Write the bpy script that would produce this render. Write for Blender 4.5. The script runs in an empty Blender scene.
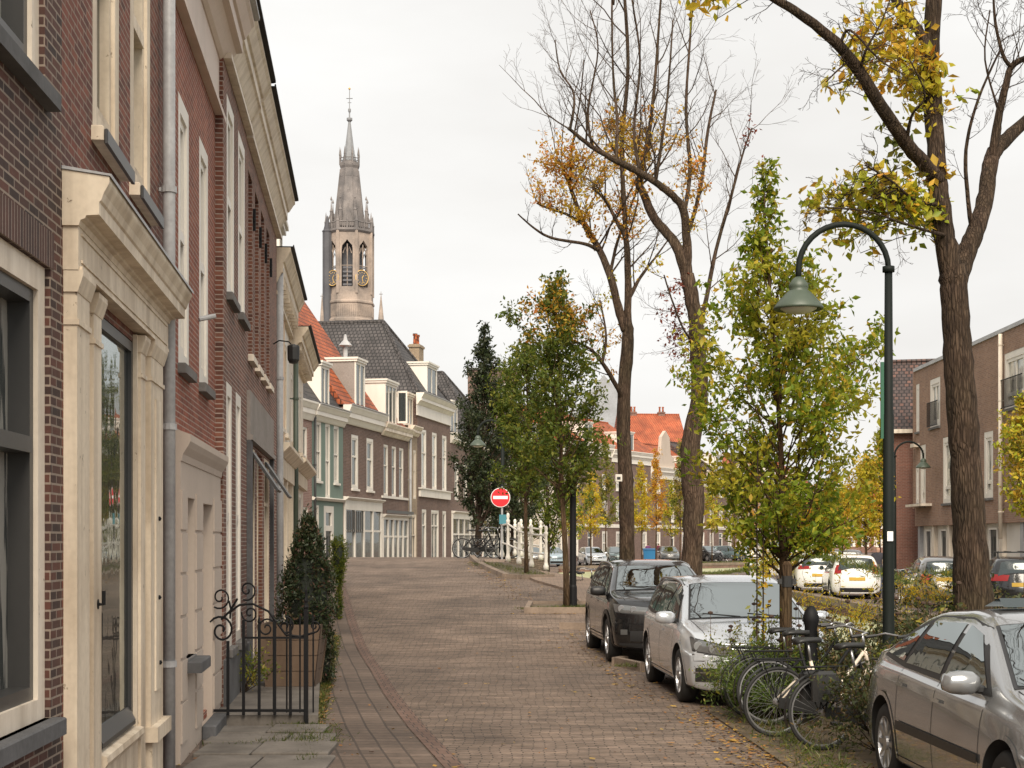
import bpy, bmesh, math, random
import numpy as np
from mathutils import Vector, Matrix
from mathutils.bvhtree import BVHTree
R = math.radians
SC = bpy.context.scene
# ---------------------------------------------------------------- camera
CAMH = 1.93; F = 1550.0; HOR = 541.0
cam = bpy.data.cameras.new("camera"); camo = bpy.data.objects.new("camera", cam)
SC.collection.objects.link(camo); SC.camera = camo
camo.location = (0, 0, CAMH); camo.rotation_euler = (R(90), 0, 0)
cam.sensor_width = 36; cam.lens = 36*F/1024; cam.shift_y = (HOR-384)/1024
cam.clip_start = 0.1; cam.clip_end = 6000
# ---------------------------------------------------------------- light
SC.view_settings.view_transform = 'Standard'; SC.view_settings.look = 'None'
SC.view_settings.exposure = 0.60; SC.view_settings.gamma = 1
SUN_EL, SUN_AZ = 42, 178       # azimuth measured from +Y towards +X
W = bpy.data.worlds.new("World"); SC.world = W; W.use_nodes = True
nt = W.node_tree; nt.nodes.clear()
wo = nt.nodes.new('ShaderNodeOutputWorld')
sky = nt.nodes.new('ShaderNodeTexSky'); sky.sky_type = 'NISHITA'; sky.sun_disc = False
sky.sun_elevation = R(SUN_EL); sky.sun_rotation = R(SUN_AZ); sky.dust_density = 6; sky.air_density = 1.4
b1 = nt.nodes.new('ShaderNodeBackground'); b1.inputs[1].default_value = 0.05
hs = nt.nodes.new('ShaderNodeHueSaturation'); hs.inputs['Saturation'].default_value = 0.25
nt.links.new(sky.outputs[0], hs.inputs['Color']); nt.links.new(hs.outputs[0], b1.inputs[0])
tc = nt.nodes.new('ShaderNodeTexCoord'); mp = nt.nodes.new('ShaderNodeMapping')
mp.inputs['Scale'].default_value = (1, 1, 3.2)
nz = nt.nodes.new('ShaderNodeTexNoise'); nz.inputs['Scale'].default_value = 3.0; nz.inputs['Detail'].default_value = 5
cr = nt.nodes.new('ShaderNodeValToRGB')
cr.color_ramp.elements[0].position = .3; cr.color_ramp.elements[0].color = (.62, .608, .588, 1)
cr.color_ramp.elements[1].position = .72; cr.color_ramp.elements[1].color = (.74, .735, .72, 1)
nt.links.new(tc.outputs['Generated'], mp.inputs[0]); nt.links.new(mp.outputs[0], nz.inputs[0]); nt.links.new(nz.outputs[0], cr.inputs[0])
b2 = nt.nodes.new('ShaderNodeBackground'); b2.inputs[1].default_value = 0.98
nt.links.new(cr.outputs[0], b2.inputs[0])
mx = nt.nodes.new('ShaderNodeMixShader'); mx.inputs[0].default_value = 0.93
nt.links.new(b1.outputs[0], mx.inputs[1]); nt.links.new(b2.outputs[0], mx.inputs[2]); nt.links.new(mx.outputs[0], wo.inputs[0])
sl = bpy.data.lights.new("sun", 'SUN'); sl.energy = 3.7; sl.angle = R(40); sl.color = (1, .89, .74)
so = bpy.data.objects.new("sun", sl); SC.collection.objects.link(so)
_d = Vector((math.sin(R(SUN_AZ))*math.cos(R(SUN_EL)), math.cos(R(SUN_AZ))*math.cos(R(SUN_EL)), math.sin(R(SUN_EL))))
so.rotation_euler = _d.to_track_quat('Z', 'Y').to_euler(); so.location = (0, -20, 60)
SC.cycles.max_bounces = 6; SC.cycles.transparent_max_bounces = 12
SC.cycles.use_adaptive_sampling = True
# ---------------------------------------------------------------- helpers
COL = SC.collection
def P(px, py, Y): return Vector(((px-512)/F*Y, Y, CAMH-(py-HOR)/F*Y))
def X_at(px, Y): return (px-512)/F*Y
class MB:
    def __init__(s): s.v = []; s.f = []; s.m = []; s.cm = 0; s.sm = []; s.csm = False
    def add(s, vs, fs):
        o = len(s.v); s.v += [tuple(p) for p in vs]
        for f in fs: s.f.append(tuple(i+o for i in f)); s.m.append(s.cm); s.sm.append(s.csm)
        return s
    def quad(s, a, b, c, d): return s.add([a, b, c, d], [(0, 1, 2, 3)])
    def box(s, x0, x1, y0, y1, z0, z1):
        return s.add([(x0,y0,z0),(x1,y0,z0),(x1,y1,z0),(x0,y1,z0),(x0,y0,z1),(x1,y0,z1),(x1,y1,z1),(x0,y1,z1)],
            [(0,3,2,1),(4,5,6,7),(0,1,5,4),(1,2,6,5),(2,3,7,6),(3,0,4,7)])
    def cbox(s, x0, x1, y0, y1, z0, z1, c=.01):   # box with chamfered vertical/top edges
        vs = []
        for (z, i) in ((z0, 0), (z1-c, 0), (z1, c)):
            a, b, p, q = x0+i, x1-i, y0+i, y1-i
            e = c
            vs += [(a+e,p,z),(b-e,p,z),(b,p+e,z),(b,q-e,z),(b-e,q,z),(a+e,q,z),(a,q-e,z),(a,p+e,z)]
        fs = [tuple(range(7,-1,-1)), tuple(range(16,24))]
        for l in (0, 8):
            for k in range(8): fs.append((l+k, l+(k+1)%8, l+8+(k+1)%8, l+8+k))
        return s.add(vs, fs)
    def extr(s, prof, x0, x1, closed=True):       # profile of (y,z) extruded along x
        n = len(prof); vs = [(x0, y, z) for y, z in prof]+[(x1, y, z) for y, z in prof]
        fs = [(i, (i+1)%n, n+(i+1)%n, n+i) for i in range(n if closed else n-1)]
        if closed: fs += [tuple(range(n-1,-1,-1)), tuple(range(n, 2*n))]
        return s.add(vs, fs)
    def tube(s, pts, rad, k=6, caps=True):
        pts = [Vector(p) for p in pts]; n = len(pts)
        if not hasattr(rad, '__len__'): rad = [rad]*n
        t = (pts[1]-pts[0]).normalized()
        a = Vector((1,0,0)) if abs(t.x) < .8 else Vector((0,0,1))
        u = t.cross(a).normalized(); vs = []
        for i in range(n):
            t = (pts[min(i+1,n-1)]-pts[max(i-1,0)])
            if t.length < 1e-9: t = Vector((0,0,1))
            t.normalize(); u = (u-t*u.dot(t))
            if u.length < 1e-6: u = t.cross(Vector((.3,.5,.8)))
            u.normalize(); w = t.cross(u)
            for j in range(k):
                an = 2*math.pi*j/k
                vs.append(pts[i]+(u*math.cos(an)+w*math.sin(an))*rad[i])
        fs = [(i*k+j, i*k+(j+1)%k, (i+1)*k+(j+1)%k, (i+1)*k+j) for i in range(n-1) for j in range(k)]
        if caps: fs += [tuple(range(k-1,-1,-1)), tuple(range((n-1)*k, n*k))]
        return s.add(vs, fs)
    def lathe(s, prof, k=16, c=(0,0,0), axis='z', ang=0, caps=True):   # prof of (r, h)
        vs = []; n = len(prof)
        for r, h in prof:
            for j in range(k):
                a = 2*math.pi*(j+.5)/k+ang; x, y = r*math.cos(a), r*math.sin(a)
                p = (x, y, h) if axis == 'z' else ((x, h, y) if axis == 'y' else (h, x, y))
                vs.append((p[0]+c[0], p[1]+c[1], p[2]+c[2]))
        fs = [(i*k+j, i*k+(j+1)%k, (i+1)*k+(j+1)%k, (i+1)*k+j) for i in range(n-1) for j in range(k)]
        if caps: fs += [tuple(range(k-1,-1,-1)), tuple(range((n-1)*k, n*k))]
        return s.add(vs, fs)
    def build(s, name, mats, parent=None, smooth=False, loc=None, rotz=0, uv=True, fix=True):
        if not isinstance(mats, (list, tuple)): mats = [mats]
        me = bpy.data.meshes.new(name); me.from_pydata(s.v, [], s.f)
        for m in mats: me.materials.append(m)
        me.polygons.foreach_set('material_index', s.m)
        if fix:
            bm = bmesh.new(); bm.from_mesh(me); bmesh.ops.recalc_face_normals(bm, faces=bm.faces); bm.to_mesh(me); bm.free()
        me.polygons.foreach_set('use_smooth', [smooth]*len(me.polygons) if smooth else s.sm)
        if uv: auto_uv(me)
        o = bpy.data.objects.new(name, me); COL.objects.link(o)
        if parent: o.parent = parent
        if loc is not None: o.location = loc
        if rotz: o.rotation_euler.z = rotz
        return o
def auto_uv(me):
    ul = me.uv_layers.new(name="uv"); n = len(me.loops)
    uv = np.zeros((n, 2)); co = np.zeros(len(me.vertices)*3); me.vertices.foreach_get('co', co); co = co.reshape(-1, 3)
    for p in me.polygons:
        nn = p.normal
        if abs(nn.z) > .97: u = np.array((1.,0,0)); v = np.array((0,1.,0))
        else:
            u = np.array((-nn.y, nn.x, 0.)); u /= np.linalg.norm(u); v = np.cross(np.array(nn), u)
            if v[2] < 0: v = -v
        for li in p.loop_indices:
            c = co[me.loops[li].vertex_index]; uv[li] = (c@u, c@v)
    ul.data.foreach_set('uv', uv.ravel())
def empty(name, loc, rotz=0):
    o = bpy.data.objects.new(name, None); COL.objects.link(o); o.location = loc; o.rotation_euler = (0, 0, rotz)
    o.empty_display_size = .2; return o
def tag(o, label=None, cat=None, group=None, kind=None):
    if label: o['label'] = label
    if cat: o['category'] = cat
    if group: o['group'] = group
    if kind: o['kind'] = kind
    return o
def children(o): return [c for c in ALLCH.get(o.name, [])] if False else [c for c in o.children]
def copy_tree(o, parent=None):
    c = o.copy(); COL.objects.link(c)
    if parent: c.parent = parent
    for ch in list(o.children): copy_tree(ch, c)
    return c
# ---------------------------------------------------------------- materials
def mat(name, base=(.5,.5,.5), rough=.7, metal=0, spec=.5):
    m = bpy.data.materials.new(name); m.use_nodes = True
    b = m.node_tree.nodes['Principled BSDF']
    b.inputs['Base Color'].default_value = (*base, 1); b.inputs['Roughness'].default_value = rough
    b.inputs['Metallic'].default_value = metal; b.inputs['Specular IOR Level'].default_value = spec
    return m
def N(m, t, **kw):
    n = m.node_tree.nodes.new(t)
    for k, v in kw.items():
        if k in n.inputs: n.inputs[k].default_value = v
        else: setattr(n, k, v)
    return n
def L(m, a, b): m.node_tree.links.new(a, b)
def bsdf(m): return m.node_tree.nodes['Principled BSDF']
def ramp(m, fac, stops):
    r = N(m, 'ShaderNodeValToRGB'); el = r.color_ramp.elements
    while len(el) < len(stops): el.new(.5)
    for e, (p, c) in zip(el, stops): e.position = p; e.color = (*c, 1) if len(c) == 3 else c
    L(m, fac, r.inputs[0]); return r.outputs[0]
def mixc(m, fac, a, b, mode='MIX'):
    n = N(m, 'ShaderNodeMix', data_type='RGBA', blend_type=mode)
    if hasattr(fac, 'is_linked'): L(m, fac, n.inputs[0])
    else: n.inputs[0].default_value = fac
    for i, c in ((6, a), (7, b)):
        if hasattr(c, 'is_linked'): L(m, c, n.inputs[i])
        else: n.inputs[i].default_value = (*c, 1)
    return n.outputs[2]
def noise(m, scale, detail=4, coord='Object', vec=None, rough=.55, sc3=None):
    n = N(m, 'ShaderNodeTexNoise'); n.inputs['Scale'].default_value = scale; n.inputs['Detail'].default_value = detail; n.inputs['Roughness'].default_value = rough
    if vec is None:
        t = N(m, 'ShaderNodeTexCoord'); vec = t.outputs[coord]
    if sc3:
        mp = N(m, 'ShaderNodeMapping'); mp.inputs['Scale'].default_value = sc3; L(m, vec, mp.inputs[0]); vec = mp.outputs[0]
    L(m, vec, n.inputs['Vector']); return n.outputs[0]
def bump(m, h, strength=.3, dist=.01):
    b = N(m, 'ShaderNodeBump'); b.inputs['Strength'].default_value = strength; b.inputs['Distance'].default_value = dist
    L(m, h, b.inputs['Height']); L(m, b.outputs[0], bsdf(m).inputs['Normal'])
def brick_mat(name, c1, c2, mortar, bw=.21, rh=.065, ms=.008, c3=None, dirt=.5, rough=.85, offset=.5, distort=0, bs=.6):
    m = mat(name, c1, rough); t = N(m, 'ShaderNodeTexCoord'); vec = t.outputs['UV']
    if distort:
        nn = N(m, 'ShaderNodeTexNoise'); nn.inputs['Scale'].default_value = 1.3; nn.inputs['Detail'].default_value = 3; L(m, vec, nn.inputs['Vector'])
        vm = N(m, 'ShaderNodeVectorMath', operation='MULTIPLY_ADD'); L(m, nn.outputs['Color'], vm.inputs[0])
        vm.inputs[1].default_value = (distort,)*3; L(m, vec, vm.inputs[2]); vec = vm.outputs[0]
    b = N(m, 'ShaderNodeTexBrick'); b.offset = offset
    L(m, vec, b.inputs['Vector']); b.inputs['Color1'].default_value = (*c1,1); b.inputs['Color2'].default_value = (*c2,1)
    b.inputs['Mortar'].default_value = (*mortar,1); b.inputs['Scale'].default_value = 1; b.inputs['Brick Width'].default_value = bw
    b.inputs['Row Height'].default_value = rh; b.inputs['Mortar Size'].default_value = ms; b.inputs['Mortar Smooth'].default_value = .15
    col = b.outputs['Color']
    if c3:
        b2 = N(m, 'ShaderNodeTexBrick'); b2.offset = offset
        L(m, vec, b2.inputs['Vector']); b2.inputs['Color1'].default_value = (0,0,0,1); b2.inputs['Color2'].default_value = (1,1,1,1); b2.inputs['Mortar'].default_value = (0,0,0,1)
        b2.inputs['Scale'].default_value = 1; b2.inputs['Brick Width'].default_value = bw; b2.inputs['Row Height'].default_value = rh; b2.inputs['Mortar Size'].default_value = ms
        b2.inputs['Bias'].default_value = -.45; b2.offset_frequency = 2
        mp = N(m, 'ShaderNodeMapping'); mp.inputs['Location'].default_value = (bw*37, rh*22, 0); L(m, vec, mp.inputs[0]); L(m, mp.outputs[0], b2.inputs['Vector'])
        col = mixc(m, b2.outputs['Color'], col, c3)
    n1 = noise(m, .55, 5, vec=t.outputs['UV']); n2 = noise(m, 14, 3, vec=t.outputs['UV'])
    n3 = noise(m, 2.2, 4, vec=t.outputs['UV'], sc3=(1,.25,1))
    col = mixc(m, dirt, col, ramp(m, n1, [(.3,(.5,.47,.45)),(.62,(1.15,1.12,1.1))]), 'MULTIPLY')
    col = mixc(m, dirt*.7, col, ramp(m, n2, [(.3,(.6,.6,.6)),(.7,(1.25,1.2,1.2))]), 'MULTIPLY')
    col = mixc(m, dirt*.5, col, ramp(m, n3, [(.35,(.6,.58,.56)),(.6,(1.1,1.1,1.1))]), 'MULTIPLY')
    L(m, col, bsdf(m).inputs['Base Color'])
    mm = N(m, 'ShaderNodeMath', operation='MULTIPLY_ADD'); L(m, b.outputs['Fac'], mm.inputs[0]); mm.inputs[1].default_value = -1; L(m, n2, mm.inputs[2])
    bump(m, mm.outputs[0], bs, .008)
    return m
def paint_mat(name, c, rough=.5, wear=.35, dirtc=(.25,.2,.15), scale=1.5):
    m = mat(name, c, rough); n1 = noise(m, scale, 6, sc3=(1,1,.35)); n2 = noise(m, 22, 4)
    col = mixc(m, wear, c, ramp(m, n1, [(.3,dirtc),(.55,tuple(min(1,x*1.06) for x in c))]))
    col = mixc(m, wear*.5, col, ramp(m, n2, [(.3,(.72,.7,.68)),(.6,(1.05,1.05,1.05))]), 'MULTIPLY')
    if wear > .3:
        n3 = noise(m, 11, 5, sc3=(1,1,.7), rough=.7); n4 = noise(m, 7, 4, sc3=(1,1,.06))
        col = mixc(m, ramp(m, n3, [(.66,(0,0,0)),(.70,(1,1,1))]), col, tuple(x*.6 for x in dirtc))
        col = mixc(m, .45, col, ramp(m, n4, [(.35,(.62,.56,.5)),(.6,(1.08,1.08,1.08))]), 'MULTIPLY')
    L(m, col, bsdf(m).inputs['Base Color']); bump(m, n2, .12, .004); return m
def stone_mat(name, c, c2, scale=3, rough=.85, bs=.3):
    m = mat(name, c, rough); n1 = noise(m, scale, 7); n2 = noise(m, scale*12, 3)
    col = ramp(m, n1, [(.32,c2),(.66,c)]); col = mixc(m, .35, col, ramp(m, n2, [(.3,(.6,.6,.6)),(.7,(1.2,1.2,1.2))]), 'MULTIPLY')
    L(m, col, bsdf(m).inputs['Base Color']); bump(m, n2, bs, .006); return m
def tile_mat(name, c1, c2, c3, tw=.22, th=.27):
    m = brick_mat(name, c1, c2, tuple(x*.18 for x in c1), tw, th, .03, c3=c3, dirt=.8, rough=.7, offset=.5, bs=1)
    return m
def glass_mat(name, tint=(.03,.035,.035), refl=.3, light=None, gl=.62):
    m = mat(name, tint, .25); nt = m.node_tree
    g = N(m, 'ShaderNodeBsdfGlossy'); g.inputs['Roughness'].default_value = .02; g.inputs['Color'].default_value = (gl*.93,gl,gl*.99,1)
    fr = N(m, 'ShaderNodeFresnel'); fr.inputs[0].default_value = 1.55
    mr = N(m, 'ShaderNodeMapRange'); mr.inputs['To Min'].default_value = refl; mr.inputs['To Max'].default_value = 1; L(m, fr.outputs[0], mr.inputs['Value'])
    mx = N(m, 'ShaderNodeMixShader'); L(m, mr.outputs[0], mx.inputs[0]); L(m, bsdf(m).outputs[0], mx.inputs[1]); L(m, g.outputs[0], mx.inputs[2])
    nn = noise(m, 2.5, 2); b = N(m, 'ShaderNodeBump'); b.inputs['Strength'].default_value = .04; b.inputs['Distance'].default_value = .05; L(m, nn, b.inputs['Height']); L(m, b.outputs[0], g.inputs['Normal'])
    if light:
        n1 = noise(m, 3, 3, sc3=(4,4,.4)); L(m, ramp(m, n1, [(.42,tint),(.5,light)]), bsdf(m).inputs['Base Color'])
    L(m, mx.outputs[0], nt.nodes['Material Output'].inputs[0]); return m
def leaf_mat(name, stops, patch=None, transl=.35, nscale=.8):
    m = mat(name, (.1,.15,.03), .5, spec=.35); nt = m.node_tree
    g = N(m, 'ShaderNodeNewGeometry'); col = ramp(m, g.outputs['Random Per Island'], stops)
    if patch:
        n1 = noise(m, nscale, 3); r = ramp(m, n1, [(.5,(0,0,0)),(.68,(1,1,1))]); col = mixc(m, r, col, patch)
    n2 = noise(m, 1.6, 2); col = mixc(m, .6, col, ramp(m, n2, [(.3,(.55,.6,.55)),(.7,(1.3,1.25,1.2))]), 'MULTIPLY')
    L(m, col, bsdf(m).inputs['Base Color'])
    t = N(m, 'ShaderNodeBsdfTranslucent'); L(m, col, t.inputs[0]); mx = N(m, 'ShaderNodeMixShader'); mx.inputs[0].default_value = transl
    L(m, bsdf(m).outputs[0], mx.inputs[1]); L(m, t.outputs[0], mx.inputs[2]); L(m, mx.outputs[0], nt.nodes['Material Output'].inputs[0])
    return m
def bark_mat(name, c, c2, scale=6):
    m = mat(name, c, .95, spec=.2); n1 = noise(m, scale, 6, sc3=(1,1,.18), rough=.65); n2 = noise(m, 1.2, 4)
    v = N(m, 'ShaderNodeTexVoronoi'); v.feature = 'DISTANCE_TO_EDGE'; v.inputs['Scale'].default_value = scale*2.2
    t = N(m, 'ShaderNodeTexCoord'); mp = N(m, 'ShaderNodeMapping'); mp.inputs['Scale'].default_value = (1,1,.16); L(m, t.outputs['Object'], mp.inputs[0]); L(m, mp.outputs[0], v.inputs['Vector'])
    col = ramp(m, n1, [(.35,c2),(.65,c)]); col = mixc(m, .8, col, ramp(m, v.outputs[0], [(0,(.5,.47,.44)),(.25,(1.1,1.1,1.1))]), 'MULTIPLY')
    col = mixc(m, .5, col, ramp(m, n2, [(.35,(.62,.72,.5)),(.6,(1.2,1.12,1.05))]), 'MULTIPLY')
    L(m, col, bsdf(m).inputs['Base Color'])
    a = N(m, 'ShaderNodeMath', operation='ADD'); L(m, n1, a.inputs[0]); L(m, ramp(m, v.outputs[0], [(0,(0,0,0)),(.2,(1,1,1))]), a.inputs[1])
    bump(m, a.outputs[0], .9, .012); return m
M = {}
M['brick_dark'] = brick_mat('brick_dark', (.08,.036,.028), (.035,.021,.019), (.27,.22,.18), c3=(.16,.055,.035), ms=.0065, bw=.185, rh=.052)
M['brick_red'] = brick_mat('brick_red', (.18,.047,.028), (.08,.027,.02), (.27,.21,.17), c3=(.25,.085,.05), bw=.185, rh=.052, ms=.006)
M['brick_bright'] = brick_mat('brick_bright', (.27,.062,.03), (.17,.04,.022), (.36,.27,.22), c3=(.34,.12,.07), bw=.185, rh=.052, ms=.006)
M['brick_mid'] = brick_mat('brick_mid', (.18,.062,.038), (.085,.034,.024), (.34,.28,.24), c3=(.26,.12,.08), bw=.185, rh=.052, ms=.0065)
M['brick_pink'] = brick_mat('brick_pink', (.30,.17,.14), (.22,.12,.1), (.36,.3,.27), dirt=.35)
M['brick_brown'] = brick_mat('brick_brown', (.15,.082,.06), (.095,.053,.04), (.24,.2,.18), c3=(.2,.12,.09), dirt=.4)
M['brick_ochre'] = brick_mat('brick_ochre', (.33,.25,.16), (.25,.18,.11), (.4,.34,.28), dirt=.35)
M['brick_modern'] = brick_mat('brick_modern', (.30,.175,.11), (.22,.125,.08), (.3,.23,.19), c3=(.34,.22,.16), dirt=.35)
M['cream'] = paint_mat('cream_paint', (.66,.57,.45), .6, .6, (.36,.27,.18), 2.6)
M['cream2'] = paint_mat('cream_render', (.47,.395,.335), .8, .28, (.33,.27,.22), 1.0)
M['offwhite'] = paint_mat('offwhite_paint', (.7,.62,.52), .5, .4, (.33,.27,.2), 2)
M['white'] = paint_mat('white_paint', (.68,.64,.58), .45, .25, (.42,.38,.33))
M['pinkcream'] = paint_mat('pinkcream_paint', (.57,.47,.41), .55, .3)
M['peach'] = paint_mat('peach_render', (.66,.48,.33), .8, .2)
M['greenpaint'] = paint_mat('green_render', (.15,.205,.175), .75, .3, (.1,.14,.115))
M['greystone'] = stone_mat('grey_stone', (.16,.15,.145), (.09,.085,.08))
M['bluestone'] = stone_mat('blue_stone', (.115,.115,.12), (.06,.06,.062), 2)
M['slabstone'] = stone_mat('slab_stone', (.17,.15,.13), (.09,.078,.066), 2.5)
M['greyplaster'] = stone_mat('grey_plaster', (.27,.24,.22), (.2,.175,.155), 1.2, bs=.15)
M['darkpaint'] = paint_mat('dark_paint', (.035,.035,.035), .4, .3, (.07,.065,.06))
M['zinc'] = stone_mat('zinc', (.42,.425,.43), (.3,.3,.31), 2, rough=.5, bs=.1)
M['castiron'] = mat('cast_iron', (.006,.006,.007), .65, spec=.25)
M['lampgreen'] = paint_mat('lamp_green', (.06,.08,.058), .45, .25, (.05,.06,.05))
M['polegreen'] = paint_mat('pole_green', (.009,.012,.011), .6, .2, (.03,.035,.03))
bsdf(M['polegreen']).inputs['Specular IOR Level'].default_value = .15
M['glass'] = glass_mat('window_glass', refl=.10, gl=.42)
M['glass_curtain'] = glass_mat('window_glass_curtain', refl=.1, light=(.42,.4,.36))
M['shopglass'] = glass_mat('shop_glass', (.02,.022,.022), refl=.38)
M['farglass'] = glass_mat('far_glass', (.05,.052,.055), refl=.1)
M['tile_dark'] = tile_mat('tile_dark', (.075,.07,.07), (.05,.047,.048), (.11,.10,.098))
M['tile_orange'] = tile_mat('tile_orange', (.55,.14,.04), (.42,.095,.03), (.26,.08,.04))
M['tile_brown'] = tile_mat('tile_brown', (.085,.06,.055), (.055,.04,.038), (.2,.09,.06))
M['orange_new'] = tile_mat('tile_new_orange', (.52,.13,.05), (.45,.105,.04), (.5,.16,.07))
M['slate'] = stone_mat('slate', (.26,.27,.285), (.2,.205,.215), .4)  # pale grey, distance haze is mixed into the colour
M['bark'] = bark_mat('bark', (.115,.08,.058), (.042,.029,.022), 14)
M['bark_dark'] = bark_mat('bark_dark', (.085,.059,.043), (.028,.019,.015), 15)
M['bark_young'] = bark_mat('bark_young', (.125,.08,.048), (.05,.034,.022), 10)
M['wood'] = paint_mat('weathered_wood', (.135,.09,.06), .8, .5, (.1,.065,.04))
M['chrome'] = mat('chrome', (.5,.5,.5), .4, 1)
M['rubber'] = mat('rubber', (.015,.015,.015), .75)
M['blackplastic'] = mat('black_plastic', (.018,.018,.018), .5)
M['red'] = mat('sign_red', (.62,.02,.03), .4)
M['signwhite'] = mat('sign_white', (.8,.8,.8), .4)
# ================================================================ ground
def hz(Y):                       # height of the left-hand street: flat, up to the bridge, down again
    def ss(a): a = max(0, min(1, a)); return a*a*(3-2*a)
    if Y < 24: return 0
    if Y < 50:
        t = (Y-24)/26; return 1.38*(t*1.0 if t > .12 else t*t/.12*.5+t*.5)*min(1, 1)
    if Y < 53: return 1.38+.02
    return 1.4*(1-ss((Y-53)/28))+.0
def hz(Y):
    K = [(-50,0),(24,0),(27,.05),(31,.25),(40,.79),(47,1.2),(50,1.34),(53,1.38),(57,1.25),(66,.75),(80,.2),(90,0),(5000,0)]
    for (a, p), (b, q) in zip(K, K[1:]):
        if Y <= b: return p+(q-p)*(Y-a)/(b-a)
    return 0
def XF(Y): return -1.675-.0929*Y          # facade line of the left row
ROADM = brick_mat('road_brick', (.225,.175,.137), (.145,.112,.088), (.06,.046,.036), bw=.2, rh=.068, ms=.007, c3=(.28,.215,.175), dirt=.65, distort=.2, bs=.9)
_n = noise(ROADM, 2.4, 6, sc3=(.4,1.8,1), rough=.75)
_b = bsdf(ROADM); _src = _b.inputs['Base Color'].links[0].from_socket
_n5 = noise(ROADM, .25, 4)
_c = mixc(ROADM, .85, _src, ramp(ROADM, _n, [(.34,(.5,.48,.46)),(.5,(.97,.97,.97)),(.68,(1.5,1.46,1.42))]), 'MULTIPLY')
_c = mixc(ROADM, .5, _c, ramp(ROADM, _n5, [(.35,(.75,.72,.7)),(.65,(1.2,1.15,1.1))]), 'MULTIPLY')
L(ROADM, _c, _b.inputs['Base Color'])
_bn = [x for x in ROADM.node_tree.nodes if x.type == 'BUMP'][0]; _h = _bn.inputs['Height'].links[0].from_socket
_m = N(ROADM, 'ShaderNodeMath', operation='MULTIPLY_ADD'); L(ROADM, _n, _m.inputs[0]); _m.inputs[1].default_value = 3.5; L(ROADM, _h, _m.inputs[2]); L(ROADM, _m.outputs[0], _bn.inputs['Height'])
_bn.inputs['Distance'].default_value = .016
PAVEM = brick_mat('pavement_brick', (.145,.108,.083), (.105,.078,.06), (.065,.048,.037), bw=.21, rh=.21, ms=.012, c3=(.18,.135,.105), dirt=.7, distort=.018, offset=0, bs=.35)
GUTM = brick_mat('gutter_brick', (.15,.09,.066), (.105,.064,.048), (.04,.03,.025), bw=.09, rh=.2, ms=.006, c3=(.17,.115,.088), dirt=.5, distort=.01, offset=.3)
TANM = brick_mat('footpath_brick', (.27,.2,.145), (.22,.155,.115), (.12,.09,.07), bw=.2, rh=.1, ms=.006, c3=(.28,.21,.16), dirt=.45)
EARTH = stone_mat('earth', (.13,.095,.055), (.06,.045,.028), 5)
GRASSB = stone_mat('grass_ground', (.07,.085,.028), (.10,.08,.04), 3)
DUCK = mat('duckweed_water', (.3,.33,.16), .35)
_n = noise(DUCK, .12, 5, sc3=(1,.35,1)); L(DUCK, ramp(DUCK, _n, [(.3,(.42,.43,.25)),(.55,(.36,.38,.2)),(.75,(.2,.22,.13))]), bsdf(DUCK).inputs['Base Color'])
ASPH = brick_mat('quay_brick', (.16,.12,.105), (.12,.09,.08), (.06,.05,.04), dirt=.5)
def strip(name, rows, mat, kind='structure', zoff=0, follow=True, nx=6, skirt=None):
    """rows of (Y, X0, X1): a sheet that follows the street's rise"""
    out = []
    for (a, b) in zip(rows, rows[1:]):
        n = max(1, int(abs(b[0]-a[0])/1.0))
        for k in range(n):
            t = k/n; out.append(tuple(a[i]+(b[i]-a[i])*t for i in range(3)))
    out.append(rows[-1]); m = MB(); vs = []; fs = []
    for (Y, x0, x1) in out:
        for j in range(nx+1): vs.append((x0+(x1-x0)*j/nx, Y, (hz(Y) if follow else 0)+zoff))
    for i in range(len(out)-1):
        for j in range(nx): a = i*(nx+1)+j; fs.append((a, a+1, a+nx+2, a+nx+1))
    m.add(vs, fs)
    if skirt:
        for (p, q) in zip(out, out[1:]):
            za, zb = (hz(p[0])+zoff if follow else zoff), (hz(q[0])+zoff if follow else zoff)
            for c in (1, 2):
                m.quad((p[c],p[0],za-skirt),(q[c],q[0],zb-skirt),(q[c],q[0],zb),(p[c],p[0],za))
        for p in (out[0], out[-1]):
            z = hz(p[0])+zoff if follow else zoff
            m.quad((p[1],p[0],z-skirt),(p[2],p[0],z-skirt),(p[2],p[0],z),(p[1],p[0],z))
    o = m.build(name, mat, fix=bool(skirt)); return tag(o, kind=kind)
g = MB().quad((-3000,-200,-1.7),(3000,-200,-1.7),(3000,5000,-1.7),(-3000,5000,-1.7)).build('ground', stone_mat('mud', (.1,.09,.06),(.07,.06,.04),.1), fix=False); tag(g, kind='structure')
w = MB().quad((-60,-30,-.36),(420,-30,-.36),(420,420,-.36),(-60,420,-.36)).build('water', DUCK, fix=False); tag(w, kind='structure')
# left-hand street, from behind the camera to the bridge and on to the far side
QE = [(-25,4.7),(38,4.7),(41,2.6),(44,1.05),(47.5,-.1),(54,-.1),(56,1.2),(70,1.6),(100,3.0),(113,3.4)]
strip('road', [(y, -40, x) for y, x in QE], ROADM, nx=24, skirt=2.0)
def xe(Y):
    for (a, p), (b, q) in zip(QE, QE[1:]):
        if Y <= b: return p+(q-p)*(Y-a)/(b-a)
    return 3
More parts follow.
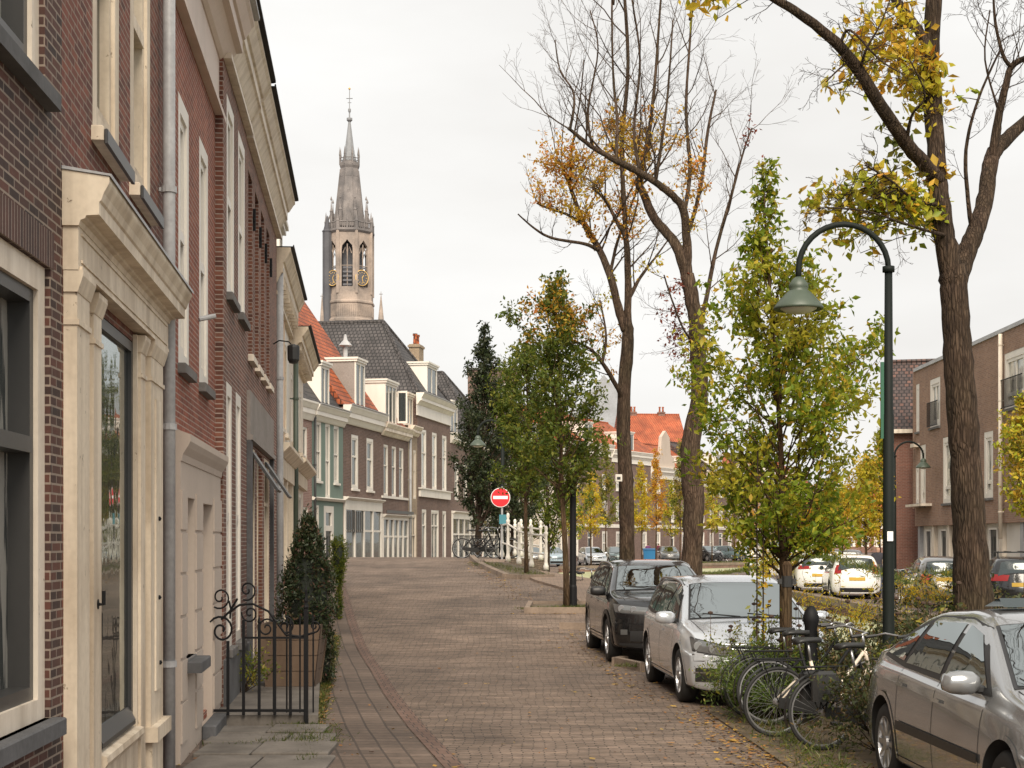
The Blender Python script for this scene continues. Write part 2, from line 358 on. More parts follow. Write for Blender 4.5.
# far land beyond the canals
m = MB(); pol = [(-40,113),(3.4,113),(24,140),(60,182),(230,330),(800,800),(800,3000),(-1500,3000),(-1500,113)]
m.add([(x,y,0) for x,y in pol], [tuple(range(len(pol)))])
for a, b in zip(pol[:6], pol[1:6]): m.quad((*a,-2),(*b,-2),(*b,0),(*a,0))
o = m.build('far_quay', ASPH, fix=False); tag(o, kind='structure')
m = MB(); pol2 = [(10.5,-30),(10.5,92),(30,128),(160,240),(400,240),(400,-30)]
m.add([(x,y,0) for x,y in pol2], [tuple(range(len(pol2)))[::-1]])
for a, b in zip(pol2[:4], pol2[1:4]): m.quad((*a,-2),(*b,-2),(*b,0),(*a,0))
o = m.build('right_quay', ASPH, fix=False); tag(o, kind='structure')
# quay walls: brick with a stone coping
def quay(pts, label, follow=False, z=0.0):
    r = empty('quay_wall', (pts[0][0], pts[0][1], 0)); tag(r, label, 'quay wall')
    w = MB(); c = MB(); o = Vector((pts[0][0], pts[0][1], 0))
    for a, b in zip(pts, pts[1:]):
        A = Vector((*a,0))-o; B = Vector((*b,0))-o; n = (B-A).cross(Vector((0,0,1))).normalized()
        for (mb, t0, t1, z0, z1) in ((w, .0, .28, -1.6, -.12), (c, -.05, .32, -.12, .09)):
            q = [A-n*t0, B-n*t0, B-n*(-t1), A-n*(-t1)]
            q = [A+n*t0*1, B+n*t0*1, B+n*t1, A+n*t1]
            za = (hz(a[1]) if follow else 0); zb = (hz(b[1]) if follow else 0)
            hh = [za, zb, zb, za]
            vs = [(p.x,p.y,z0+(h if z1>0 else 0)) for p, h in zip(q, hh)]+[(p.x,p.y,z1+h) for p, h in zip(q, hh)]
            mb.add(vs, [(0,3,2,1),(4,5,6,7),(0,1,5,4),(1,2,6,5),(2,3,7,6),(3,0,4,7)])
    w.build('wall', M['brick_mid'], r); c.build('coping', M['quaystone'], r)
M['quaystone'] = stone_mat('quay_stone', (.24,.18,.135), (.14,.105,.08), 2)
quay([(10.5,92),(10.5,-5)], 'brick quay wall with stone coping under the white hatchbacks')
quay([(3.4,113),(24,140),(60,182),(200,305)], 'long far quay wall across the green canal end')
quay([(4.7,-5),(4.7,10),(4.7,20),(4.7,30),(4.7,38)], 'near quay wall behind the bushes and parked bicycles', follow=True)
# footway on the left, gutter, footpath on the right
GL = [(5,.75),(9,.18),(13.2,-.49),(16,-.98),(19.5,-1.52),(23.2,-2.03),(27.5,-2.68),(31.9,-3.3),(38.6,-4.2),(48,-5.4)]
def gx(Y):
    for (a, p), (b, q) in zip(GL, GL[1:]):
        if Y <= b: return p+(q-p)*(Y-a)/(b-a)
    return GL[-1][1]
pv_ = strip('pavement', [(y, XF(y)-.1, x-.10) for y, x in GL], PAVEM, zoff=.004, nx=4)
gt_ = strip('gutter', [(y, x-.09, x+.09) for y, x in GL], GUTM, zoff=.008, nx=2)
for o_ in (pv_, gt_):
    ul_ = o_.data.uv_layers[0].data
    for lp in o_.data.loops: c_ = o_.data.vertices[lp.vertex_index].co; ul_[lp.index].uv = (c_.x-gx(c_.y)+.09, c_.y)
strip('footpath', [(30,1.75,4.3),(36,1.5,4.3),(38,1.45,3.4),(41,.6,2.3),(44,.15,.85),(47,-.75,-.25),(49,-.9,-.2)], TANM, zoff=.06, nx=3, skirt=.1)
# stone slabs by the houses
sl_ = MB(); rnd = random.Random(4)
for (y0, y1) in ((12.9,13.75),(13.8,14.6),(14.65,15.3),(15.35,15.95)):
    x0 = XF(y0)+.1; xr = -1.55-(y0-13)*.1; x = x0
    while x < xr-.2:
        w_ = rnd.uniform(.5,.85); x2 = min(x+w_, xr)
        z = .02+rnd.uniform(0,.02); sl_.cbox(x+.01, x2-.01, y0, y1-.02, -.03, z+.012, .01); x = x2
tag(sl_.build('stone_slabs', M['slabstone']), kind='structure')
sl_ = MB()
for (a, b) in ((16.15,18.0),(18.015,20.2),(20.215,23.5)):
    xa, xb = -2.02-(a-16.15)*.12, -2.02-(b-16.15)*.12; l = [(XF(a)-.3,a),(xa,a),(xb,b),(XF(b)-.3,b)]; sl_.add([(x,y,-.05) for x,y in l]+[(x,y,.115) for x,y in l], [(0,3,2,1),(4,5,6,7),(0,1,5,4),(1,2,6,5),(2,3,7,6),(3,0,4,7)])
o = sl_.build('stoop', M['slabstone']); tag(o, kind='structure')
# planting strip on the right
strip('planting_bed', [(8,2.75,4.6),(13,2.35,4.6),(17.3,2.2,4.6),(17.8,2.3,4.6)], EARTH, zoff=.02, nx=4, skirt=.12)
strip('verge', [(17.9,3.95,4.6),(31,3.95,4.6)], EARTH, zoff=.05, nx=2, skirt=.12)
# ================================================================ walls, windows
def wall_mesh(m, w, H, ops, rev=.13, z0=0, depth=6):
    xs = sorted({0, w, *[v for o in ops for v in (o[0], o[1])]}); zs = sorted({z0, H, *[v for o in ops for v in (o[2], o[3])]})
    xs = [x for x in xs if 0 <= x <= w]
    for x0, x1 in zip(xs, xs[1:]):
        for a, b in zip(zs, zs[1:]):
            cx, cz = (x0+x1)/2, (a+b)/2
            if any(o[0] < cx < o[1] and o[2] < cz < o[3] for o in ops): continue
            m.quad((x0,0,a),(x1,0,a),(x1,0,b),(x0,0,b))
    for (a, b, c, d) in [o[:4] for o in ops]:
        m.quad((a,0,c),(a,rev,c),(a,rev,d),(a,0,d)); m.quad((b,rev,c),(b,0,c),(b,0,d),(b,rev,d))
        m.quad((a,0,d),(a,rev,d),(b,rev,d),(b,0,d)); m.quad((a,rev,c),(a,0,c),(b,0,c),(b,rev,c))
    m.quad((0,depth,z0),(0,0,z0),(0,0,H),(0,depth,H)); m.quad((w,0,z0),(w,depth,z0),(w,depth,H),(w,0,H))
    m.quad((w,depth,z0),(0,depth,z0),(0,depth,H),(w,depth,H)); m.quad((0,0,H),(w,0,H),(w,depth,H),(0,depth,H))
def window(root, a, b, c, d, rev=.13, fw=.07, fm='white', gm='glass', cols=1, mid=.5, sill=None, bars=0, proud=0, sash=None, name='window'):
    """frame at the back of the opening a..b, c..d, with sashes, a pane and an optional sill"""
    y0, y1 = rev-.05-proud, rev+.03; e = .002
    f = MB(); f.box(a+e,a+fw,y0,y1,c+e,d-e); f.box(b-fw,b-e,y0,y1,c+e,d-e); f.box(a+fw,b-fw,y0,y1,d-fw,d-e); f.box(a+fw,b-fw,y0,y1,c+e,c+fw*.8)
    s = fw*.5; yy0, yy1 = y0+.025, y1-.005
    ia, ib, ic, id_ = a+fw, b-fw, c+fw*.8, d-fw
    f.cm = 1 if sash else 0
    for (p, q) in ((ia, ia+s), (ib-s, ib)): f.box(p, q, yy0, yy1, ic, id_)
    f.box(ia+s, ib-s, yy0, yy1, ic, ic+s); f.box(ia+s, ib-s, yy0, yy1, id_-s, id_)
    if mid: zm = ic+(id_-ic)*mid; f.box(ia+s, ib-s, yy0-.012, yy1, zm-s*.6, zm+s*.6)
    for k in range(1, cols):
        xm = ia+(ib-ia)*k/cols; f.box(xm-s*.4, xm+s*.4, yy0+.006, yy1-.004, ic+s, id_-s)
    for k in range(1, bars+1):
        zb = ic+(id_-ic)*k/(bars+1)
        if mid and abs(zb-zm) < .08: continue
        f.box(ia+s, ib-s, yy0+.008, yy1-.006, zb-s*.3, zb+s*.3)
    o = f.build(name, [M[fm], M[sash] if sash else M[fm]], root)
    MB().quad((ia,y1-.012,ic),(ib,y1-.012,ic),(ib,y1-.012,id_),(ia,y1-.012,id_)).build('pane', M[gm], o, fix=False)
    if sill:
        MB().cbox(a-.05, b+.05, -.075, rev-.052, c-.09, c+.0, .008).build('sill', M[sill], o)
    return o
def doorp(root, a, b, c, d, rev=.2, fm='white', dm='darkpaint', fan=.25, fw=.08, glazed=False):
    f = MB(); e = .002; y0, y1 = rev-.06, rev+.03; zf = c+(d-c)*(1-fan)
    f.box(a+e,a+fw,y0,y1,c,d-e); f.box(b-fw,b-e,y0,y1,c,d-e); f.box(a+fw,b-fw,y0,y1,d-fw,d-e)
    if fan: f.box(a+fw,b-fw,y0,y1,zf,zf+fw*.8)
    fo = f.build('door_frame', M[fm], root); ia, ib = a+fw, b-fw
    if fan: MB().quad((ia,y1-.02,zf+fw*.8),(ib,y1-.02,zf+fw*.8),(ib,y1-.02,d-fw),(ia,y1-.02,d-fw)).build('fanlight', M['glass'], fo, fix=False)
    dl = MB(); top = zf if fan else d-fw; dl.box(ia,ib,y1-.03,y1+.01,c+.01,top)
    W_ = ib-ia
    for (p, q, r_, s_) in ((.12,.88,.06,.3),(.12,.46,.36,.9),(.54,.88,.36,.9)):
        x0, x1 = ia+W_*p, ia+W_*q; z0, z1 = c+(top-c)*r_, c+(top-c)*s_
        for (aa,bb,cc,dd) in ((x0,x1,z0,z0+.03),(x0,x1,z1-.03,z1),(x0,x0+.03,z0+.03,z1-.03),(x1-.03,x1,z0+.03,z1-.03)): dl.box(aa,bb,y1-.045,y1-.03,cc,dd)
    do = dl.build('door', M[dm], root)
    MB().tube([(ib-.08,y1-.04,c+1.0),(ib-.08,y1-.09,c+1.0),(ib-.08,y1-.09,c+1.1)], .012, 5).build('handle', M['chrome'], do)
    if glazed: MB().quad((ia+.12*W_,y1-.034,c+(top-c)*.36),(ib-.12*W_,y1-.034,c+(top-c)*.36),(ib-.12*W_,y1-.034,c+(top-c)*.9),(ia+.12*W_,y1-.034,c+(top-c)*.9)).build('pane', M['glass'], do, fix=False)
def cornice(root, x0, x1, ztop, h=.5, out=.4, m='cream', name='cornice', frieze=0, brackets=0):
    z = ztop; p = [(.0,z),(-out,z),(-out,z-.05*h/.5),(-out+.03,z-.08*h/.5),(-out+.10,z-.19*h/.5),(-out+.13,z-.2*h/.5),(-out+.13,z-.33*h/.5),(-out*.5,z-.34*h/.5),(-out*.38,z-.4*h/.5),(-out*.25,z-.47*h/.5),(-.06,z-h),(-.0,z-h)]
    mb = MB().extr(p, x0, x1)
    if frieze: mb.box(x0+.03, x1-.03, -.045, -.001, z-h-frieze, z-h+.01); mb.box(x0+.01, x1-.01, -.09, -.0012, z-h-frieze-.06, z-h-frieze)
    if brackets:
        k = 0
        while x0+.2+k*brackets < x1-.1: xx = x0+.2+k*brackets; mb.box(xx-.05, xx+.05, -out*.62, -.05, z-h*.98, z-.68*h); k += 1
    return mb.build(name, M[m], root)
def gutter_lip(root, x0, x1, z, out, m='zinc'):
    return MB().extr([(-out-.02,z+.001),(-out-.06,z+.01),(-out-.06,z+.045),(-out-.045,z+.045),(-out-.04,z+.02),(-.02,z+.02),(-.02,z+.001)], x0, x1).build('gutter', M[m], root)
def gable_roof(root, w, z, d, rise, m, over=.15, name='roof', hip=None, t=.12):
    mb = MB(); y0 = -over*.3; r0 = z
    if hip == 'end':      # ridge runs inward, slopes to both sides, hipped to the street
        hw = w/2; yr = hw*.75
        P_ = [(0-.1,-.1,r0),(w+.1,-.1,r0),(w+.1,d,r0),(-.1,d,r0),(hw,yr,r0+rise),(hw,d,r0+rise)]
        mb.add(P_, [(0,1,4),(1,2,5,4),(0,4,5,3),(2,3,5)])
    else:
        P_ = [(0,y0,r0),(w,y0,r0),(w,d/2,r0+rise),(0,d/2,r0+rise),(w,d,r0),(0,d,r0)]
        mb.add(P_, [(0,1,2,3),(3,2,4,5),(0,3,5),(1,4,2)])
        s = math.hypot(d/2, rise)
    o = mb.build(name, M[m], root)
    rt = MB()
    if hip == 'end':
        for a, b in ((P_[0],P_[4]),(P_[1],P_[4]),(P_[4],P_[5])): rt.tube([a, b], .11, 6)
    else: rt.tube([(0,d/2,r0+rise),(w,d/2,r0+rise)], .11, 6)
    rt.build('ridge_tiles', M[m], o)
    return o
def chimney(root, x, y, z, h=1.3, w=.7, m='brick_brown', pots=2):
    mb = MB(); mb.box(x-w/2,x+w/2,y-.3,y+.3,z,z+h); mb.box(x-w/2-.06,x+w/2+.06,y-.36,y+.36,z+h-.18,z+h-.06)
    o = mb.build('chimney', M[m], root)
    for k in range(pots):
        cx = x-w/2+w*(k+.5)/pots
        MB().lathe([(.12,z+h),(.10,z+h+.5),(.14,z+h+.5),(.14,z+h+.62),(.09,z+h+.62)], 10, (cx,y,0)).build('chimney_pot', M['tile_orange'], o)
    return o
def dormer(root, u0, u1, y0, z0, z1, depth, m='white', cheek='white', cols=2, gm='glass'):
    mb = MB(); mb.box(u0,u1,y0+.06,y0+depth,z0,z1-.001); mb.cm = 1
    o = mb.build('dormer', [M[cheek]], root)
    f = MB(); f.box(u0-.1,u1+.1,y0-.12,y0+depth,z1,z1+.09); f.box(u0-.06,u1+.06,y0-.07,y0+depth,z1-.1,z1); f.build('dormer_cornice', M[m], o)
    window_in(o, u0, u1, y0, z0, z1-.1, m, cols, gm)
    return o
def window_in(o, a, b, y, c, d, fm, cols, gm):
    f = MB(); fw = .11
    f.box(a,a+fw,y,y+.06,c,d); f.box(b-fw,b,y,y+.06,c,d); f.box(a+fw,b-fw,y,y+.06,d-fw,d); f.box(a+fw,b-fw,y,y+.06,c,c+fw)
    for k in range(1, cols): xm = a+(b-a)*k/cols; f.box(xm-.04,xm+.04,y+.006,y+.058,c+fw,d-fw)
    f.build('dormer_frame', M[fm], o)
    MB().quad((a+fw,y+.04,c+fw),(b-fw,y+.04,c+fw),(b-fw,y+.04,d-fw),(a+fw,y+.04,d-fw)).build('pane', M[gm], o, fix=False)
def pipe(root, x, z0, z1, r=.05, y=-.1, m='zinc', name='downpipe', elbow=False):
    mb = MB(); mb.csm = True; pts = [(x,y,z0),(x,y,z1)]
    if elbow: pts = [(x,y,z0),(x,y,z1-.35),(x+.0,y-.06,z1-.2),(x+.18,y-.22,z1)]
    mb.tube(pts, r, 12); mb.csm = False
    z = z0+.9
    while z < z1-.3: mb.lathe([(r+.012,z),(r+.012,z+.05)], 12, (x,y,0)); mb.box(x-.012,x+.012,y,-.002,z+.01,z+.04); z += 1.9
    return mb.build(name, M[m], root)
def house(name, label, A, B, z0=0, cat='house', group=None):
    d = Vector((B[0]-A[0], B[1]-A[1])); r = empty(name, (A[0],A[1],z0), math.atan2(d.y, d.x)); tag(r, label, cat, group)
    return r, d.length
# ---- house 1: nearest, dark brick
r, w = house('brick_house', 'dark purple-brown brick house nearest the camera with a white framed window', (-2.20,3.0), (-2.463,8.48))
ops = [(.9,2.2,.99,3.38),(3.3,5.24,.99,3.38),(.9,2.2,4.28,6.7),(3.3,5.12,4.28,6.7)]
m = MB(); wall_mesh(m, w, 9.5, ops, .2); m.build('wall', M['brick_dark'], r)
for o in ops:
    window(r, *o, rev=.15, fw=.14, fm='offwhite', gm='glass_curtain', mid=.62, cols=2, proud=.07, sash='darkpaint', sill='bluestone')
SOLD = (brick_mat('soldier_brick', (.1,.045,.035), (.05,.027,.025), (.26,.21,.18), bw=.052, rh=.4, ms=.006, offset=0))
for o in ops: MB().extr([(-.0,o[3]),(-.004,o[3]),(-.004,o[3]+.19),(0,o[3]+.19)], o[0]-.06, o[1]+.06).build('lintel', SOLD, r)
# ---- house 2: shop front
r, w = house('shop_house', 'brown brick house with a cream timber shop front and big display window', (-2.463,8.48), (-2.91,13.3))
ops = [(.95,1.95,4.45,6.95),(2.45,3.45,4.45,6.95),(1.08,2.62,.62,3.35)]
m = MB(); wall_mesh(m, w, 9.5, ops, .16); m.build('wall', M['brick_red'], r)
for o in ops[:2]: window(r, *o, rev=.07, fw=.16, fm='cream', mid=.5, proud=.02, sill='cream')
for a, b in ((.9,2.0),(2.4,3.5)): MB().cbox(a, b, -.1, -.0772, 4.34, 4.43, .006).build('sill_stone', M['darkpaint'], r)
def pilaster(mb, a, b, y, z0, z1, cap=True):
    mb.box(a, b, -y, -.001, z0, z1-.12)
    mb.box(a-.01,b+.01,-y-.012,-.002,z1-.3,z1-.27); mb.extr([(-.003,z1-.12),(-y-.005,z1-.12),(-y-.035,z1-.03),(-y-.035,z1),(-.003,z1)], a-.015, b+.015)
sf = MB()
pilaster(sf, .04, .42, .075, .35, 3.42); sf.box(.02,.46,-.12,-.001,.30,.40); sf.box(.04,.42,-.085,-.001,0,.3)
sf.box(.46,.70,-.02,-.001,.0,3.4); sf.box(.5,.66,-.032,-.02,.6,3.1); pilaster(sf, .70, .97, .05, .0, 3.40)
sf.box(.97,1.08,-.02,-.001,0,3.4); sf.box(2.56,2.62,-.03,-.001,0,3.4); pilaster(sf, 2.62, 2.84, .05, .0, 3.40)
sf.box(2.84,3.02,-.015,-.001,0,3.4); pilaster(sf, 3.02, 3.70, .065, .55, 3.42); sf.box(3.22,3.5,-.078,-.065,.8,3.0); sf.box(2.98,3.78,-.12,-.001,.44,.55); sf.box(3.06,3.66,-.07,-.001,.14,.44)
sf.box(1.08,2.56,-.03,-.001,.0,.52); sf.extr([(-.001,.52),(-.05,.52),(-.075,.56),(-.07,.6),(-.001,.62)], 1.05, 2.62)
sf.build('shop_front', M['cream'], r)
en = MB(); en.box(.02,3.86,-.085,-.001,3.42,3.66)
en.extr([(-.001,3.66),(-.09,3.66),(-.10,3.69),(-.125,3.70),(-.13,3.715),(-.2,3.72),(-.2,3.79),(-.212,3.80),(-.225,3.84),(-.25,3.885),(-.255,3.9),(-.255,3.93),(-.001,3.965)], -.0, 4.0)
en.box(.06,3.8,-.1,-.0852,3.42,3.445); en.box(.1,3.76,-.094,-.0852,3.47,3.485); en.box(.1,3.76,-.094,-.0852,3.62,3.635)
en.build('entablature', M['cream'], r)
MB().extr([(-.001,3.967),(-.26,3.932),(-.268,3.92),(-.268,3.942),(-.001,3.985)], -.01, 4.01).build('lead_flashing', M['zinc'], r)
f = MB(); f.box(1.09,1.14,.0,.1,.64,3.34); f.box(2.50,2.61,-.0,.1,.64,3.34); f.box(1.14,2.50,.0,.1,3.27,3.34); f.extr([(.1,.64),(-.03,.64),(-.03,.67),(.018,.76),(.1,.76)], 1.14, 2.50)
o = f.build('shop_window', M['darkpaint'], r)
MB().quad((1.14,.025,.76),(2.50,.025,.76),(2.50,.025,3.27),(1.14,.025,3.27)).build('pane', M['shopglass'], o, fix=False)
k = MB(); k.tube([(.84,-.05,1.55),(.84,-.085,1.55),(.84,-.085,1.63)], .012, 6); k.lathe([(.0,-.06),(.03,-.055),(.03,-.048)], 10, (.84,0,1.55), 'y'); k.build('door_knob', M['castiron'], r)
MB().tube([(1.7,-.03,.40),(1.7,-.06,.38),(1.7,-.05,.28),(1.7,-.08,.26)], .011, 5).build('hook', M['castiron'], r)
for (u, z) in ((3.35,2.1),(3.35,1.5),(3.4,1.0)): MB().lathe([(.0,-.1),(.018,-.09),(.018,-.06)], 8, (u,0,z), 'y').build('stud', M['castiron'], r)
pipe(r, 3.95, .02, 9.3, .05, -.08)
# ---- house 3
r, w = house('brick_house', 'bright red brick house over a pinkish plastered ground floor with a small cornice', (-2.91,13.32), (-3.25,16.97))
ops = [(.35,1.15,3.5,5.9),(2.05,2.9,3.5,5.95),(.45,1.12,.88,2.32),(1.75,2.8,.18,2.3)]
m = MB(); wall_mesh(m, w, 9, ops, .13); m.build('wall', M['brick_bright'], r)
for o in ops[:2]: window(r, *o, rev=.07, fw=.15, fm='white', mid=.5, proud=.02, sill='greystone')
m = MB()     # plaster skin over the ground floor
xs = [0,.45,1.12,1.75,2.8,w]
for a, b in zip(xs, xs[1:]):
    zz = [(0,.88),(2.32,2.62)] if a == .45 else ([(2.3,2.62),(0,.1)] if a == 1.75 else [(0,2.62)])
    for c, d in zz: m.box(a, b, -.06, -.001, c, d)
for k in range(6):
    z = .35+k*.37
    for (a, b) in ((.02,.42),(1.15,1.72),(2.83,w-.02)): m.box(a, b, -.075, -.06, z-.17, z+.17)
m.box(2.785,2.799,-.06,.1,.1,2.3); m.box(1.106,1.119,-.06,.1,.88,2.32)
m.build('plaster_facing', M['cream2'], r)
m = MB(); m.extr([(-.001,2.62),(-.07,2.62),(-.08,2.68),(-.12,2.74),(-.145,2.79),(-.145,2.85),(-.001,2.9)], 0, w); m.build('string_cornice', M['cream2'], r)
window(r, *ops[2], rev=.13, fw=.12, fm='white', mid=.6, sill='greystone', proud=.05)
MB().cbox(.38,1.2,-.2,-.062,.76,.86,.01).build('sill_stone', M['bluestone'], r)
doorp(r, *ops[3], rev=.13, fm='white', dm='white', fan=.2, fw=.12)
MB().cbox(1.7,2.85,-.2,-.062,-.02,.14,.012).build('doorstep', M['bluestone'], r)
cornice(r, -.05, w+.35, 7.75, .55, .4, 'pinkcream', frieze=.55)
gutter_lip(r, -.05, w+.35, 7.75, .4)
m = MB(); m.tube([(2.0,-.0,4.12),(2.1,-.15,4.17)], .025, 8); m.build('flag_holder', M['zinc'], r)
# ---- house 4a / 4b (stand 9 cm proud)
r, w = house('brick_house', 'narrow tall red brick house with two long upper windows next to the lantern house', (-3.16,16.97), (-3.46,20.2))
ops = [(.4,1.35,4.72,6.95),(1.95,2.95,4.72,6.95),(.35,1.05,.72,3.72),(1.6,2.35,.72,3.72)]
m = MB(); wall_mesh(m, w, 9, ops, .16, depth=5); m.build('wall', M['brick_mid'], r)
for o in ops: window(r, *o, rev=.07, fw=.15, fm='white', mid=.5, proud=.02, sill='greystone', cols=1 if o[2] > 4 else 2)
MB().box(0,w,-.05,-.001,-.05,.62).build('plinth', M['bluestone'], r)
cornice(r, 0, w, 7.9, .5, .32, 'offwhite', frieze=.12); gutter_lip(r, 0, w, 7.9, .32, 'castiron')
r, w = house('brick_house', 'brown brick house with grey plaster fascia, four small upper windows and wall lantern', (-3.46,20.2), (-4.10,27.0))
ops = [(.3+k*1.25,1.05+k*1.25,4.4,6.85) for k in range(4)]+[(.5,1.5,.3,3.2),(1.9,3.1,.15,3.2),(3.5,4.7,.3,3.2),(5.4,6.3,.6,3.1)]
m = MB(); wall_mesh(m, w, 9, ops, .16, depth=5); m.build('wall', M['brick_mid'], r)
for o in ops[:4]: window(r, *o, rev=.13, fw=.09, fm='brick_mid', gm='glass', mid=.5, sill='offwhite', sash='offwhite')
for o in (ops[4], ops[6]): window(r, *o, rev=.1, fw=.1, fm='cream', mid=.78, proud=.05)
window(r, *ops[7], rev=.1, fw=.1, fm='cream', mid=.7, sill='bluestone')
doorp(r, *ops[5], rev=.12, fm='cream', dm='cream', fan=.2)
for a, b in ((.0,.32),(4.9,5.1)): MB().box(a,b,-.06,-.001,0,3.25).build('stone_pilaster', M['bluestone'], r)
m = MB(); m.box(.0,5.15,-.05,-.001,3.32,3.9); m.box(.0,5.2,-.08,-.001,3.25,3.32); m.build('fascia', M['greyplaster'], r)
for u in (.6, 3.6):
    m = MB(); m.add([(u,-.02,3.15),(u+.85,-.02,3.15),(u+.85,-.38,2.62),(u,-.38,2.62),(u,-.0,3.12),(u+.85,-.0,3.12),(u+.85,-.35,2.6),(u,-.35,2.6)], [(0,1,2,3),(4,7,6,5),(0,4,5,1),(1,5,6,2),(2,6,7,3),(3,7,4,0)])
    m.build('open_transom', M['darkpaint'], r)
cornice(r, 0, w, 7.85, .5, .32, 'offwhite', frieze=.1); gutter_lip(r, 0, w, 7.85, .32, 'castiron')
for k in range(4): m = MB(); m.box(1.12+k*1.25,1.16+k*1.25,-.04,-.0,6.2,6.5); m.box(1.09+k*1.25,1.19+k*1.25,-.03,-.0,6.33,6.37); m.build('wall_anchor', M['castiron'], r)
t = empty('wall_lantern', (XF(25.9)+.09, 25.9, 5.1)); tag(t, 'black lantern on an iron bracket high on the brown brick wall', 'lantern')
m = MB(); m.tube([(0,0,.12),(.1,0,.18),(.26,0,.16),(.32,0,.1)], .012, 6); m.build('bracket', M['castiron'], t)
m = MB(); m.lathe([(.02,.12),(.1,.09),(.105,.06),(.1,-.14),(.07,-.2),(.02,-.21)], 10, (.34,0,0)); m.build('lantern_body', M['blackplastic'], t)
# ---- house 5, 6 white/cream rendered
r, w = house('rendered_house', 'white and peach rendered house with a moulded cream cornice beside a grey downpipe', (-4.18,27.0), (-4.74,33.0), cat='house')
ops = [(.7,1.5,4.1,5.9),(2.4,3.2,4.1,5.9),(4.2,5.0,4.1,5.9),(.5,1.6,.4,3.0),(2.1,3.1,.2,3.0),(3.8,5.2,.5,3.0)]
m = MB(); wall_mesh(m, w, 6.6, ops, .12); m.build('wall', M['white'], r)
for o in ops[:4]+ops[5:]: window(r, *o, rev=.09, fw=.1, fm='cream', mid=.6, proud=.03, sill='offwhite')
doorp(r, *ops[4], rev=.1, fm='cream', dm='cream', fan=.2)
m = MB(); m.box(.25,w-.2,-.12,-.001,3.1,3.45); m.extr([(-.001,3.45),(-.14,3.45),(-.3,3.6),(-.3,3.66),(-.001,3.7)], .2, w-.1)
for u in (.3,1.75,3.3,5.5): m.box(u,u+.22,-.1,-.001,.0,3.1)
m.build('shop_front', M['cream'], r)
m = MB()
for u in (1.7,3.3): m.box(u,u+.35,-.03,-.001,3.75,6.4)
m.build('render_panel', M['peach'], r)
cornice(r, 0, w, 7.05, .65, .32, 'cream', frieze=.1, brackets=.5); gutter_lip(r, 0, w, 7.05, .32, 'castiron')
gable_roof(r, w, 7.05, 8, 3.2, 'tile_dark'); dormer(r, .35, 1.55, .1, 7.07, 8.1, 2.2, 'white', 'peach'); dormer(r, 3.2, 4.3, .05, 7.07, 8.2, 2.2)
pipe(r, .12, .05, 7.0, .06, -.13, elbow=False)
m = MB(); m.box(.0,.12,.3,3,7.05,8.9); m.build('party_wall', M['peach'], r)
r, w = house('rendered_house', 'cream rendered house with awning brackets, last of the near row', (-4.74,33.0), (-5.39,40.0), .2)
ops = [(.8,1.6,3.9,5.4),(2.9,3.7,3.9,5.4),(5.0,5.8,3.9,5.4),(.6,1.8,.4,2.9),(2.6,3.6,.2,2.9),(4.5,6,.5,2.9)]
m = MB(); wall_mesh(m, w, 6.2, ops, .12); m.build('wall', M['offwhite'], r)
for o in ops[:4]+ops[5:]: window(r, *o, rev=.09, fw=.1, fm='white', mid=.6, proud=.03, sill='offwhite')
doorp(r, *ops[4], rev=.1, fm='white', dm='darkpaint', fan=.2)
m = MB(); m.box(.25,w-.2,-.12,-.001,3.0,3.3); m.extr([(-.001,3.3),(-.14,3.3),(-.35,3.45),(-.35,3.52),(-.001,3.55)], .2, w-.1); m.build('shop_front', M['cream'], r)
cornice(r, 0, w, 6.3, .5, .4, 'cream', brackets=.45); gutter_lip(r, 0, w, 6.3, .4, 'castiron')
gable_roof(r, w, 6.3, 7, 2.6, 'tile_dark'); dormer(r, 1.2, 2.4, .05, 6.32, 7.4, 2); pipe(r, .15, .05, 6.2, .055, -.13, 'lampgreen')
# ================================================================ row beyond the bridge
S0 = Vector((-8.3,62.0)); SD = Vector((.182,.983)).normalized()
def rowpt(t): p = S0+SD*t; return (p.x, p.y)
def row_house(name, label, t0, t1, H, wm, rm, rise, z0=.3, d=9, hip=None):
    r, w = house(name, label, rowpt(t0), rowpt(t1), z0, group=None); return r, w, H-z0
def shopfront(r, x0, x1, z1, fm='white', n=4, gm='glass', fascia=.3):
    """timber shop front: fascia on posts with panes between"""
    f = MB(); f.box(x0,x1,-.1,-.002,z1,z1+fascia); f.extr([(-.002,z1+fascia),(-.12,z1+fascia),(-.26,z1+fascia+.1),(-.26,z1+fascia+.14),(-.002,z1+fascia+.16)], x0-.03, x1+.03)
    for k in range(n+1): xx = x0+(x1-x0-.14)*k/n; f.box(xx,xx+.14,-.09,-.002,0,z1)
    f.box(x0+.14,x1-.14,-.05,-.002,0,.5)
    for k in range(n): xa = x0+(x1-x0-.14)*k/n+.14; xb = x0+(x1-x0-.14)*(k+1)/n; f.box(xa,xb,-.06,-.002,z1*.68,z1*.68+.09)
    o = f.build('shop_front', M[fm], r)
    for k in range(n):
        xa = x0+(x1-x0-.14)*k/n+.14; xb = x0+(x1-x0-.14)*(k+1)/n
        MB().box(xa,xb,-.022,-.003,.5,z1-.0).build('pane', M[gm], o)
    return o
# D0 pink brick sliver
r, w, H = row_house('brick_house', 'pink brick house seen as a sliver beside the green house', -5, .95, 7.4, 0, 0, 0)
m = MB(); wall_mesh(m, w, H, [(4.6,5.4,3.9,6.2),(4.5,5.5,.5,3.0)], .1); m.build('wall', M['brick_pink'], r)
window(r, 4.6,5.4,3.9,6.2, rev=.08); window(r, 4.5,5.5,.5,3.0, rev=.08)
cornice(r, 0, w, H+.15, .75, .3, 'white'); gable_roof(r, w, H+.15, 9, 6.2, 'tile_dark')
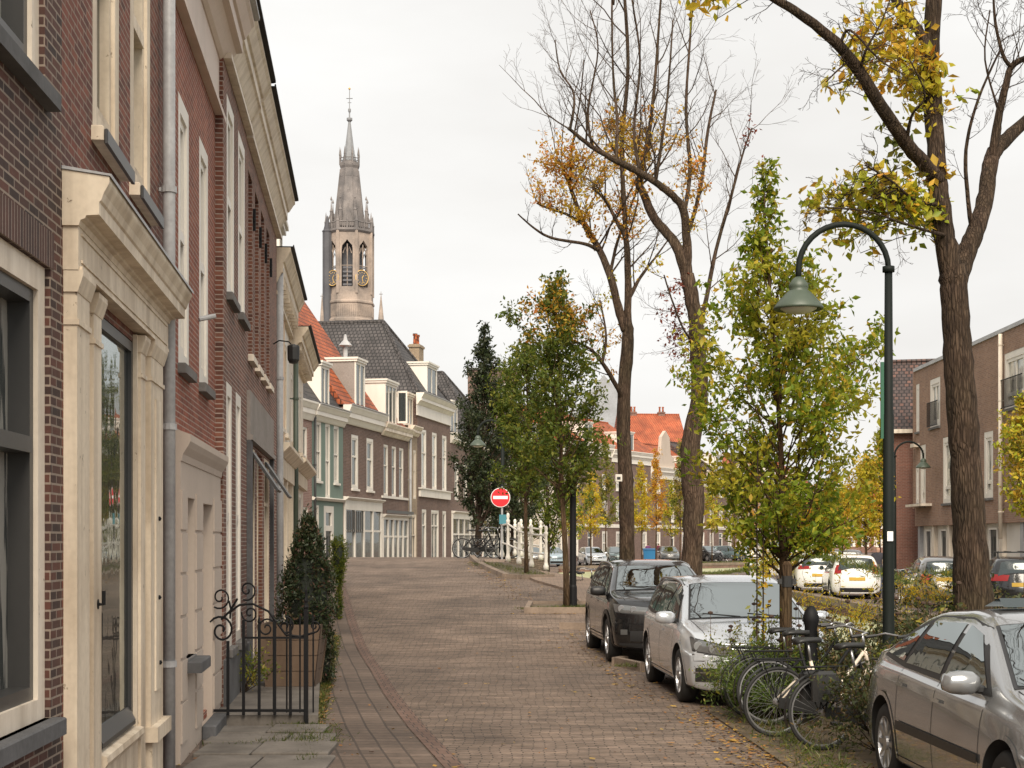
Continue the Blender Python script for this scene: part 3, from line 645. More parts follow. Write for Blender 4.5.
# D1 green
r, w, H = row_house('green_house', 'narrow green rendered house with three tall white windows and dark tiled roof', .97, 5.33, 7.4, 0, 0, 0)
ops = [(.55,1.25,4.1,6.55),(1.8,2.5,3.45,6.55),(3.0,3.75,4.1,6.55),(.35,.95,.5,3.1),(1.6,3.0,.1,3.1)]
m = MB(); wall_mesh(m, w, H, ops, .1); m.build('wall', M['greenpaint'], r)
for o in ops[:4]: window(r, *o, rev=.06, fw=.09, mid=.5, cols=2, sill='white', gm='glass')
doorp(r, *ops[4], rev=.06, fw=.28, fan=.35, dm='darkpaint')
cornice(r, 0, w, H+.1, .65, .35, 'white'); gutter_lip(r, 0, w, H+.1, .35)
m = MB(); m.extr([(-.001,3.3),(-.08,3.3),(-.16,3.4),(-.001,3.45)], 0, w); m.build('string_course', M['white'], r)
gable_roof(r, w, H+.1, 9, 6.4, 'tile_dark'); dormer(r, 1.5, 2.7, .1, H+.15, H+1.95, 2.0); pipe(r, .05, 0, H, .05, -.12, 'darkpaint')
# D2 brown brick with shop
r, w, H = row_house('shop_house', 'brown brick house with two white windows above a striped shop front, orange roof', 5.35, 11.5, 7.75, 0, 0, 0)
ops = [(1.25,2.35,3.95,6.35),(3.7,4.85,3.95,6.35)]
m = MB(); wall_mesh(m, w, H, ops, .12); m.build('wall', M['brick_brown'], r)
for o in ops: window(r, *o, rev=.06, fw=.15, mid=.62, sill='white')
shopfront(r, .05, w-.05, 3.0, 'white', 4, fascia=.42)
m = MB()
for k in range(8): m.box(.3+k*.33,.42+k*.33,-.13,-.1,2.0,2.95)
m.build('shop_blind', M['darkpaint'], r)
cornice(r, 0, w, H+.1, .8, .38, 'white'); gutter_lip(r, 0, w, H+.1, .38)
gable_roof(r, w, H+.1, 9, 6.6, 'tile_orange'); dormer(r, 2.3, 3.8, .1, H+.15, H+2.35, 2.2, 'white', 'greyplaster')
# D3
r, w, H = row_house('shop_house', 'dark brick house with three close windows over a many-paned white shop front', 11.52, 16.7, 7.45, 0, 0, 0)
ops = [(.5,1.35,3.8,6.25),(2.0,2.85,3.8,6.25),(3.4,4.3,3.8,6.25)]
m = MB(); wall_mesh(m, w, H, ops, .12); m.build('wall', M['brick_brown'], r)
for o in ops: window(r, *o, rev=.07, fw=.09, mid=.6)
m = MB(); m.box(.1,w-.1,-.06,-.001,3.68,3.79); m.build('sill_band', M['white'], r)
shopfront(r, .1, w-.2, 2.65, 'white', 5, fascia=.12); MB().box(.0,w,-.3,-.27,2.95,3.1).build('awning_box', M['darkpaint'], r)
cornice(r, 0, w, H+.1, .6, .38, 'offwhite'); gable_roof(r, w, H+.1, 9, 4.4, 'tile_orange')
dormer(r, 1.2, 3.3, .1, H+.15, H+2.2, 2.2, 'white', 'white', 3); pipe(r, w-.05, 0, H, .06, -.14, 'zinc')
m = MB(); y0_, y1_ = -.42, .08
m.box(3.36,3.4,y0_,y1_,H+.3,H+.4); m.box(3.36,3.4,y0_,y1_,H+1.8,H+1.9); m.box(3.36,3.4,y0_,y0_+.07,H+.4,H+1.8); m.box(3.36,3.4,y1_-.07,y1_,H+.4,H+1.8)
o = m.build('open_casement', M['white'], r); MB().box(3.375,3.385,y0_+.07,y1_-.07,H+.4,H+1.8).build('pane', M['glass'], o)
m = MB(); m.lathe([(.12,H+3.4),(.12,H+4.0),(.35,H+4.05),(.12,H+4.3),(.05,H+4.6)], 10, (2.2,2.4,0)); m.build('roof_vent', M['zinc'], r)
# D4 ochre
r, w, H = row_house('brick_house', 'narrow ochre brick house squeezed beside the tall corner house', 16.72, 18.6, 7.7, 0, 0, 0)
ops = [(.15,.75,3.8,6.3),(1.05,1.65,3.8,6.3),(.15,1.7,.4,3.0)]
m = MB(); wall_mesh(m, w, H, ops, .1); m.build('wall', M['brick_ochre'], r)
for o in ops: window(r, *o, rev=.06, fw=.12, mid=.6, cols=1 if o[2] > 1 else 3, fm='offwhite')
cornice(r, 0, w, H+.1, .5, .35, 'offwhite'); dormer(r, .2, 1.4, .1, H+.12, H+1.7, 2, 'offwhite', 'white')
# D5 tall
r, w, H = row_house('corner_house', 'tall brown brick house with deep white cornice and hipped dark tiled roof', 18.62, 26.3, 9.5, 0, 0, 0)
ops = [(.9,2.0,4.4,7.5),(3.3,4.4,4.4,7.5),(5.7,6.8,4.4,7.5),(1.0,2.0,.2,3.3),(3.1,4.9,.2,3.3),(5.8,6.7,.2,3.3)]
m = MB(); wall_mesh(m, w, H, ops, .12, depth=11); m.build('wall', M['brick_brown'], r)
for o in ops: window(r, *o, rev=.06, fw=.13, mid=.62 if o[2] > 4 else .75, cols=2 if o[1]-o[0] > 1.5 else 1, gm='glass_curtain' if o[2] > 4 else 'glass')
m = MB(); m.box(.3,w-.3,-.12,-.001,3.95,4.35); m.extr([(-.001,4.35),(-.2,4.35),(-.2,4.41),(-.001,4.42)], .2, w-.2); m.build('sill_band', M['white'], r)
cornice(r, -.25, w+.1, H+.1, .6, .42, 'white', frieze=.5); gutter_lip(r, -.25, w+.1, H+.1, .42)
gable_roof(r, w, H+.12, 11, 4.3, 'tile_dark', hip='end'); dormer(r, 2.6, 4.9, .1, H+.15, H+1.95, 2.6, 'white', 'white', 2)

# D6, D7
r, w, H = row_house('brick_house', 'brown brick house behind the dark tree with one white dormer', 26.32, 35, 8.0, 0, 0, 0)
ops = [(1.2,2.2,4.0,6.2),(3.6,4.6,4.0,6.2),(6,7,4.0,6.2)]
m = MB(); wall_mesh(m, w, H, ops, .12); m.build('wall', M['brick_brown'], r)
for o in ops: window(r, *o, rev=.06, fw=.14)
shopfront(r, .3, w-.3, 2.9, 'white', 5); cornice(r, 0, w, H+.1, .6, .35, 'white'); gable_roof(r, w, H+.1, 10, 4.4, 'tile_dark'); chimney(r, .9, 2.2, H+.8, 4.4, 1.1, 'brick_ochre'); dormer(r, .6, 2.4, .1, H+.1, H+1.9, 2.2)
r, w, H = row_house('brick_house', 'house with a big dark tiled roof turned towards us behind the dark tree', 35.02, 44.5, 8.0, 0, 0, 0)
ops = [(1.2+k*2.2,2.2+k*2.2,4.0,6.2) for k in range(4)]
m = MB(); wall_mesh(m, w, H, ops, .12); m.build('wall', M['brick_pink'], r)
for o in ops: window(r, *o, rev=.06, fw=.14)
shopfront(r, .3, w-.3, 2.9, 'white', 5); cornice(r, 0, w, H+.1, .5, .3, 'white'); gable_roof(r, w, H+.1, 14, 4.9, 'tile_dark', hip='end')
r, w, H = row_house('brick_house', 'plain brick house at the end of the far left row', 44.52, 54, 7.0, 0, 0, 0)
ops = [(1.2+k*2.2,2.2+k*2.2,4.0,6.2) for k in range(4)]
m = MB(); wall_mesh(m, w, H, ops, .12); m.build('wall', M['brick_brown'], r)
for o in ops: window(r, *o, rev=.06, fw=.14)
shopfront(r, .3, w-.3, 2.9, 'white', 5); cornice(r, 0, w, H+.1, .5, .3, 'white'); gable_roof(r, w, H+.1, 10, 4.2, 'tile_brown')
# brick block above the dark tree
r, w = house('brick_block', 'flat topped brown brick block rising behind the dark tree', (-3.2,112), (.35,112), cat='building')
ops = [(.7,1.5,11.9,13.3),(2.2,3.0,11.9,13.3)]
m = MB(); wall_mesh(m, w, 14.3, ops, .1); m.build('wall', M['brick_brown'], r)
for o in ops: window(r, *o, rev=.06, cols=2)
MB().box(-.1,w+.1,-.1,6.1,14.3,14.45).build('parapet', M['greystone'], r)
# ================================================================ church tower
M['tan'] = stone_mat('tan_stone', (.41,.33,.275), (.2,.17,.15), .22)
M['tangrey'] = stone_mat('grey_tower_stone', (.24,.215,.205), (.12,.112,.112), .3)  # spire stone lightened to carry the haze in its colour
M['sootshade'] = stone_mat('soot_shade_stone', (.1,.1,.11), (.07,.07,.08), .3)  # sooty tower stone, also the painted shade inside the belfry
M['gold'] = mat('gold', (.75,.5,.18), .5, .3)
tw = P(349.5, 541, 368); T = empty('church_tower', (tw.x, 368, 0), R(0)); T.scale = (.94,.94,1); tag(T, 'tall gothic church tower with clock faces, pinnacles and slender grey spire', 'church tower')
def oct_(r, k=8, rot=0): return [(r*math.cos(2*math.pi*(i+.5)/k+rot), r*math.sin(2*math.pi*(i+.5)/k+rot)) for i in range(k)]
m = MB(); m.lathe([(6.5,0),(6.5,53.2),(6.8,53.5),(6.8,54),(6.3,54.3),(6.3,57.6),(6.6,57.9),(6.6,58.3),(6.25,58.5),(6.25,60)], 8)
m.build('shaft', M['tan'], T)
oc = oct_(6.3)
for i in range(8):          # parapet tracery band and blind arches
    m = MB()
    a, b = Vector((*oc[i],0)), Vector((*oc[(i+1)%8],0)); n = ((a+b)/2).normalized()
    for k in range(9): p = a+(b-a)*(k+.5)/9+n*.06; m.tube([p+Vector((0,0,54.8)), p+Vector((0,0,57.4))], .12, 4)
    for (t, r_, z0, z1) in ((.5,.75,48.0,51.6),):
        c = a+(b-a)*t+n*.02; d = (b-a).normalized()
        pts = [c-d*r_+Vector((0,0,z0)), c-d*r_+Vector((0,0,z1-.8)), c+Vector((0,0,z1+.4)), c+d*r_+Vector((0,0,z1-.8)), c+d*r_+Vector((0,0,z0))]
        m.tube(pts, .16, 4)
    m.build('tracery', M['tan'], T)
# belfry: eight piers with pointed openings
m = MB(); inner = MB(); RB = 6.05; oc = oct_(RB)
inner.lathe([(3.3,60),(3.3,74.4)], 8)  # solid dark core added so the openings look shaded inside
for i in range(8):
    a, b = Vector((*oc[i],0)), Vector((*oc[(i+1)%8],0)); d = (b-a); n = ((a+b)/2).normalized(); Lw = d.length; d.normalize()
    def q(t, z, dep=0): return a+d*(t*Lw)-n*dep+Vector((0,0,z))
    lo, hi = .2, .8; zb_, zt_, zp = 61.6, 70.2, 72.6
    arch = [(lo,zt_),(lo+.03,zt_+1),(.5-.1,zp-.6),(.5,zp),(.5+.1,zp-.6),(hi-.03,zt_+1),(hi,zt_)]
    m.quad(q(0,60),q(lo,60),q(lo,zt_),q(0,zt_)); m.quad(q(hi,60),q(1,60),q(1,zt_),q(hi,zt_)); m.quad(q(lo,60),q(hi,60),q(hi,zb_),q(lo,zb_))
    m.add([q(0,zt_)]+[q(*p) for p in arch[:4]]+[q(.5,74.8),q(0,74.8)], [(0,1,2,3,4,5,6)])
    m.add([q(.5,74.8)]+[q(*p) for p in arch[3:]]+[q(1,zt_),q(1,74.8)], [(0,1,2,3,4,5,6)])
    outl = [(lo,zb_)]+arch+[(hi,zb_)]
    for p, s in zip(outl, outl[1:]): m.quad(q(*p),q(*s),q(*s,.7),q(*p,.7))
    m.tube([q(.5,zb_,.35),q(.5,zp-1,.35)], .14, 4); m.tube([q(lo,66.5,.35),q(hi,66.5,.35)], .12, 4)
    m.tube([q(.27,zt_-.8,.35),q(.38,zt_+.6,.35),q(.5,zt_-.8,.35),q(.62,zt_+.6,.35),q(.73,zt_-.8,.35)], .12, 4)
    m.tube([a*1.01+Vector((0,0,60)), a*1.01+Vector((0,0,75))], .42, 6)
m.build('belfry', M['tan'], T, fix=False); 
inner.build('belfry_shade_core', M['sootshade'], T)
for i in range(8):
    lv = MB()
    a = 2*math.pi*(i+1)/8; n = Vector((math.cos(a),math.sin(a),0)); d = Vector((-n.y,n.x,0))
    for k in range(5):
        c = n*5.15+Vector((0,0,62.3+k*1.0)); lv.add([c-d*1.1,c+d*1.1,c+d*1.1+n*.25-Vector((0,0,.45)),c-d*1.1+n*.25-Vector((0,0,.45))], [(0,1,2,3)])
    lv.build('louvres', M['sootshade'], T, fix=False)
for (px_, ang) in ((331,-126),(364,-54),(0,54),(0,126)):
    n = Vector((math.cos(R(ang)),math.sin(R(ang)),0)); d = Vector((-n.y,n.x,0)); c = n*6.0+Vector((0,0,63.6))
    ck = MB(); rr = 1.8; ring = [c+n*.16+d*(rr*math.cos(k*math.pi/12))+Vector((0,0,rr*math.sin(k*math.pi/12))) for k in range(25)]
    ck.add(ring[:24]+[v-n*.3 for v in ring[:24]], [tuple(range(24))]+[(k,(k+1)%24,24+(k+1)%24,24+k) for k in range(24)])
    co = ck.build('clock_face', M['sootshade'], T)
    h = MB(); h.tube([v+n*.03 for v in ring], .1, 4, caps=False)
    for k in range(12): a = k*math.pi/6; v = d*math.cos(a)+Vector((0,0,math.sin(a))); h.tube([c+n*.2+v*1.1, c+n*.2+v*1.42], .07, 4)
    h.tube([c+n*.24, c+n*.24+d*.3+Vector((0,0,-1.2))], .08, 4); h.tube([c+n*.24, c+n*.24+d*.45+Vector((0,0,.6))], .1, 4)
    h.build('clock_hands', M['gold'], co)
# added dark shaft standing in for the tower's sooty left face
m = MB(); m.lathe([(1.25,0),(1.25,74.5),(1.4,74.8),(1.0,75.2),(.1,78.5)], 8, (-5.2,-3.3,0)); m.build('added_dark_shaft', M['sootshade'], T)
# gallery, pinnacles, lantern and spire
m = MB(); m.lathe([(6.2,74.4),(6.6,74.8),(6.6,75.3),(6.1,75.4),(4.2,75.5),(4.2,78)], 8)
oc = oct_(6.25)
for i in range(8):
    a, b = Vector((*oc[i],0)), Vector((*oc[(i+1)%8],0))
    for k in range(1,8): p = a+(b-a)*k/8; m.tube([p+Vector((0,0,75.3)), p+Vector((0,0,76.7))], .11, 4)
    m.tube([a+Vector((0,0,76.8)), b+Vector((0,0,76.8))], .16, 4)
    m.lathe([(.42,75),(.42,76.9),(.5,77),(.3,77.4),(.05,79.4)], 6, a*.98)
    m.lathe([(.25,75),(.25,77),(.3,77.1),(.05,78.6)], 5, (a+b)/2*.99)
    i2 = a*.76; m.lathe([(.38,76),(.38,79.6),(.48,79.8),(.22,80.3),(.05,82.4),(.28,82.5),(.28,82.7),(.03,83.4)], 6, i2); m.tube([a*.97+Vector((0,0,76.6)), i2+Vector((0,0,79.4))], .2, 4)
    g = (a+b)/2*.72; dd = (b-a).normalized(); m.add([g-dd*1.6+Vector((0,0,76)), g+dd*1.6+Vector((0,0,76)), g+Vector((0,0,81.5))], [(0,1,2)])
m.build('gallery', M['tangrey'], T)
m = MB(); m.lathe([(4.4,75),(4.0,77),(2.35,90.2),(2.6,90.8),(2.6,91.6),(2.0,91.7),(2.0,92.0)], 8); m.build('lower_spire', M['tangrey'], T)
m = MB(); oc = oct_(3.95); oc2 = oct_(2.35)
for i in range(8): m.tube([Vector((*oc[i],76.6)), Vector((*oc2[i],90))], .18, 4)
for z, r_ in ((80.5,3.3),(84,2.85)):
    for p in oct_(r_, 8, math.pi/8): m.lathe([(.25,z),(.32,z+.9),(.02,z+1.9)], 4, (p[0]*.95,p[1]*.95,0))
for p in oct_(2.5): m.lathe([(.2,91),(.2,93.2),(.28,93.3),(.02,95.3)], 5, (p[0],p[1],0))
for p, s in zip(oct_(2.5), oct_(2.5)[1:]+oct_(2.5)[:1]): m.tube([(*p,92.6),(*s,92.6)], .1, 4); m.tube([(*p,88.2),(*s,88.2)], .14, 4)
m.build('spire_ribs', M['tangrey'], T)
m = MB(); m.lathe([(1.95,92),(1.3,94.2),(.32,101.4),(.75,101.8),(.75,102.3),(.2,102.5),(.16,103.5),(.38,104),(.38,104.4),(.1,104.8),(.09,109)], 8)
m.tube([(-.8,0,107),(.8,0,107)], .1, 4); m.tube([(-.45,0,106),(.45,0,106)], .08, 4); m.build('upper_spire', M['slate'], T)
MB().lathe([(.0,108.9),(.35,109.3),(.0,109.7)], 8).build('weather_vane', M['gold'], T)
for (px_, topy, b, h) in ((381,295,1.0,1),(322,297,.7,1),):
    p = P(px_, topy, 352); r = empty('church_pinnacle', (p.x, 352, 0)); tag(r, 'small pointed stone turret just %s of the church tower' % ('right' if px_ > 350 else 'left'), 'turret')
    MB().lathe([(b*1.3,0),(b*1.3,p.z-9),(b*1.5,p.z-8.8),(b,p.z-8.4),(.08,p.z),(.04,p.z+.8)], 8).build('spirelet', M['tan'], r)
    MB().tube([(-.4,0,p.z+.2),(.4,0,p.z+.2)], .07, 4).build('cross', M['tangrey'], r)
M['blind'] = glass_mat('blind_glass', (.1,.1,.1), .06, light=(.62,.58,.5), gl=.5)
# ================================================================ right-hand modern brick building
r, w = house('brick_block', 'modern brown brick housing block with tall white windows above a white ground floor', (17.0,65.4), (16.66,44), cat='building')
u = lambda Y: 65.4-Y
ops = [(u(62.9),u(61.3),6.5,8.45),(u(60.9),u(59.6),3.4,5.98),(u(64.5),u(63.6),3.4,5.9),(u(55.3),u(54.2),3.45,5.8),(u(52.9),u(50.6),6.4,8.3),(u(50),u(47.5),6.4,8.3),(u(49.5),u(48),3.4,5.8),(.2,.75,6.5,8.5),(.15,.75,3.5,5.1)]
m = MB(); wall_mesh(m, w, 9.06, ops, .1, z0=2.55, depth=10); m.quad((0,0,2.55),(w,0,2.55),(w,10,2.55),(0,10,2.55)); m.build('wall', M['brick_modern'], r)
for i, o in enumerate(ops):
    window(r, *o, rev=.06, fw=.22, mid=0 if i < 1 else .2, cols=2 if i in (0,4,5) else 1, sill='greystone', gm='blind')
m = MB(); m.box(-.05,w,-.06,10.1,9.06,9.2); m.build('roof_edge', M['zinc'], r)
m = MB(); m.box(0,w,.25,9.8,0,2.549); m.build('ground_floor_wall', M['white'], r)
for k, (a, b) in enumerate(((1.2,2.1),(3.6,4.5),(7,8),(10.2,11.2),(14,15))):
    doorp(r, a, b, .05, 2.4, rev=.2, fan=0, dm='darkpaint' if k % 2 else 'greystone', fw=.07)
for k in range(9): MB().box(.1+k*2.3,.45+k*2.3,.1,.249,0,2.549).build('panel', M['offwhite' if k % 3 else 'zinc'], r)
m = MB()
for (a, b) in ((u(62.9),u(61.3)),(u(52.9),u(50.6))):
    m = MB()
    z = ops[0][2] if a < 5 else 6.4
    for zz in (z+.05, z+1.0): m.tube([(a,-.12,zz),(b,-.12,zz)], .02, 5)
    k = a
    while k <= b+.01: m.tube([(k,-.12,z+.05),(k,-.12,z+1.0)], .012, 4); k += .13
    m.build('balcony_rail', M['castiron'], r)
pipe(r, u(52.95), 2.0, 9.0, .07, -.12, 'offwhite'); m = MB(); m.box(-.3,.02,-.02,3,3.3,9.06)
m.build('return_wall', M['brick_modern'], r)
MB().box(u(65.2),u(62.6),-.45,.0,3.35,3.45).build('bay_sill', M['offwhite'], r); MB().box(u(65.2),u(64.6),-.25,0,5.85,6.0).build('bay_sill', M['offwhite'], r)
# tiled house beyond
r, w = house('brick_house', 'red brick house with steep dark tiled roof beyond the modern block', (16.45,66.8), (26.8,64.2))
m = MB(); wall_mesh(m, w, 6.7, [(3.2,4.2,3.8,5.4)], .1, depth=9); m.build('wall', brick_mat('brick_wine', (.24,.10,.07), (.18,.075,.055), (.26,.19,.15)), r)
window(r, 3.2,4.2,3.8,5.4, rev=.07)
mb = MB(); mb.add([(-.3,-.3,6.7),(w,-.3,6.7),(w,4.2,10.1),(-.3,4.2,10.1),(w,9,6.7),(-.3,9,6.7)], [(0,1,2,3),(3,2,4,5),(0,3,5),(1,4,2)]); o = mb.build('roof', M['tile_brown'], r)
MB().tube([(-.3,4.2,10.13),(w,4.2,10.13)], .10, 6).build('ridge_tiles', M['tile_brown'], o)
MB().box(-.3,w,-.42,-.3,6.55,6.72).build('eaves_board', M['offwhite'], r)
# ================================================================ houses across the far quay
FA = Vector((5.5,146)); FB = Vector((44,215)); FD = (FB-FA).normalized()
far = [('brown house across the canal left of the first big trunk', 9.5, 11.3, 'brick_brown','tile_orange',3,'hip'),
 ('brown brick house with a broad white classical cornice beyond the canal', 9.5, 10.9, 'brick_brown','tile_orange',3,None),
 ('brick house with a pale pointed neck gable beyond the canal', 7.5, 9.6, 'brick_brown','tile_orange',2,'gable'),
 ('low brown house right of the pale neck gable beyond the canal', 8, 9.2, 'brick_mid','tile_orange',3,None),
 ('dark brick house across the canal behind the second big trunk', 8.5, 9.8, 'brick_brown','tile_brown',3,None),
 ('pink brick house across the canal behind the young tree', 9, 9.0, 'brick_pink','tile_orange',3,None),
 ('tan house across the canal at the right end of its row', 10, 9.4, 'brick_ochre','tile_brown',3,None),
 ('furthest brick house of the row across the canal', 12, 9.0, 'brick_brown','tile_orange',4,None)]
t = -14.0; far = [('pale house hidden behind the green trees left of the row', 13.5, 10.4, 'offwhite','tile_dark',4,None)]+far
for lab, w_, H, wm, rm, nw, gt in far:
    A = FA+FD*t; B = FA+FD*(t+w_); t += w_+.02
    r, w = house('canal_house', lab, (A.x,A.y), (B.x,B.y), group=None)
    ops = []
    for fl, (c, d) in enumerate(((.6,2.9),(4.0,5.9),(7.0,8.5))):
        if d > H-1: break
        for k in range(nw): cx = w*(k+.5)/nw; ops.append((cx-.6,cx+.6,c if not(fl==0 and k==1) else .1,d))
    m = MB(); wall_mesh(m, w, H, ops, .15, depth=10); m.build('wall', M[wm], r)
    for o in ops:
        if o[2] < .2: doorp(r, *o, rev=.1, fw=.15, dm='red' if 'right end' in lab or 'classical' in lab else 'darkpaint')
        else: window(r, *o, rev=.07, fw=.19, cols=2, gm='farglass', sill='white')
    cornice(r, -.05, w+.05, H+.15, .8, .4, 'white', frieze=.4)
    MB().box(.05,w-.05,-.06,-.001,3.25,3.6).build('string_course', M['white'], r)
    gable_roof(r, w, H+.15, 10, 3.4, rm)
    if gt == 'gable':
        m = MB(); pr = [(1.2,H),(w-1.2,H),(w-1.5,H+1.2),(w-2.4,H+1.6),(w-2.7,H+3.4),(w/2,H+4.1),(2.7,H+3.4),(2.4,H+1.6),(1.5,H+1.2)]
        n = len(pr); m.add([(x,-.05,z) for x,z in pr]+[(x,.3,z) for x,z in pr], [tuple(range(n)), tuple(range(2*n-1,n-1,-1))]+[(i,(i+1)%n,n+(i+1)%n,n+i) for i in range(n)])
        m.build('neck_gable', M['cream2'], r)
    else: dormer(r, w/2-.9, w/2+.9, .2, H+.2, H+2.1, 2.5, 'white', 'white', 2, 'farglass')
# big new orange roof and slate church roof behind
r, w = house('roofed_hall', 'large hall with bright new orange tiled roof above the canal houses', (13.3,182), (21.0,182.6), cat='building')
m = MB(); wall_mesh(m, w, 12.2, [], .1, depth=14); m.build('wall', M['brick_brown'], r)
gable_roof(r, w, 12.2, 14, 5.2, 'orange_new'); m = MB(); m.box(-.2,w+.2,-.3,0,12.0,12.25); m.build('eaves_board', M['white'], r)
chimney(r, 2, 7, 16.5, 1.2, .8, 'brick_mid', 2); chimney(r, 5.5, 7, 16.5, 1.2, .8, 'brick_mid', 2)
r = empty('slate_church', (P(606,541,225).x,225,0)); tag(r, 'grey slate church roof with a steep gable beyond the orange roofs', 'church')
m = MB(); m.box(-9,8,0,25,0,16); m.build('wall', M['tan'], r)
z = P(0,371,225).z
m = MB(); m.add([(-9,-.3,16),(8.3,-.3,16),(0,5,z),(-9,26,16),(8.3,26,16),(0,26,z)], [(0,1,2),(0,2,5,3),(1,4,5,2),(3,5,4)]); m.build('roof', M['slate'], r)
# houses far right
x = 36
for k, (lab, wm) in enumerate((('red brick terrace house far off beyond the white footbridge', 'brick_mid'),('pale far terrace house behind the white footbridge','brick_pink'),('distant orange roofed brick house near the lamp post','brick_bright'),('distant ochre brick house left of the modern block','brick_ochre'))):
    r, w = house('terrace_house', lab, (x,262), (x+10,262)); x += 10.02
    ops = [(.8+j*2.3,2.0+j*2.3,c,d) for c, d in ((.8,2.8),(4,5.8)) for j in range(4)]
    m = MB(); wall_mesh(m, w, 7, ops, .1); m.build('wall', M[wm], r)
    for o in ops: window(r, *o, rev=.06, fw=.2, gm='farglass')
    gable_roof(r, w, 7, 8, 3.6, 'tile_orange' if k != 1 else 'tile_dark')
# white footbridge far right
r = empty('footbridge', (P(862,541,185).x,185,0)); tag(r, 'white railed footbridge on a brick arch far along the canal', 'bridge')
m = MB(); n = 14
for i in range(n):
    a, b = -9+18*i/n, -9+18*(i+1)/n; f1 = lambda q: .25+1.0*(1-(q/9)**2); f0 = lambda q: -.8+1.4*math.sqrt(max(0,1-(q/6.5)**2)) if abs(q) < 6.5 else -1.7
    vs = [(a,0,f0(a)),(b,0,f0(b)),(b,0,f1(b)),(a,0,f1(a))]; vs += [(x_,5,z_) for x_,_,z_ in vs]; m.add(vs, [(0,1,2,3),(7,6,5,4),(0,4,5,1),(3,2,6,7)])
m.build('arch', M['brick_mid'], r)
m = MB()
for yy in (.15, 4.85):
    for z_ in (.55, 1.1): m.tube([(q,yy,f1(q)+z_) for q in np.linspace(-9,9,13)], .05, 5)
    for q in np.linspace(-9,9,13): m.tube([(q,yy,f1(q)),(q,yy,f1(q)+1.2)], .07, 5)
m.build('railing', M['white'], r)
# ================================================================ bridge railing (white cast iron)
def railing(name, label, pts, hgt, rails=(1.0,.45)):
    r = empty(name, (pts[0][0],pts[0][1],hz(pts[0][1])+.06)); tag(r, label, 'railing', 'white railings of the near bridge'); o = Vector((pts[0][0],pts[0][1],hz(pts[0][1])+.06))
    tops = []
    for i, (x, y) in enumerate(pts):
        b = Vector((x,y,hz(y)+.06))-o; H = hgt[i]
        s = H/1.25
        pr = [(.13,0),(.13,.12),(.10,.16),(.075,.25),(.09,.5),(.075,.55),(.065,.8),(.085,.84),(.06,.9),(.07,1.0),(.1,1.04),(.1,1.1),(.05,1.13),(.09,1.2),(.07,1.27),(.0,1.3)]
        m = MB(); m.csm = True; m.lathe([(a*.62, c*s) for a, c in pr], 12, b); m.build('post', M['white'], r); tops.append((b, s))
    for i, ((a, s1), (b, s2)) in enumerate(zip(tops, tops[1:])):
        for z in rails: 
            m = MB(); m.tube([a+Vector((0,0,z*s1)), b+Vector((0,0,z*s2))], .028, 8); m.build('rail', M['white'], r)
    return r
pa = [(X_at(546,44.3),44.3),(X_at(531.5,45.4),45.4),(X_at(519,46.6),46.6),(X_at(508,47.8),47.8),(X_at(502,50.2),50.2)]
railing('bridge_railing', 'white cast iron railing stepping up beside the no-entry sign', pa, (1.22,1.2,1.22,1.45,1.3))
railing('bridge_railing', 'second white railing behind, along the other side of the bridge', [(.9,48.6),(.6,49.8),(.3,51.2),(.1,52.8)], (1.2,1.2,1.2,1.2))
# ================================================================ street lamps, sign
def lamp(label, x, y, z0, H, arm, r0=.065, head=.31, dirx=-1, mpole='polegreen', mhead='lampgreen'):
    r = empty('street_lamp', (x,y,z0)); tag(r, label, 'street lamp', 'bow topped street lamps')
    m = MB(); m.csm = True
    m.lathe([(.13,0),(.13,.5),(.11,.6),(r0*1.25,.75),(r0*1.2,1.3),(r0*1.1,H*.62),(r0*.95,H*.62+.02),(r0*.8,H-arm/2)], 14)
    m.lathe([(r0*1.25,H-arm/2-.03),(r0*1.25,H-arm/2+.03)], 12)
    m.build('pole', M[mpole], r)
    m = MB(); m.csm = True; ra = arm/2; zc = H-ra
    pts = [(0,0,zc)]+[(dirx*(ra-ra*math.cos(a)),0,zc+ra*math.sin(a)) for a in np.linspace(0,math.pi,17)]+[(dirx*arm,0,zc-.12)]
    m.tube(pts, r0*.62, 10); m.build('bow', M[mpole], r)
    m = MB(); m.csm = True; s = head/.31; zt = zc-.10
    m.lathe([(.04*s,zt+.02),(.075*s,zt-.0),(.125*s,zt-.07*s),(.13*s,zt-.12*s),(.115*s,zt-.15*s),(.16*s,zt-.18*s),(.27*s,zt-.30*s),(.325*s,zt-.375*s),(.33*s,zt-.40*s),(.31*s,zt-.41*s),(.25*s,zt-.34*s)], 28, (dirx*arm,0,0)); ho = m.build('lamp_shade', M[mhead], r)
    m = MB(); m.csm = True; m.lathe([(.24*s,zt-.36*s),(.24*s,zt-.40*s),(.15*s,zt-.45*s),(.02,zt-.47*s)], 18, (dirx*arm,0,0)); m.build('lens', mat('lamp_lens', (.5,.48,.42), .25), ho)
    return r
lx = X_at(888.5, 16.2); r = lamp('tall dark street lamp with green bell shade beside the big right trunk', lx, 16.2, 0, 5.24, .94, r0=.05, head=.245)
m = MB(); m.box(-.082,-.05,-.015,.015,3.0,3.8); m.build('street_sign', mat('sign_green', (.015,.09,.05), .5), r)
m = MB(); m.box(-.03,.03,-.075,-.066,1.93,2.03); m.build('sticker', M['signwhite'], r)
lamp('far street lamp with bow arm in front of the modern brick block', 15.3, 62, 0, 5.9, 1.15, dirx=1, head=.28)
rs = X_at(502.5, 50); lamp('street lamp leaning over the street beside the dark columnar tree', rs, 50.3, hz(50), 4.5, .8, head=.25, dirx=-1)
r = empty('no_entry_sign', (X_at(500.5,50),49.9,hz(50))); tag(r, 'round red no-entry sign with white bar at the bridge', 'road sign')
zc = P(500,497.5,49.9).z-hz(50)
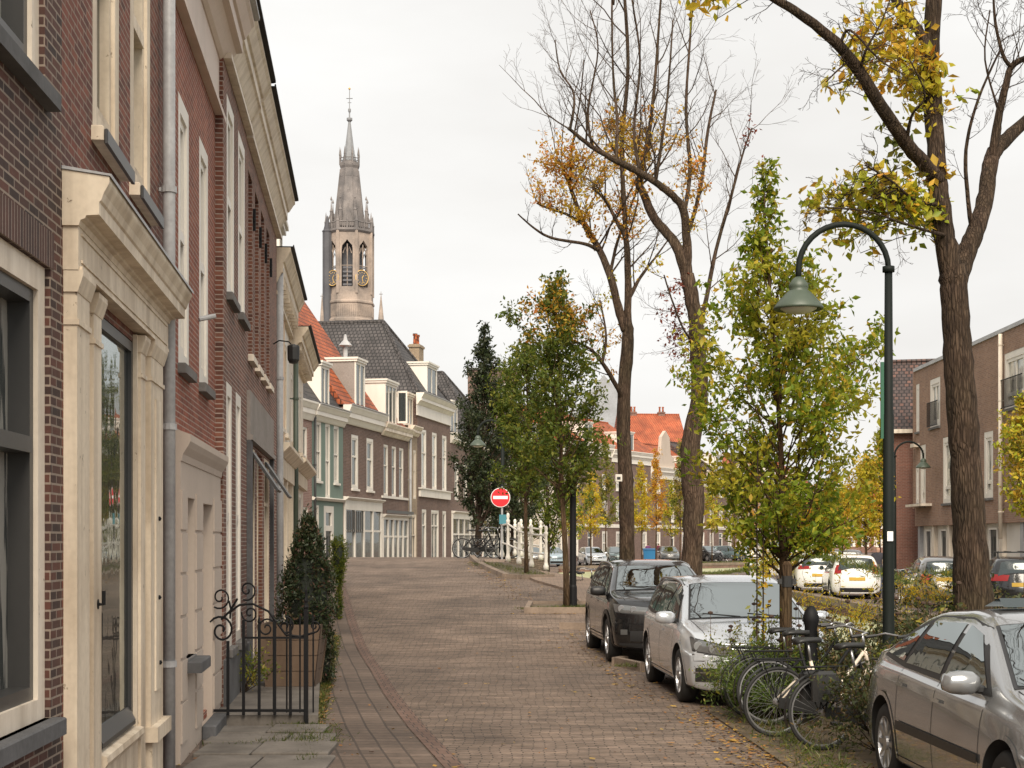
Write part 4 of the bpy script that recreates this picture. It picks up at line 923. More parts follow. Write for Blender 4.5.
MB().lathe([(.035,0),(.035,zc+.35)], 10, (.05,.06,0)).build('pole', M['zinc'], r)
m = MB(); m.lathe([(.315,-.012),(.315,.01)], 40, (0,0,zc), 'y'); d = m.build('disc', M['signwhite'], r)
m = MB(); m.lathe([(.295,-.018),(.295,-.0125)], 40, (0,0,zc), 'y'); m.build('red_field', M['red'], d)
m = MB(); m.box(-.235,.235,-.024,-.0185,zc-.05,zc+.05); m.build('white_bar', M['signwhite'], d)
m = MB(); m.box(-.04,.2,-.02,.02,zc-.85,zc-.55); m.build('small_plate', mat('plate_teal', (.05,.2,.25), .5), r)
# ================================================================ iron gate, planter
gz = 16.1; gx0 = XF(gz)+.12
r = empty('iron_gate', (gx0, gz, .1)); tag(r, 'black wrought iron gate with curled scrolls across the stoop', 'gate')
m = MB(); bars = [.12,.42,.74,1.02,.0]; xr = X_at(306,gz)-gx0
xs = [.1+k*(xr-.1)/5 for k in range(6)]
for k, x in enumerate(xs):
    H = (.72,.92,.88,.9,.86,1.12)[k]; m.box(x-.014,x+.014,-.014,.014,.02 if k < 5 else -.1,H)
    if k in (2,4): m.lathe([(.011,H),(.02,H+.02),(.0,H+.09)], 6, (x,0,0))
m.box(xr-.022,xr+.022,-.022,.022,-.1,1.02); m.lathe([(.022,1.02),(.03,1.04),(.012,1.07),(.022,1.1),(.01,1.14),(.016,1.2),(.0,1.25)], 8, (xr,0,0))
for k in range(4): x = xs[3]-.06+k*.14; m.box(x-.008,x+.008,.3,.316,.0,.95)
m.box(-.05,xr,-.012,.012,.05,.075); m.box(xs[1],xr,-.01,.01,.74,.76)
m.build('bars', M['castiron'], r)
def scroll(cx, cz, r0, turns, a0, sgn=1, n=26): return [(cx+sgn*r0*(1-t*.86)*math.cos(a0+turns*2*math.pi*t), 0, cz+r0*(1-t*.86)*math.sin(a0+turns*2*math.pi*t)) for t in np.linspace(0,1,n)]
m = MB()
m.tube(scroll(.03,.82,.14,1.5,.6,-1)+[], .0115, 5); m.tube(scroll(.02,1.13,.11,1.4,-2.2,1), .009, 5); m.tube([(.12,0,.93),(.13,0,1.02),(.11,0,1.1)], .0115, 5)
m.tube(scroll(.30,1.2,.10,1.4,-2.0,1), .009, 5); m.tube([(.2,0,1.12),(.12,0,1.0),(.03,0,.92)], .0115, 5)
m.tube([(.1,0,.98),(.22,0,1.06),(.36,0,1.07),(.52,0,1.0),(.6,0,.9),(.58,0,.82)], .0115, 5); m.tube(scroll(.5,.84,.10,1.5,0,1), .009, 5); m.tube(scroll(.33,.98,.09,1.4,3,1), .009, 5)
m.tube(scroll(.7,.86,.09,1.4,1.5,-1), .009, 5); m.tube([(.62,0,.88),(.7,0,.78),(.85,0,.76),(1.0,0,.8)], .0115, 5); m.tube(scroll(1.0,.86,.06,1.4,-1.6,1), .008, 5)
m.build('scrolls', M['castiron'], r); r.scale = (1,1,1.1)
# boot-scraper rod fence along the stoop (far side)
r = empty('planter', (-2.76, 19.6, .115)); tag(r, 'big tapered wooden planter box holding a dark conifer', 'planter')
m = MB(); b, t_, H = .29, .385, .78
for k in range(4):
    a = k*math.pi/2; ca, sa = math.cos(a), math.sin(a)
    def q(x, y, z): return (x*ca-y*sa, x*sa+y*ca, z)
    for j in range(4):
        z0, z1 = H*j/4+.004, H*(j+1)/4-.004; w0, w1 = b+(t_-b)*z0/H, b+(t_-b)*z1/H
        m.add([q(-w0,-w0,z0),q(w0,-w0,z0),q(w1,-w1,z1),q(-w1,-w1,z1),q(-w0+.03,-w0+.03,z0),q(w0-.03,-w0+.03,z0),q(w1-.03,-w1+.03,z1),q(-w1+.03,-w1+.03,z1)], [(0,1,2,3),(7,6,5,4),(0,4,5,1),(3,2,6,7),(0,3,7,4),(1,5,6,2)])
    m.add([q(-b-.02,-b-.02,0),q(-b+.07,-b-.02,0),q(-t_+.07,-t_-.02,H),q(-t_-.02,-t_-.02,H)], [(0,1,2,3)])
m.build('boards', M['wood'], r); MB().box(-.33,.33,-.33,.33,.6,.7).build('soil', EARTH, r)
r = empty('door_pot', (XF(22.6)+.35,22.6,.1)); tag(r, 'small dark pot standing by the house wall behind the planter', 'pot')
MB().lathe([(.12,0),(.18,.35),(.2,.36),(.2,.4),(.16,.4)], 14).build('pot', M['blackplastic'], r)
# bollard by the bicycles
r = empty('bollard', (X_at(811,16.6),16.6,.07)); tag(r, 'dark round topped bollard standing behind the bicycles', 'bollard')
m = MB(); m.csm = True; m.lathe([(.1,0),(.1,.1),(.075,.16),(.068,.95),(.085,1.0),(.085,1.05),(.07,1.1),(.035,1.16),(.0,1.17)], 14); m.build('post', M['castiron'], r)
# tree-pit kerbs
def kerb(label, pts, closed=False, w=.13, h=.13, name='kerb'):
    m = MB()
    for a, b in zip(pts, pts[1:]):
        A = Vector((*a,hz(a[1]))); B = Vector((*b,hz(b[1]))); d = (B-A); n = Vector((-d.y,d.x,0)).normalized()*w/2; u_ = Vector((0,0,h)); e = Vector((0,0,-.1)); s = d.normalized()*w*.5
        A = A-s; B = B+s-d.normalized()*.012
        q = [A-n+e,B-n+e,B+n+e,A+n+e,A-n*.8+u_,B-n*.8+u_,B+n*.8+u_,A+n*.8+u_]; m.add(q, [(0,3,2,1),(4,5,6,7),(0,1,5,4),(1,2,6,5),(2,3,7,6),(3,0,4,7)])
    return tag(m.build(name, M['quaystone']), kind='structure')
kerb('', [(.32,33.2),(2.0,33.2)]); kerb('', [(.32,33.2),(.42,34.6)]); kerb('', [(.42,34.6),(1.6,34.6)])
kerb('', [(1.0,30.3),(1.4,30.2)]); kerb('', [(1.62,24.0),(1.95,22.9)]); kerb('', [(1.95,22.9),(3.9,22.85)]); kerb('', [(1.62,24.0),(1.75,24.25)])
ki = [(1.05,42.0),(.2,41.9),(-.15,42.2),(-.6,44.5),(-1.05,47.2),(-1.3,50.5)]; kerb('', ki, w=.2, h=.12)
for a, b in ((17.6,2.2),(15,2.25),(13,2.35),(10,2.6),(8,2.75)): pass

m = MB()
for poly in ([(.4,33.3,.07),(2.0,33.3,.07),(1.6,34.5,.07),(.45,34.5,.07)], [(1.0,42.1,.08),(-.1,42.2,.08),(-.55,44.5,.08),(.7,44.5,.08)], [(-.55,44.5,.08),(-1.0,47.2,.08),(-.3,47.2,.08),(.7,44.5,.08)], [(1.75,24,.05),(2.0,23,.05),(3.9,23,.05),(3.9,24,.05)]):
    m.add([(x,y,hz(y)+z) for x,y,z in poly], [(0,1,2,3)])
tag(m.build('tree_pit_earth', EARTH), kind='structure')
# ================================================================ cars
def lerp(K, x):
    if x <= K[0][0]: return K[0][1]
    for (a, p), (b, q) in zip(K, K[1:]):
        if x <= b: return p+(q-p)*(x-a)/(b-a)
    return K[-1][1]
def smooth_lerp(K, x, r=.07): return sum(lerp(K, x+d*r)*w for d, w in ((-1,.2),(-.5,.2),(0,.2),(.5,.2),(1,.2)))
def car_paint(name, c, metal=.55, rough=.28):
    m = mat(name, c, rough, metal); b = bsdf(m); b.inputs['Coat Weight'].default_value = 1; b.inputs['Coat Roughness'].default_value = .04
    return m
M['carglass'] = glass_mat('car_glass', (.015,.024,.025), refl=.12, gl=.4); M['headglass'] = glass_mat('headlight_glass', (.10,.10,.10), refl=.12, gl=.55)
M['tail'] = mat('tail_light', (.26,.012,.012), .3); M['plate'] = mat('plate_yellow', (.42,.26,.02), .6); M['trim'] = mat('car_trim', (.02,.02,.021), .45)
M['alloy'] = mat('alloy', (.42,.42,.43), .35, .8); M['seam'] = mat('seam', (.008,.008,.008), .8); M['under'] = mat('underbody', (.01,.01,.01), .9)
def make_car(label, loc, rotz, S, paint, cat='car', group='cars parked along the canal', lod=0, plate=None, rack=False, rails=False, cladding=False, name='parked_car', hz0=0):
    root = empty(name, loc, R(rotz)); tag(root, label, cat, group)
    HL = S['L']/2; W_ = S['W']; zt, zb = S['zt'], S['zb']; zs = S.get('zs', .2)
    def hw(x):
        s = max(0, min(1, (abs(x)/HL-.62)/.38)); return W_*(1-.09*s**2.5)
    def deform(x, y, z):
        s = max(0, (abs(x)/HL-.35)/.65); sg = 1 if x > 0 else -1
        bow = .26*s**1.6+.05*min(1, abs(x)/HL*3)
        x2 = x-sg*bow*(y/W_)**2
        e = max(0, (abs(x)/HL-.85)/.15)
        zz = (z-.5)
        k = S['nose'] if sg > 0 else S['tail']
        x2 -= sg*e*(k*max(0, zz)**1.5+.25*max(0, .42-z))
        return (x2, y, z)
    NS = 60 if not lod else 34; sts = [-HL+2*HL*i/NS for i in range(NS+1)]
    def prof(x):
        w = hw(x); b = smooth_lerp(zb, x); t = smooth_lerp(zt, x); g = max(.02, t-b); tb = S.get('tumble', .36)
        yr = w-.075-tb*g*.95
        c = [(w-.16,zs),(w-.05,zs+.03),(w-.015,zs+.12),(w,.48),(w,.62),(w-.015,b-.14),(w-.035,b-.05),(w-.07,b),(w-.075-tb*g*.4,b+.42*g),(yr,b+.80*g),(yr-.05-.03*g,b+.93*g),(yr-.16,b+.975*g),(yr*.5,b+.995*g),(0,b+g)]
        out = []
        P4 = [Vector(p) for p in c]
        for i in range(len(P4)-1):
            p0, p1, p2, p3 = P4[max(i-1,0)], P4[i], P4[i+1], P4[min(i+2,len(P4)-1)]
            n = 3 if not lod else 2
            for k in range(n):
                u = k/n; out.append(.5*((2*p1)+(-p0+p2)*u+(2*p0-5*p1+4*p2-p3)*u*u+(-p0+3*p1-3*p2+p3)*u**3))
        out.append(P4[-1]); return out
    vs = []; n = None
    for x in sts:
        p = prof(x); n = len(p)
        ring = [(q.x, q.y) for q in p]+[(-q.x, q.y) for q in p[-2::-1]]
        vs += [deform(x, y, z) for y, z in ring]
    m_ = 2*n-1; fs = [(i*m_+j, i*m_+j+1, (i+1)*m_+j+1, (i+1)*m_+j) for i in range(NS) for j in range(m_-1)]
    fs += [((i)*m_, (i+1)*m_, (i+1)*m_+m_-1, i*m_+m_-1) for i in range(NS)]
    for end in (0, NS):         # nose and tail caps, bowed
        x = sts[end]; p = prof(x); C = 8; base = len(vs)
        for q in p:
            for c in range(C+1): vs.append(deform(x, q.x*(1-2*c/C), q.y))
        for i in range(n-1):
            for c in range(C): a = base+i*(C+1)+c; fs.append((a, a+1, a+C+2, a+C+1))
    me = bpy.data.meshes.new('body'); me.from_pydata(vs, [], fs)
    bm = bmesh.new(); bm.from_mesh(me); bmesh.ops.remove_doubles(bm, verts=bm.verts, dist=.0008); bmesh.ops.recalc_face_normals(bm, faces=bm.faces); bm.to_mesh(me)
    bvh = BVHTree.FromBMesh(bm); bm.free()
    # wheel arches cut out
    wr = S['wr']; wx = S['wx']; cut = MB()
    for x in wx:
        for s in (-1, 1): cut.lathe([(wr+.055, s*(W_-.3)), (wr+.055, s*(W_+.3))], 36, (x,0,wr+.01), 'y')
    co = cut.build('cutter', M['under']); body = bpy.data.objects.new('body', me); COL.objects.link(body)
    me.materials.append(paint); me.materials.append(M['under'])
    md = body.modifiers.new('b', 'BOOLEAN'); md.operation = 'DIFFERENCE'; md.object = co; md.solver = 'EXACT'
    dg = bpy.context.evaluated_depsgraph_get(); me2 = bpy.data.meshes.new_from_object(body.evaluated_get(dg)); body.modifiers.clear(); 
    if len(me2.polygons) > 200: body.data = me2
    bpy.data.objects.remove(co); me2.materials.clear(); me2.materials.append(paint); me2.materials.append(M['under'])
    for p in me2.polygons:
        c = p.center; p.use_smooth = True; p.material_index = 0
        if c.z < zs+.012 and abs(p.normal.z) > .8: p.material_index = 1
        for x in wx:
            rr = math.hypot(c.x-x, c.z-wr-.01)
            nr = Vector((p.normal.x, 0, p.normal.z))
            if rr < wr+.062 and abs(c.y) < W_+.1 and (nr.length > .7 and rr > wr+.03 and (Vector((x-c.x,0,wr-c.z)).normalized().dot(nr.normalized()) > .7) or abs(abs(c.y)-(W_-.3)) < .01): p.material_index = 1
    body.parent = root
    def patch(name, bot, top, d, off, m, nu=10, nv=5, parent=body, both=False):
        d = Vector(d).normalized()
        def res(pl, k):
            pl = [Vector(p) for p in pl]; ls = [0]
            for a, b in zip(pl, pl[1:]): ls.append(ls[-1]+(b-a).length)
            t = ls[-1]*k/nu
            for i in range(len(pl)-1):
                if t <= ls[i+1]+1e-9: return pl[i].lerp(pl[i+1], (t-ls[i])/max(1e-9, ls[i+1]-ls[i]))
            return pl[-1]
        for sg in ((1, -1) if both else (1,)):
            mb = MB(); pv = []
            for j in range(nv+1):
                for i in range(nu+1):
                    p = res(bot, i).lerp(res(top, i), j/nv); dd = d.copy(); p = p.copy()
                    if sg < 0: p.y = -p.y; dd.y = -dd.y
                    h, nn, _, _ = bvh.ray_cast(p-dd*1.0, dd, 2.2)
                    if h is None: h, nn, _, _ = bvh.find_nearest(p)
                    if nn.dot(dd) > 0: nn = -nn
                    pv.append(h+nn*off)
            mb.add(pv, [(j*(nu+1)+i, j*(nu+1)+i+1, (j+1)*(nu+1)+i+1, (j+1)*(nu+1)+i) for j in range(nv) for i in range(nu)])
            o = mb.build(name, m, parent, smooth=True, uv=False, fix=False)
        return o
    def xz(l, y=1): return [(x, y*W_, z) for x, z in l]
    sd = (0, -1, 0)
    # glass
    for w in S['dlo']:
        patch('window_trim', xz([(x, z-.022) for x, z in w[0]]), xz([(x, z+.022) for x, z in w[1]]), sd, .003, M['trim'], 16, 3, both=True)
    for w in S['glass']: patch('side_window', xz(w[0]), xz(w[1]), sd, .007, M['carglass'], 10, 5, both=True)
    def front(x, zs_, ys, d, name, off, m, nu=12, nv=6):
        (x0, z0, y0), (x1, z1, y1) = zs_, ys
        patch(name, [(x0, y0, z0), (x0, 0, z0), (x0, -y0, z0)], [(x1, y1, z1), (x1, 0, z1), (x1, -y1, z1)], d, off, m, nu, nv)
    a, b = S['ws']; dx = a[0]-b[0]; dz = b[1]-a[1]; d = (-dz, 0, -dx)
    front(0, (a[0]+.02, a[1]-.02, a[2]+.03), (b[0]-.02, b[1]+.015, b[2]+.02), d, 'window_trim', .006, M['trim'], 26, 12); front(0, a, b, d, 'windscreen', .011, M['carglass'], 26, 12)
    a, b = S['rw']; dx = b[0]-a[0]; dz = b[1]-a[1]; d = (dz, 0, -dx)
    front(0, (a[0]-.02, a[1]-.02, a[2]+.03), (b[0]+.02, b[1]+.015, b[2]+.02), d, 'window_trim', .006, M['trim'], 26, 12); front(0, a, b, d, 'rear_window', .011, M['carglass'], 22, 8)
    # lights
    if S.get('round_lights'):
        hx, hy, hzz = S['round_lights']
        for s in (-1, 1): MB().lathe([(.0,.05),(.09,.045),(.115,.01),(.115,-.05)], 18, (HL-.2, s*hy, hzz), 'x').build('headlight', M['headglass'], body, smooth=True)
    else:
        hb, ht = S['head']; patch('headlight_trim', [(x, y, z-.012) for x, y, z in hb], [(x, y, z+.012) for x, y, z in ht], (-.7,-.7,0), .003, M['trim'], 10, 4, both=True)
        patch('headlight', hb, ht, (-.7,-.7,0), .009, M['headglass'], 12, 5, both=True)
        if lod == 0:
            for s in (-1, 1):
                for k in (.3, .66):
                    hbp = Vector(hb[0]).lerp(Vector(hb[-1]), k); htp = Vector(ht[0]).lerp(Vector(ht[-1]), k); c = (hbp+htp)/2; h, nn, _, _ = bvh.ray_cast(c+Vector((.7,.7,0)), Vector((-.7,-.7,0)).normalized(), 3)
                    if h: h = h+nn*.008; MB().lathe([(.035,.006),(.05,.006),(.055,0)], 14, (h.x, s*h.y, h.z), 'x').build('lamp_reflector', M['alloy'], body)
    tb, tt = S['tl']; patch('tail_light', tb, tt, (.7,-.7,0), .008, M['tail'], 8, 5, both=True)
    # grille and bumper openings
    for (nm, y0, y1, z0, z1, m) in S['fr']:
        patch(nm, [(HL, y0, z0), (HL, y1, z0)], [(HL, y0, z1), (HL, y1, z1)], (-1,0,0), .006, M[m], 12, 3)
    for (nm, y0, y1, z0, z1, m) in S['rr']:
        patch(nm, [(-HL, y0, z0), (-HL, y1, z0)], [(-HL, y0, z1), (-HL, y1, z1)], (1,0,0), .006, M[m], 10, 3)
    if plate: patch('number_plate', [(-HL, -.26, plate), (-HL, .26, plate)], [(-HL, -.26, plate+.11), (-HL, .26, plate+.11)], (1,0,0), .016, M['plate'], 4, 1)
    # seams
    if lod < 2:
        t = .004
        def seam(pl, both=True, d=sd, wv=(t, 0)):
            patch('seam', [(p[0]-wv[0], p[1], p[2]-wv[1]) for p in pl], [(p[0]+wv[0], p[1], p[2]+wv[1]) for p in pl], d, .0025, M['seam'], 10, 1, both=both)
        for x in S['doors']:
            zt_ = smooth_lerp(zb, x); seam(xz([(x, zs+.1), (x+.0, zt_)]))
        seam(xz([(S['doors'][0], zs+.1), (S['doors'][-1], zs+.1)]), wv=(0, t))
        for (x, z) in S['handles']:
            patch('door_handle', xz([(x-.10, z-.014), (x+.08, z-.010)]), xz([(x-.10, z+.014), (x+.08, z+.014)]), sd, .02, S.get('handlemat') or paint, 4, 1, both=True)
        hl = S['hood']; 
        for y in (S['hoodw'],): seam([(hl[0], y, hl[1]), (HL-.25, y*.86, .9)], True, (0,0,-1), (0, 0)) if False else None
        patch('seam', [(hl[0], S['hoodw'], 1.3), (HL-.42, S['hoodw']-.06, 1.3)], [(hl[0], S['hoodw']+.009, 1.3), (HL-.42, S['hoodw']-.051, 1.3)], (0,0,-1), .002, M['seam'], 14, 1, both=True)
        # wipers
        if lod == 0:
            a = S['ws'][0]
            for y in (-.1, .45):
                w = MB(); w.tube([(a[0]+.05, y, a[1]+.015), (a[0]-.02, y-.45, a[1]+.05)], .008, 4); w.build('wiper', M['trim'], body)
        if S.get('molding'):
            z = S['molding']; patch('side_moulding', xz([(-1.9, z-.035), (S['wx'][1]-.45+0, z-.035)]) if False else xz([(S['wx'][0]+.45, z-.035), (S['wx'][1]-.43, z-.03)]), xz([(S['wx'][0]+.45, z+.035), (S['wx'][1]-.43, z+.03)]), sd, .014, M['trim'], 14, 2, both=True)
    # arch lips / cladding
    for x in wx:
        r0, r1 = wr+.052, wr+(.12 if cladding else .085)
        arc = [R(a) for a in range(-12, 193, 12)]
        patch('arch_trim' if cladding else 'arch_lip', [(x+r0*math.cos(a), W_, wr+.01+r0*math.sin(a)) for a in arc], [(x+r1*math.cos(a), W_, wr+.01+r1*math.sin(a)) for a in arc], sd, .012 if cladding else .006, M['trim'] if cladding else paint, 26, 1, both=True)
    z1 = zs+.16 if cladding else zs+.05
    patch('sill_trim', xz([(S['wx'][0]+.44, zs+.01), (S['wx'][1]-.44, zs+.01)]), xz([(S['wx'][0]+.44, z1), (S['wx'][1]-.44, z1)]), sd, .008, M['trim'] if cladding or S.get('darksill') else paint, 10, 1, both=True)
    # mirrors
    mx, mz = S['mirror']
    for s in (-1, 1):
        mm = MB(); mm.csm = True
        prf = [(.0,-.12),(.06,-.115),(.085,-.07),(.095,.0),(.09,.07),(.06,.115),(.0,.12)]; base = len(mm.v)
        mm.lathe(prf, 12, (0,0,0), 'y'); mm.v = [(mx+v[0]*.7+(.03 if v[0] > 0 else 0), s*(W_+.06)+v[1]*1.0, mz+v[2]*.85) for v in mm.v]
        o = mm.build('mirror', S.get('mirmat') or paint, body)
        MB().tube([(mx, s*(W_-.12), mz-.05), (mx, s*(W_-.02), mz-.04)], .03, 6).build('mirror_arm', M['trim'], o)
        MB().lathe([(.0,-.001),(.07,-.001),(.075,.003)], 14, (mx-.07,s*(W_+.06),mz), 'x').build('mirror_glass', M['carglass'], o)
    # wheels
    first = None
    for x in wx:
        for s in (-1, 1):
            wo = empty('wheel', (x, s*(W_-.125), wr)); wo.parent = root; wo.rotation_euler.z = 0 if s > 0 else math.pi
            if first is None:
                k = 28 if lod == 0 else 18
                t = MB(); t.csm = True; t.lathe([(wr*.66,-.1),(wr*.9,-.105),(wr*.985,-.08),(wr,-.05),(wr,.05),(wr*.985,.08),(wr*.9,.105),(wr*.66,.1)], k, axis='y', caps=False); tyre = t.build('tyre', M['rubber'], wo)
                q = MB(); q.lathe([(wr*.67,.02),(wr*.68,.1),(wr*.645,.1),(wr*.62,.05),(wr*.6,.03),(.0,.03)], k, axis='y')
                ns = S.get('spokes', 5)
                for j in range(ns):
                    a = 2*math.pi*j/ns; c, si = math.cos(a), math.sin(a)
                    def g(rr, ww, y): return [(rr*c-ww*si, y, rr*si+ww*c), (rr*c+ww*si, y, rr*si-ww*c)]
                    p = g(.03,.024,.085)+g(wr*.64,.038 if ns < 8 else .018,.095); p2 = g(.03,.03,.045)+g(wr*.64,.045 if ns < 8 else .02,.045)
                    q.add(p+p2, [(0,1,3,2),(4,6,7,5),(0,4,5,1),(2,3,7,6),(0,2,6,4),(1,5,7,3)])
                q.lathe([(.06,.03),(.055,.1),(.0,.105)], 12, axis='y')
                q.cm = 1; q.lathe([(wr*.6,.031),(.05,.031)], k, axis='y')
                rim = q.build('rim', [M['alloy'], M['under']], wo); first = (tyre, rim)
            else:
                for f in first: c = f.copy(); COL.objects.link(c); c.parent = wo
    if rails:
        for s in (-1, 1):
            m = MB(); m.csm = True; X0, X1 = rails
            pts = []
            for t in np.linspace(0, 1, 13):
                x = X0+(X1-X0)*t; h, _, _, _ = bvh.ray_cast(Vector((x, s*(W_-.27), 3)), Vector((0,0,-1)), 5); zz = (h.z if h else 1.4)
                pts.append((x, s*(W_-.27), zz+.055*math.sin(math.pi*min(1, max(0, t)))**.35-.01))
            m.tube(pts, .017, 8); m.build('roof_rail', M['alloy'], body)
    if rack:
        m = MB(); z = 1.58
        for x in (-1.2, -.4, .4): m.box(x-.02,x+.02,-.6,.6,z,z+.03)
        for y in (-.55,-.2,.2,.55): m.box(-1.3,.6,y-.015,y+.015,z+.03,z+.05)
        for x in (-1.2, .4):
            for y in (-.55,.55): m.box(x-.02,x+.02,y-.02,y+.02,1.38,z)
        m.build('roof_rack', M['trim'], root)
    if S.get('emblem'):
        h, nn, _, _ = bvh.ray_cast(Vector((HL+1, 0, S['emblem'])), Vector((-1,0,0)), 3)
        if h: MB().lathe([(.0,.012),(.045,.012),(.055,0)], 16, (h.x+.004,0,h.z), 'x').build('emblem', M['chrome'], body)
    return root
ESTATE = dict(L=4.56, W=.90, nose=.55, tail=.5, wr=.325, wx=(-1.23,1.40), zs=.2, tumble=.36, spokes=5, emblem=.66,
  zt=[(-2.28,.98),(-2.18,1.05),(-1.82,1.40),(-1.5,1.455),(-.3,1.485),(.12,1.47),(.42,1.40),(1.22,1.0),(1.32,.97),(1.95,.86),(2.15,.80),(2.28,.70)],
  zb=[(-2.28,.93),(-1.9,.97),(0,.935),(1.2,.90),(1.6,.86),(2.1,.77),(2.28,.66)],
  dlo=[([(1.05,.955),(0,.965),(-1.2,.985),(-1.93,1.04)],[(.42,1.335),(0,1.40),(-1.2,1.38),(-1.72,1.30)])],
  glass=[([(.93,.97),(.02,.975)],[(.42,1.31),(.12,1.375)]),([(-.05,.98),(-.95,.99)],[(.03,1.38),(-.82,1.37)]),([(-1.03,1.0),(-1.83,1.055)],[(-.9,1.365),(-1.68,1.28)])],
  ws=((1.22,1.0,.70),(.42,1.40,.56)), rw=((-2.15,1.08,.62),(-1.86,1.36,.52)),
  head=([(1.95,.80,.66),(2.2,.45,.60)],[(1.80,.82,.80),(2.2,.42,.70)]), tl=([(-2.28,.5,.78),(-2.0,.86,.78)],[(-2.28,.5,.95),(-2.0,.86,.97)]),
  fr=[('grille',-.42,.42,.60,.68,'trim'),('lower_grille',-.45,.45,.28,.42,'trim'),('fog_recess',.52,.78,.30,.46,'trim'),('fog_recess',-.78,-.52,.30,.46,'trim'),('fog_strip',.52,.80,.40,.415,'chrome'),('fog_strip',-.80,-.52,.40,.415,'chrome')],
  rr=[('rear_diffuser',-.6,.6,.24,.36,'trim')], doors=(1.0,-.02,-1.0), handles=((.12,.80),(-.88,.82)), hood=(1.25,.98), hoodw=.70, mirror=(.88,.99))
CROSS = dict(L=4.42, W=.915, nose=.35, tail=.45, wr=.35, wx=(-1.27,1.33), zs=.25, tumble=.36, spokes=5, emblem=.85, darksill=True,
  zt=[(-2.21,1.1),(-2.1,1.18),(-1.8,1.48),(-1.5,1.55),(-.4,1.6),(.1,1.58),(.38,1.5),(1.1,1.13),(1.2,1.10),(1.8,1.02),(2.05,.95),(2.21,.82)],
  zb=[(-2.21,1.05),(-1.7,1.10),(0,1.04),(1.1,1.02),(1.6,.99),(2.0,.91),(2.21,.76)],
  dlo=[([(.98,1.06),(0,1.075),(-1.2,1.12),(-1.75,1.2)],[(.36,1.44),(0,1.50),(-1.1,1.49),(-1.55,1.40)])],
  glass=[([(.86,1.075),(.02,1.09)],[(.36,1.415),(.1,1.475)]),([(-.05,1.09),(-.9,1.12)],[(.02,1.48),(-.8,1.475)]),([(-1.0,1.135),(-1.65,1.205)],[(-.9,1.46),(-1.5,1.39)])],
  ws=((1.1,1.13,.71),(.38,1.5,.57)), rw=((-2.05,1.2,.62),(-1.82,1.44,.52)),
  head=([(1.85,.84,.80),(2.12,.40,.78)],[(1.72,.86,.93),(2.12,.38,.87)]), tl=([(-2.2,.4,.9),(-1.9,.88,.9)],[(-2.2,.4,1.02),(-1.9,.88,1.06)]),
  fr=[('grille',-.38,.38,.76,.88,'trim'),('lower_grille',-.62,.62,.36,.52,'trim'),('bumper_trim',-.78,.78,.26,.33,'trim'),('grille_strip',-.38,.38,.81,.825,'chrome'),('fog_light',.66,.76,.46,.54,'headglass'),('fog_light',-.76,-.66,.46,.54,'headglass')],
  rr=[('rear_bumper_trim',-.7,.7,.28,.45,'trim')], doors=(.95,-.02,-.95), handles=((.1,.92),(-.83,.94)), hood=(1.12,1.1), hoodw=.72, mirror=(.80,1.10))
SEDAN = dict(L=4.83, W=.915, nose=.30, tail=.3, wr=.32, wx=(-1.38,1.42), zs=.18, tumble=.40, spokes=10, emblem=.62, molding=.52,
  zt=[(-2.41,.93),(-2.3,1.0),(-1.9,1.05),(-1.72,1.07),(-1.05,1.36),(-.8,1.41),(-.2,1.445),(.1,1.43),(.38,1.36),(1.15,1.01),(1.25,.98),(1.9,.88),(2.2,.80),(2.41,.66)],
  zb=[(-2.41,.86),(-1.9,.96),(-1,.955),(0,.925),(1.1,.89),(1.6,.85),(2.1,.75),(2.41,.58)],
  dlo=[([(1.02,.945),(0,.955),(-1.0,.98),(-1.62,1.03)],[(.36,1.31),(0,1.365),(-.7,1.345),(-1.18,1.22)])],
  glass=[([(.88,.965),(.0,.972)],[(.34,1.285),(.05,1.335)]),([(-.1,.975),(-.95,.99)],[(-.05,1.34),(-.72,1.32)]),([(-1.03,1.0),(-1.52,1.035)],[(-.84,1.295),(-1.15,1.20)])],
  ws=((1.15,1.01,.71),(.38,1.36,.56)), rw=((-1.68,1.085,.62),(-1.1,1.33,.52)),
  head=([(2.05,.80,.60),(2.34,.45,.56)],[(1.98,.82,.73),(2.32,.42,.68)]), tl=([(-2.41,.6,.7),(-2.1,.86,.7)],[(-2.41,.6,.9),(-2.1,.86,.92)]),
  fr=[('grille',-.36,.36,.54,.68,'trim'),('lower_grille',-.55,.55,.24,.36,'trim'),('bumper_strip',-.88,.88,.43,.49,'trim')],
  rr=[('rear_bumper_strip',-.8,.8,.48,.54,'trim')], doors=(.98,-.05,-.98), handles=((.06,.80),(-.86,.83)), hood=(1.2,.98), hoodw=.72, mirror=(.80,1.0))
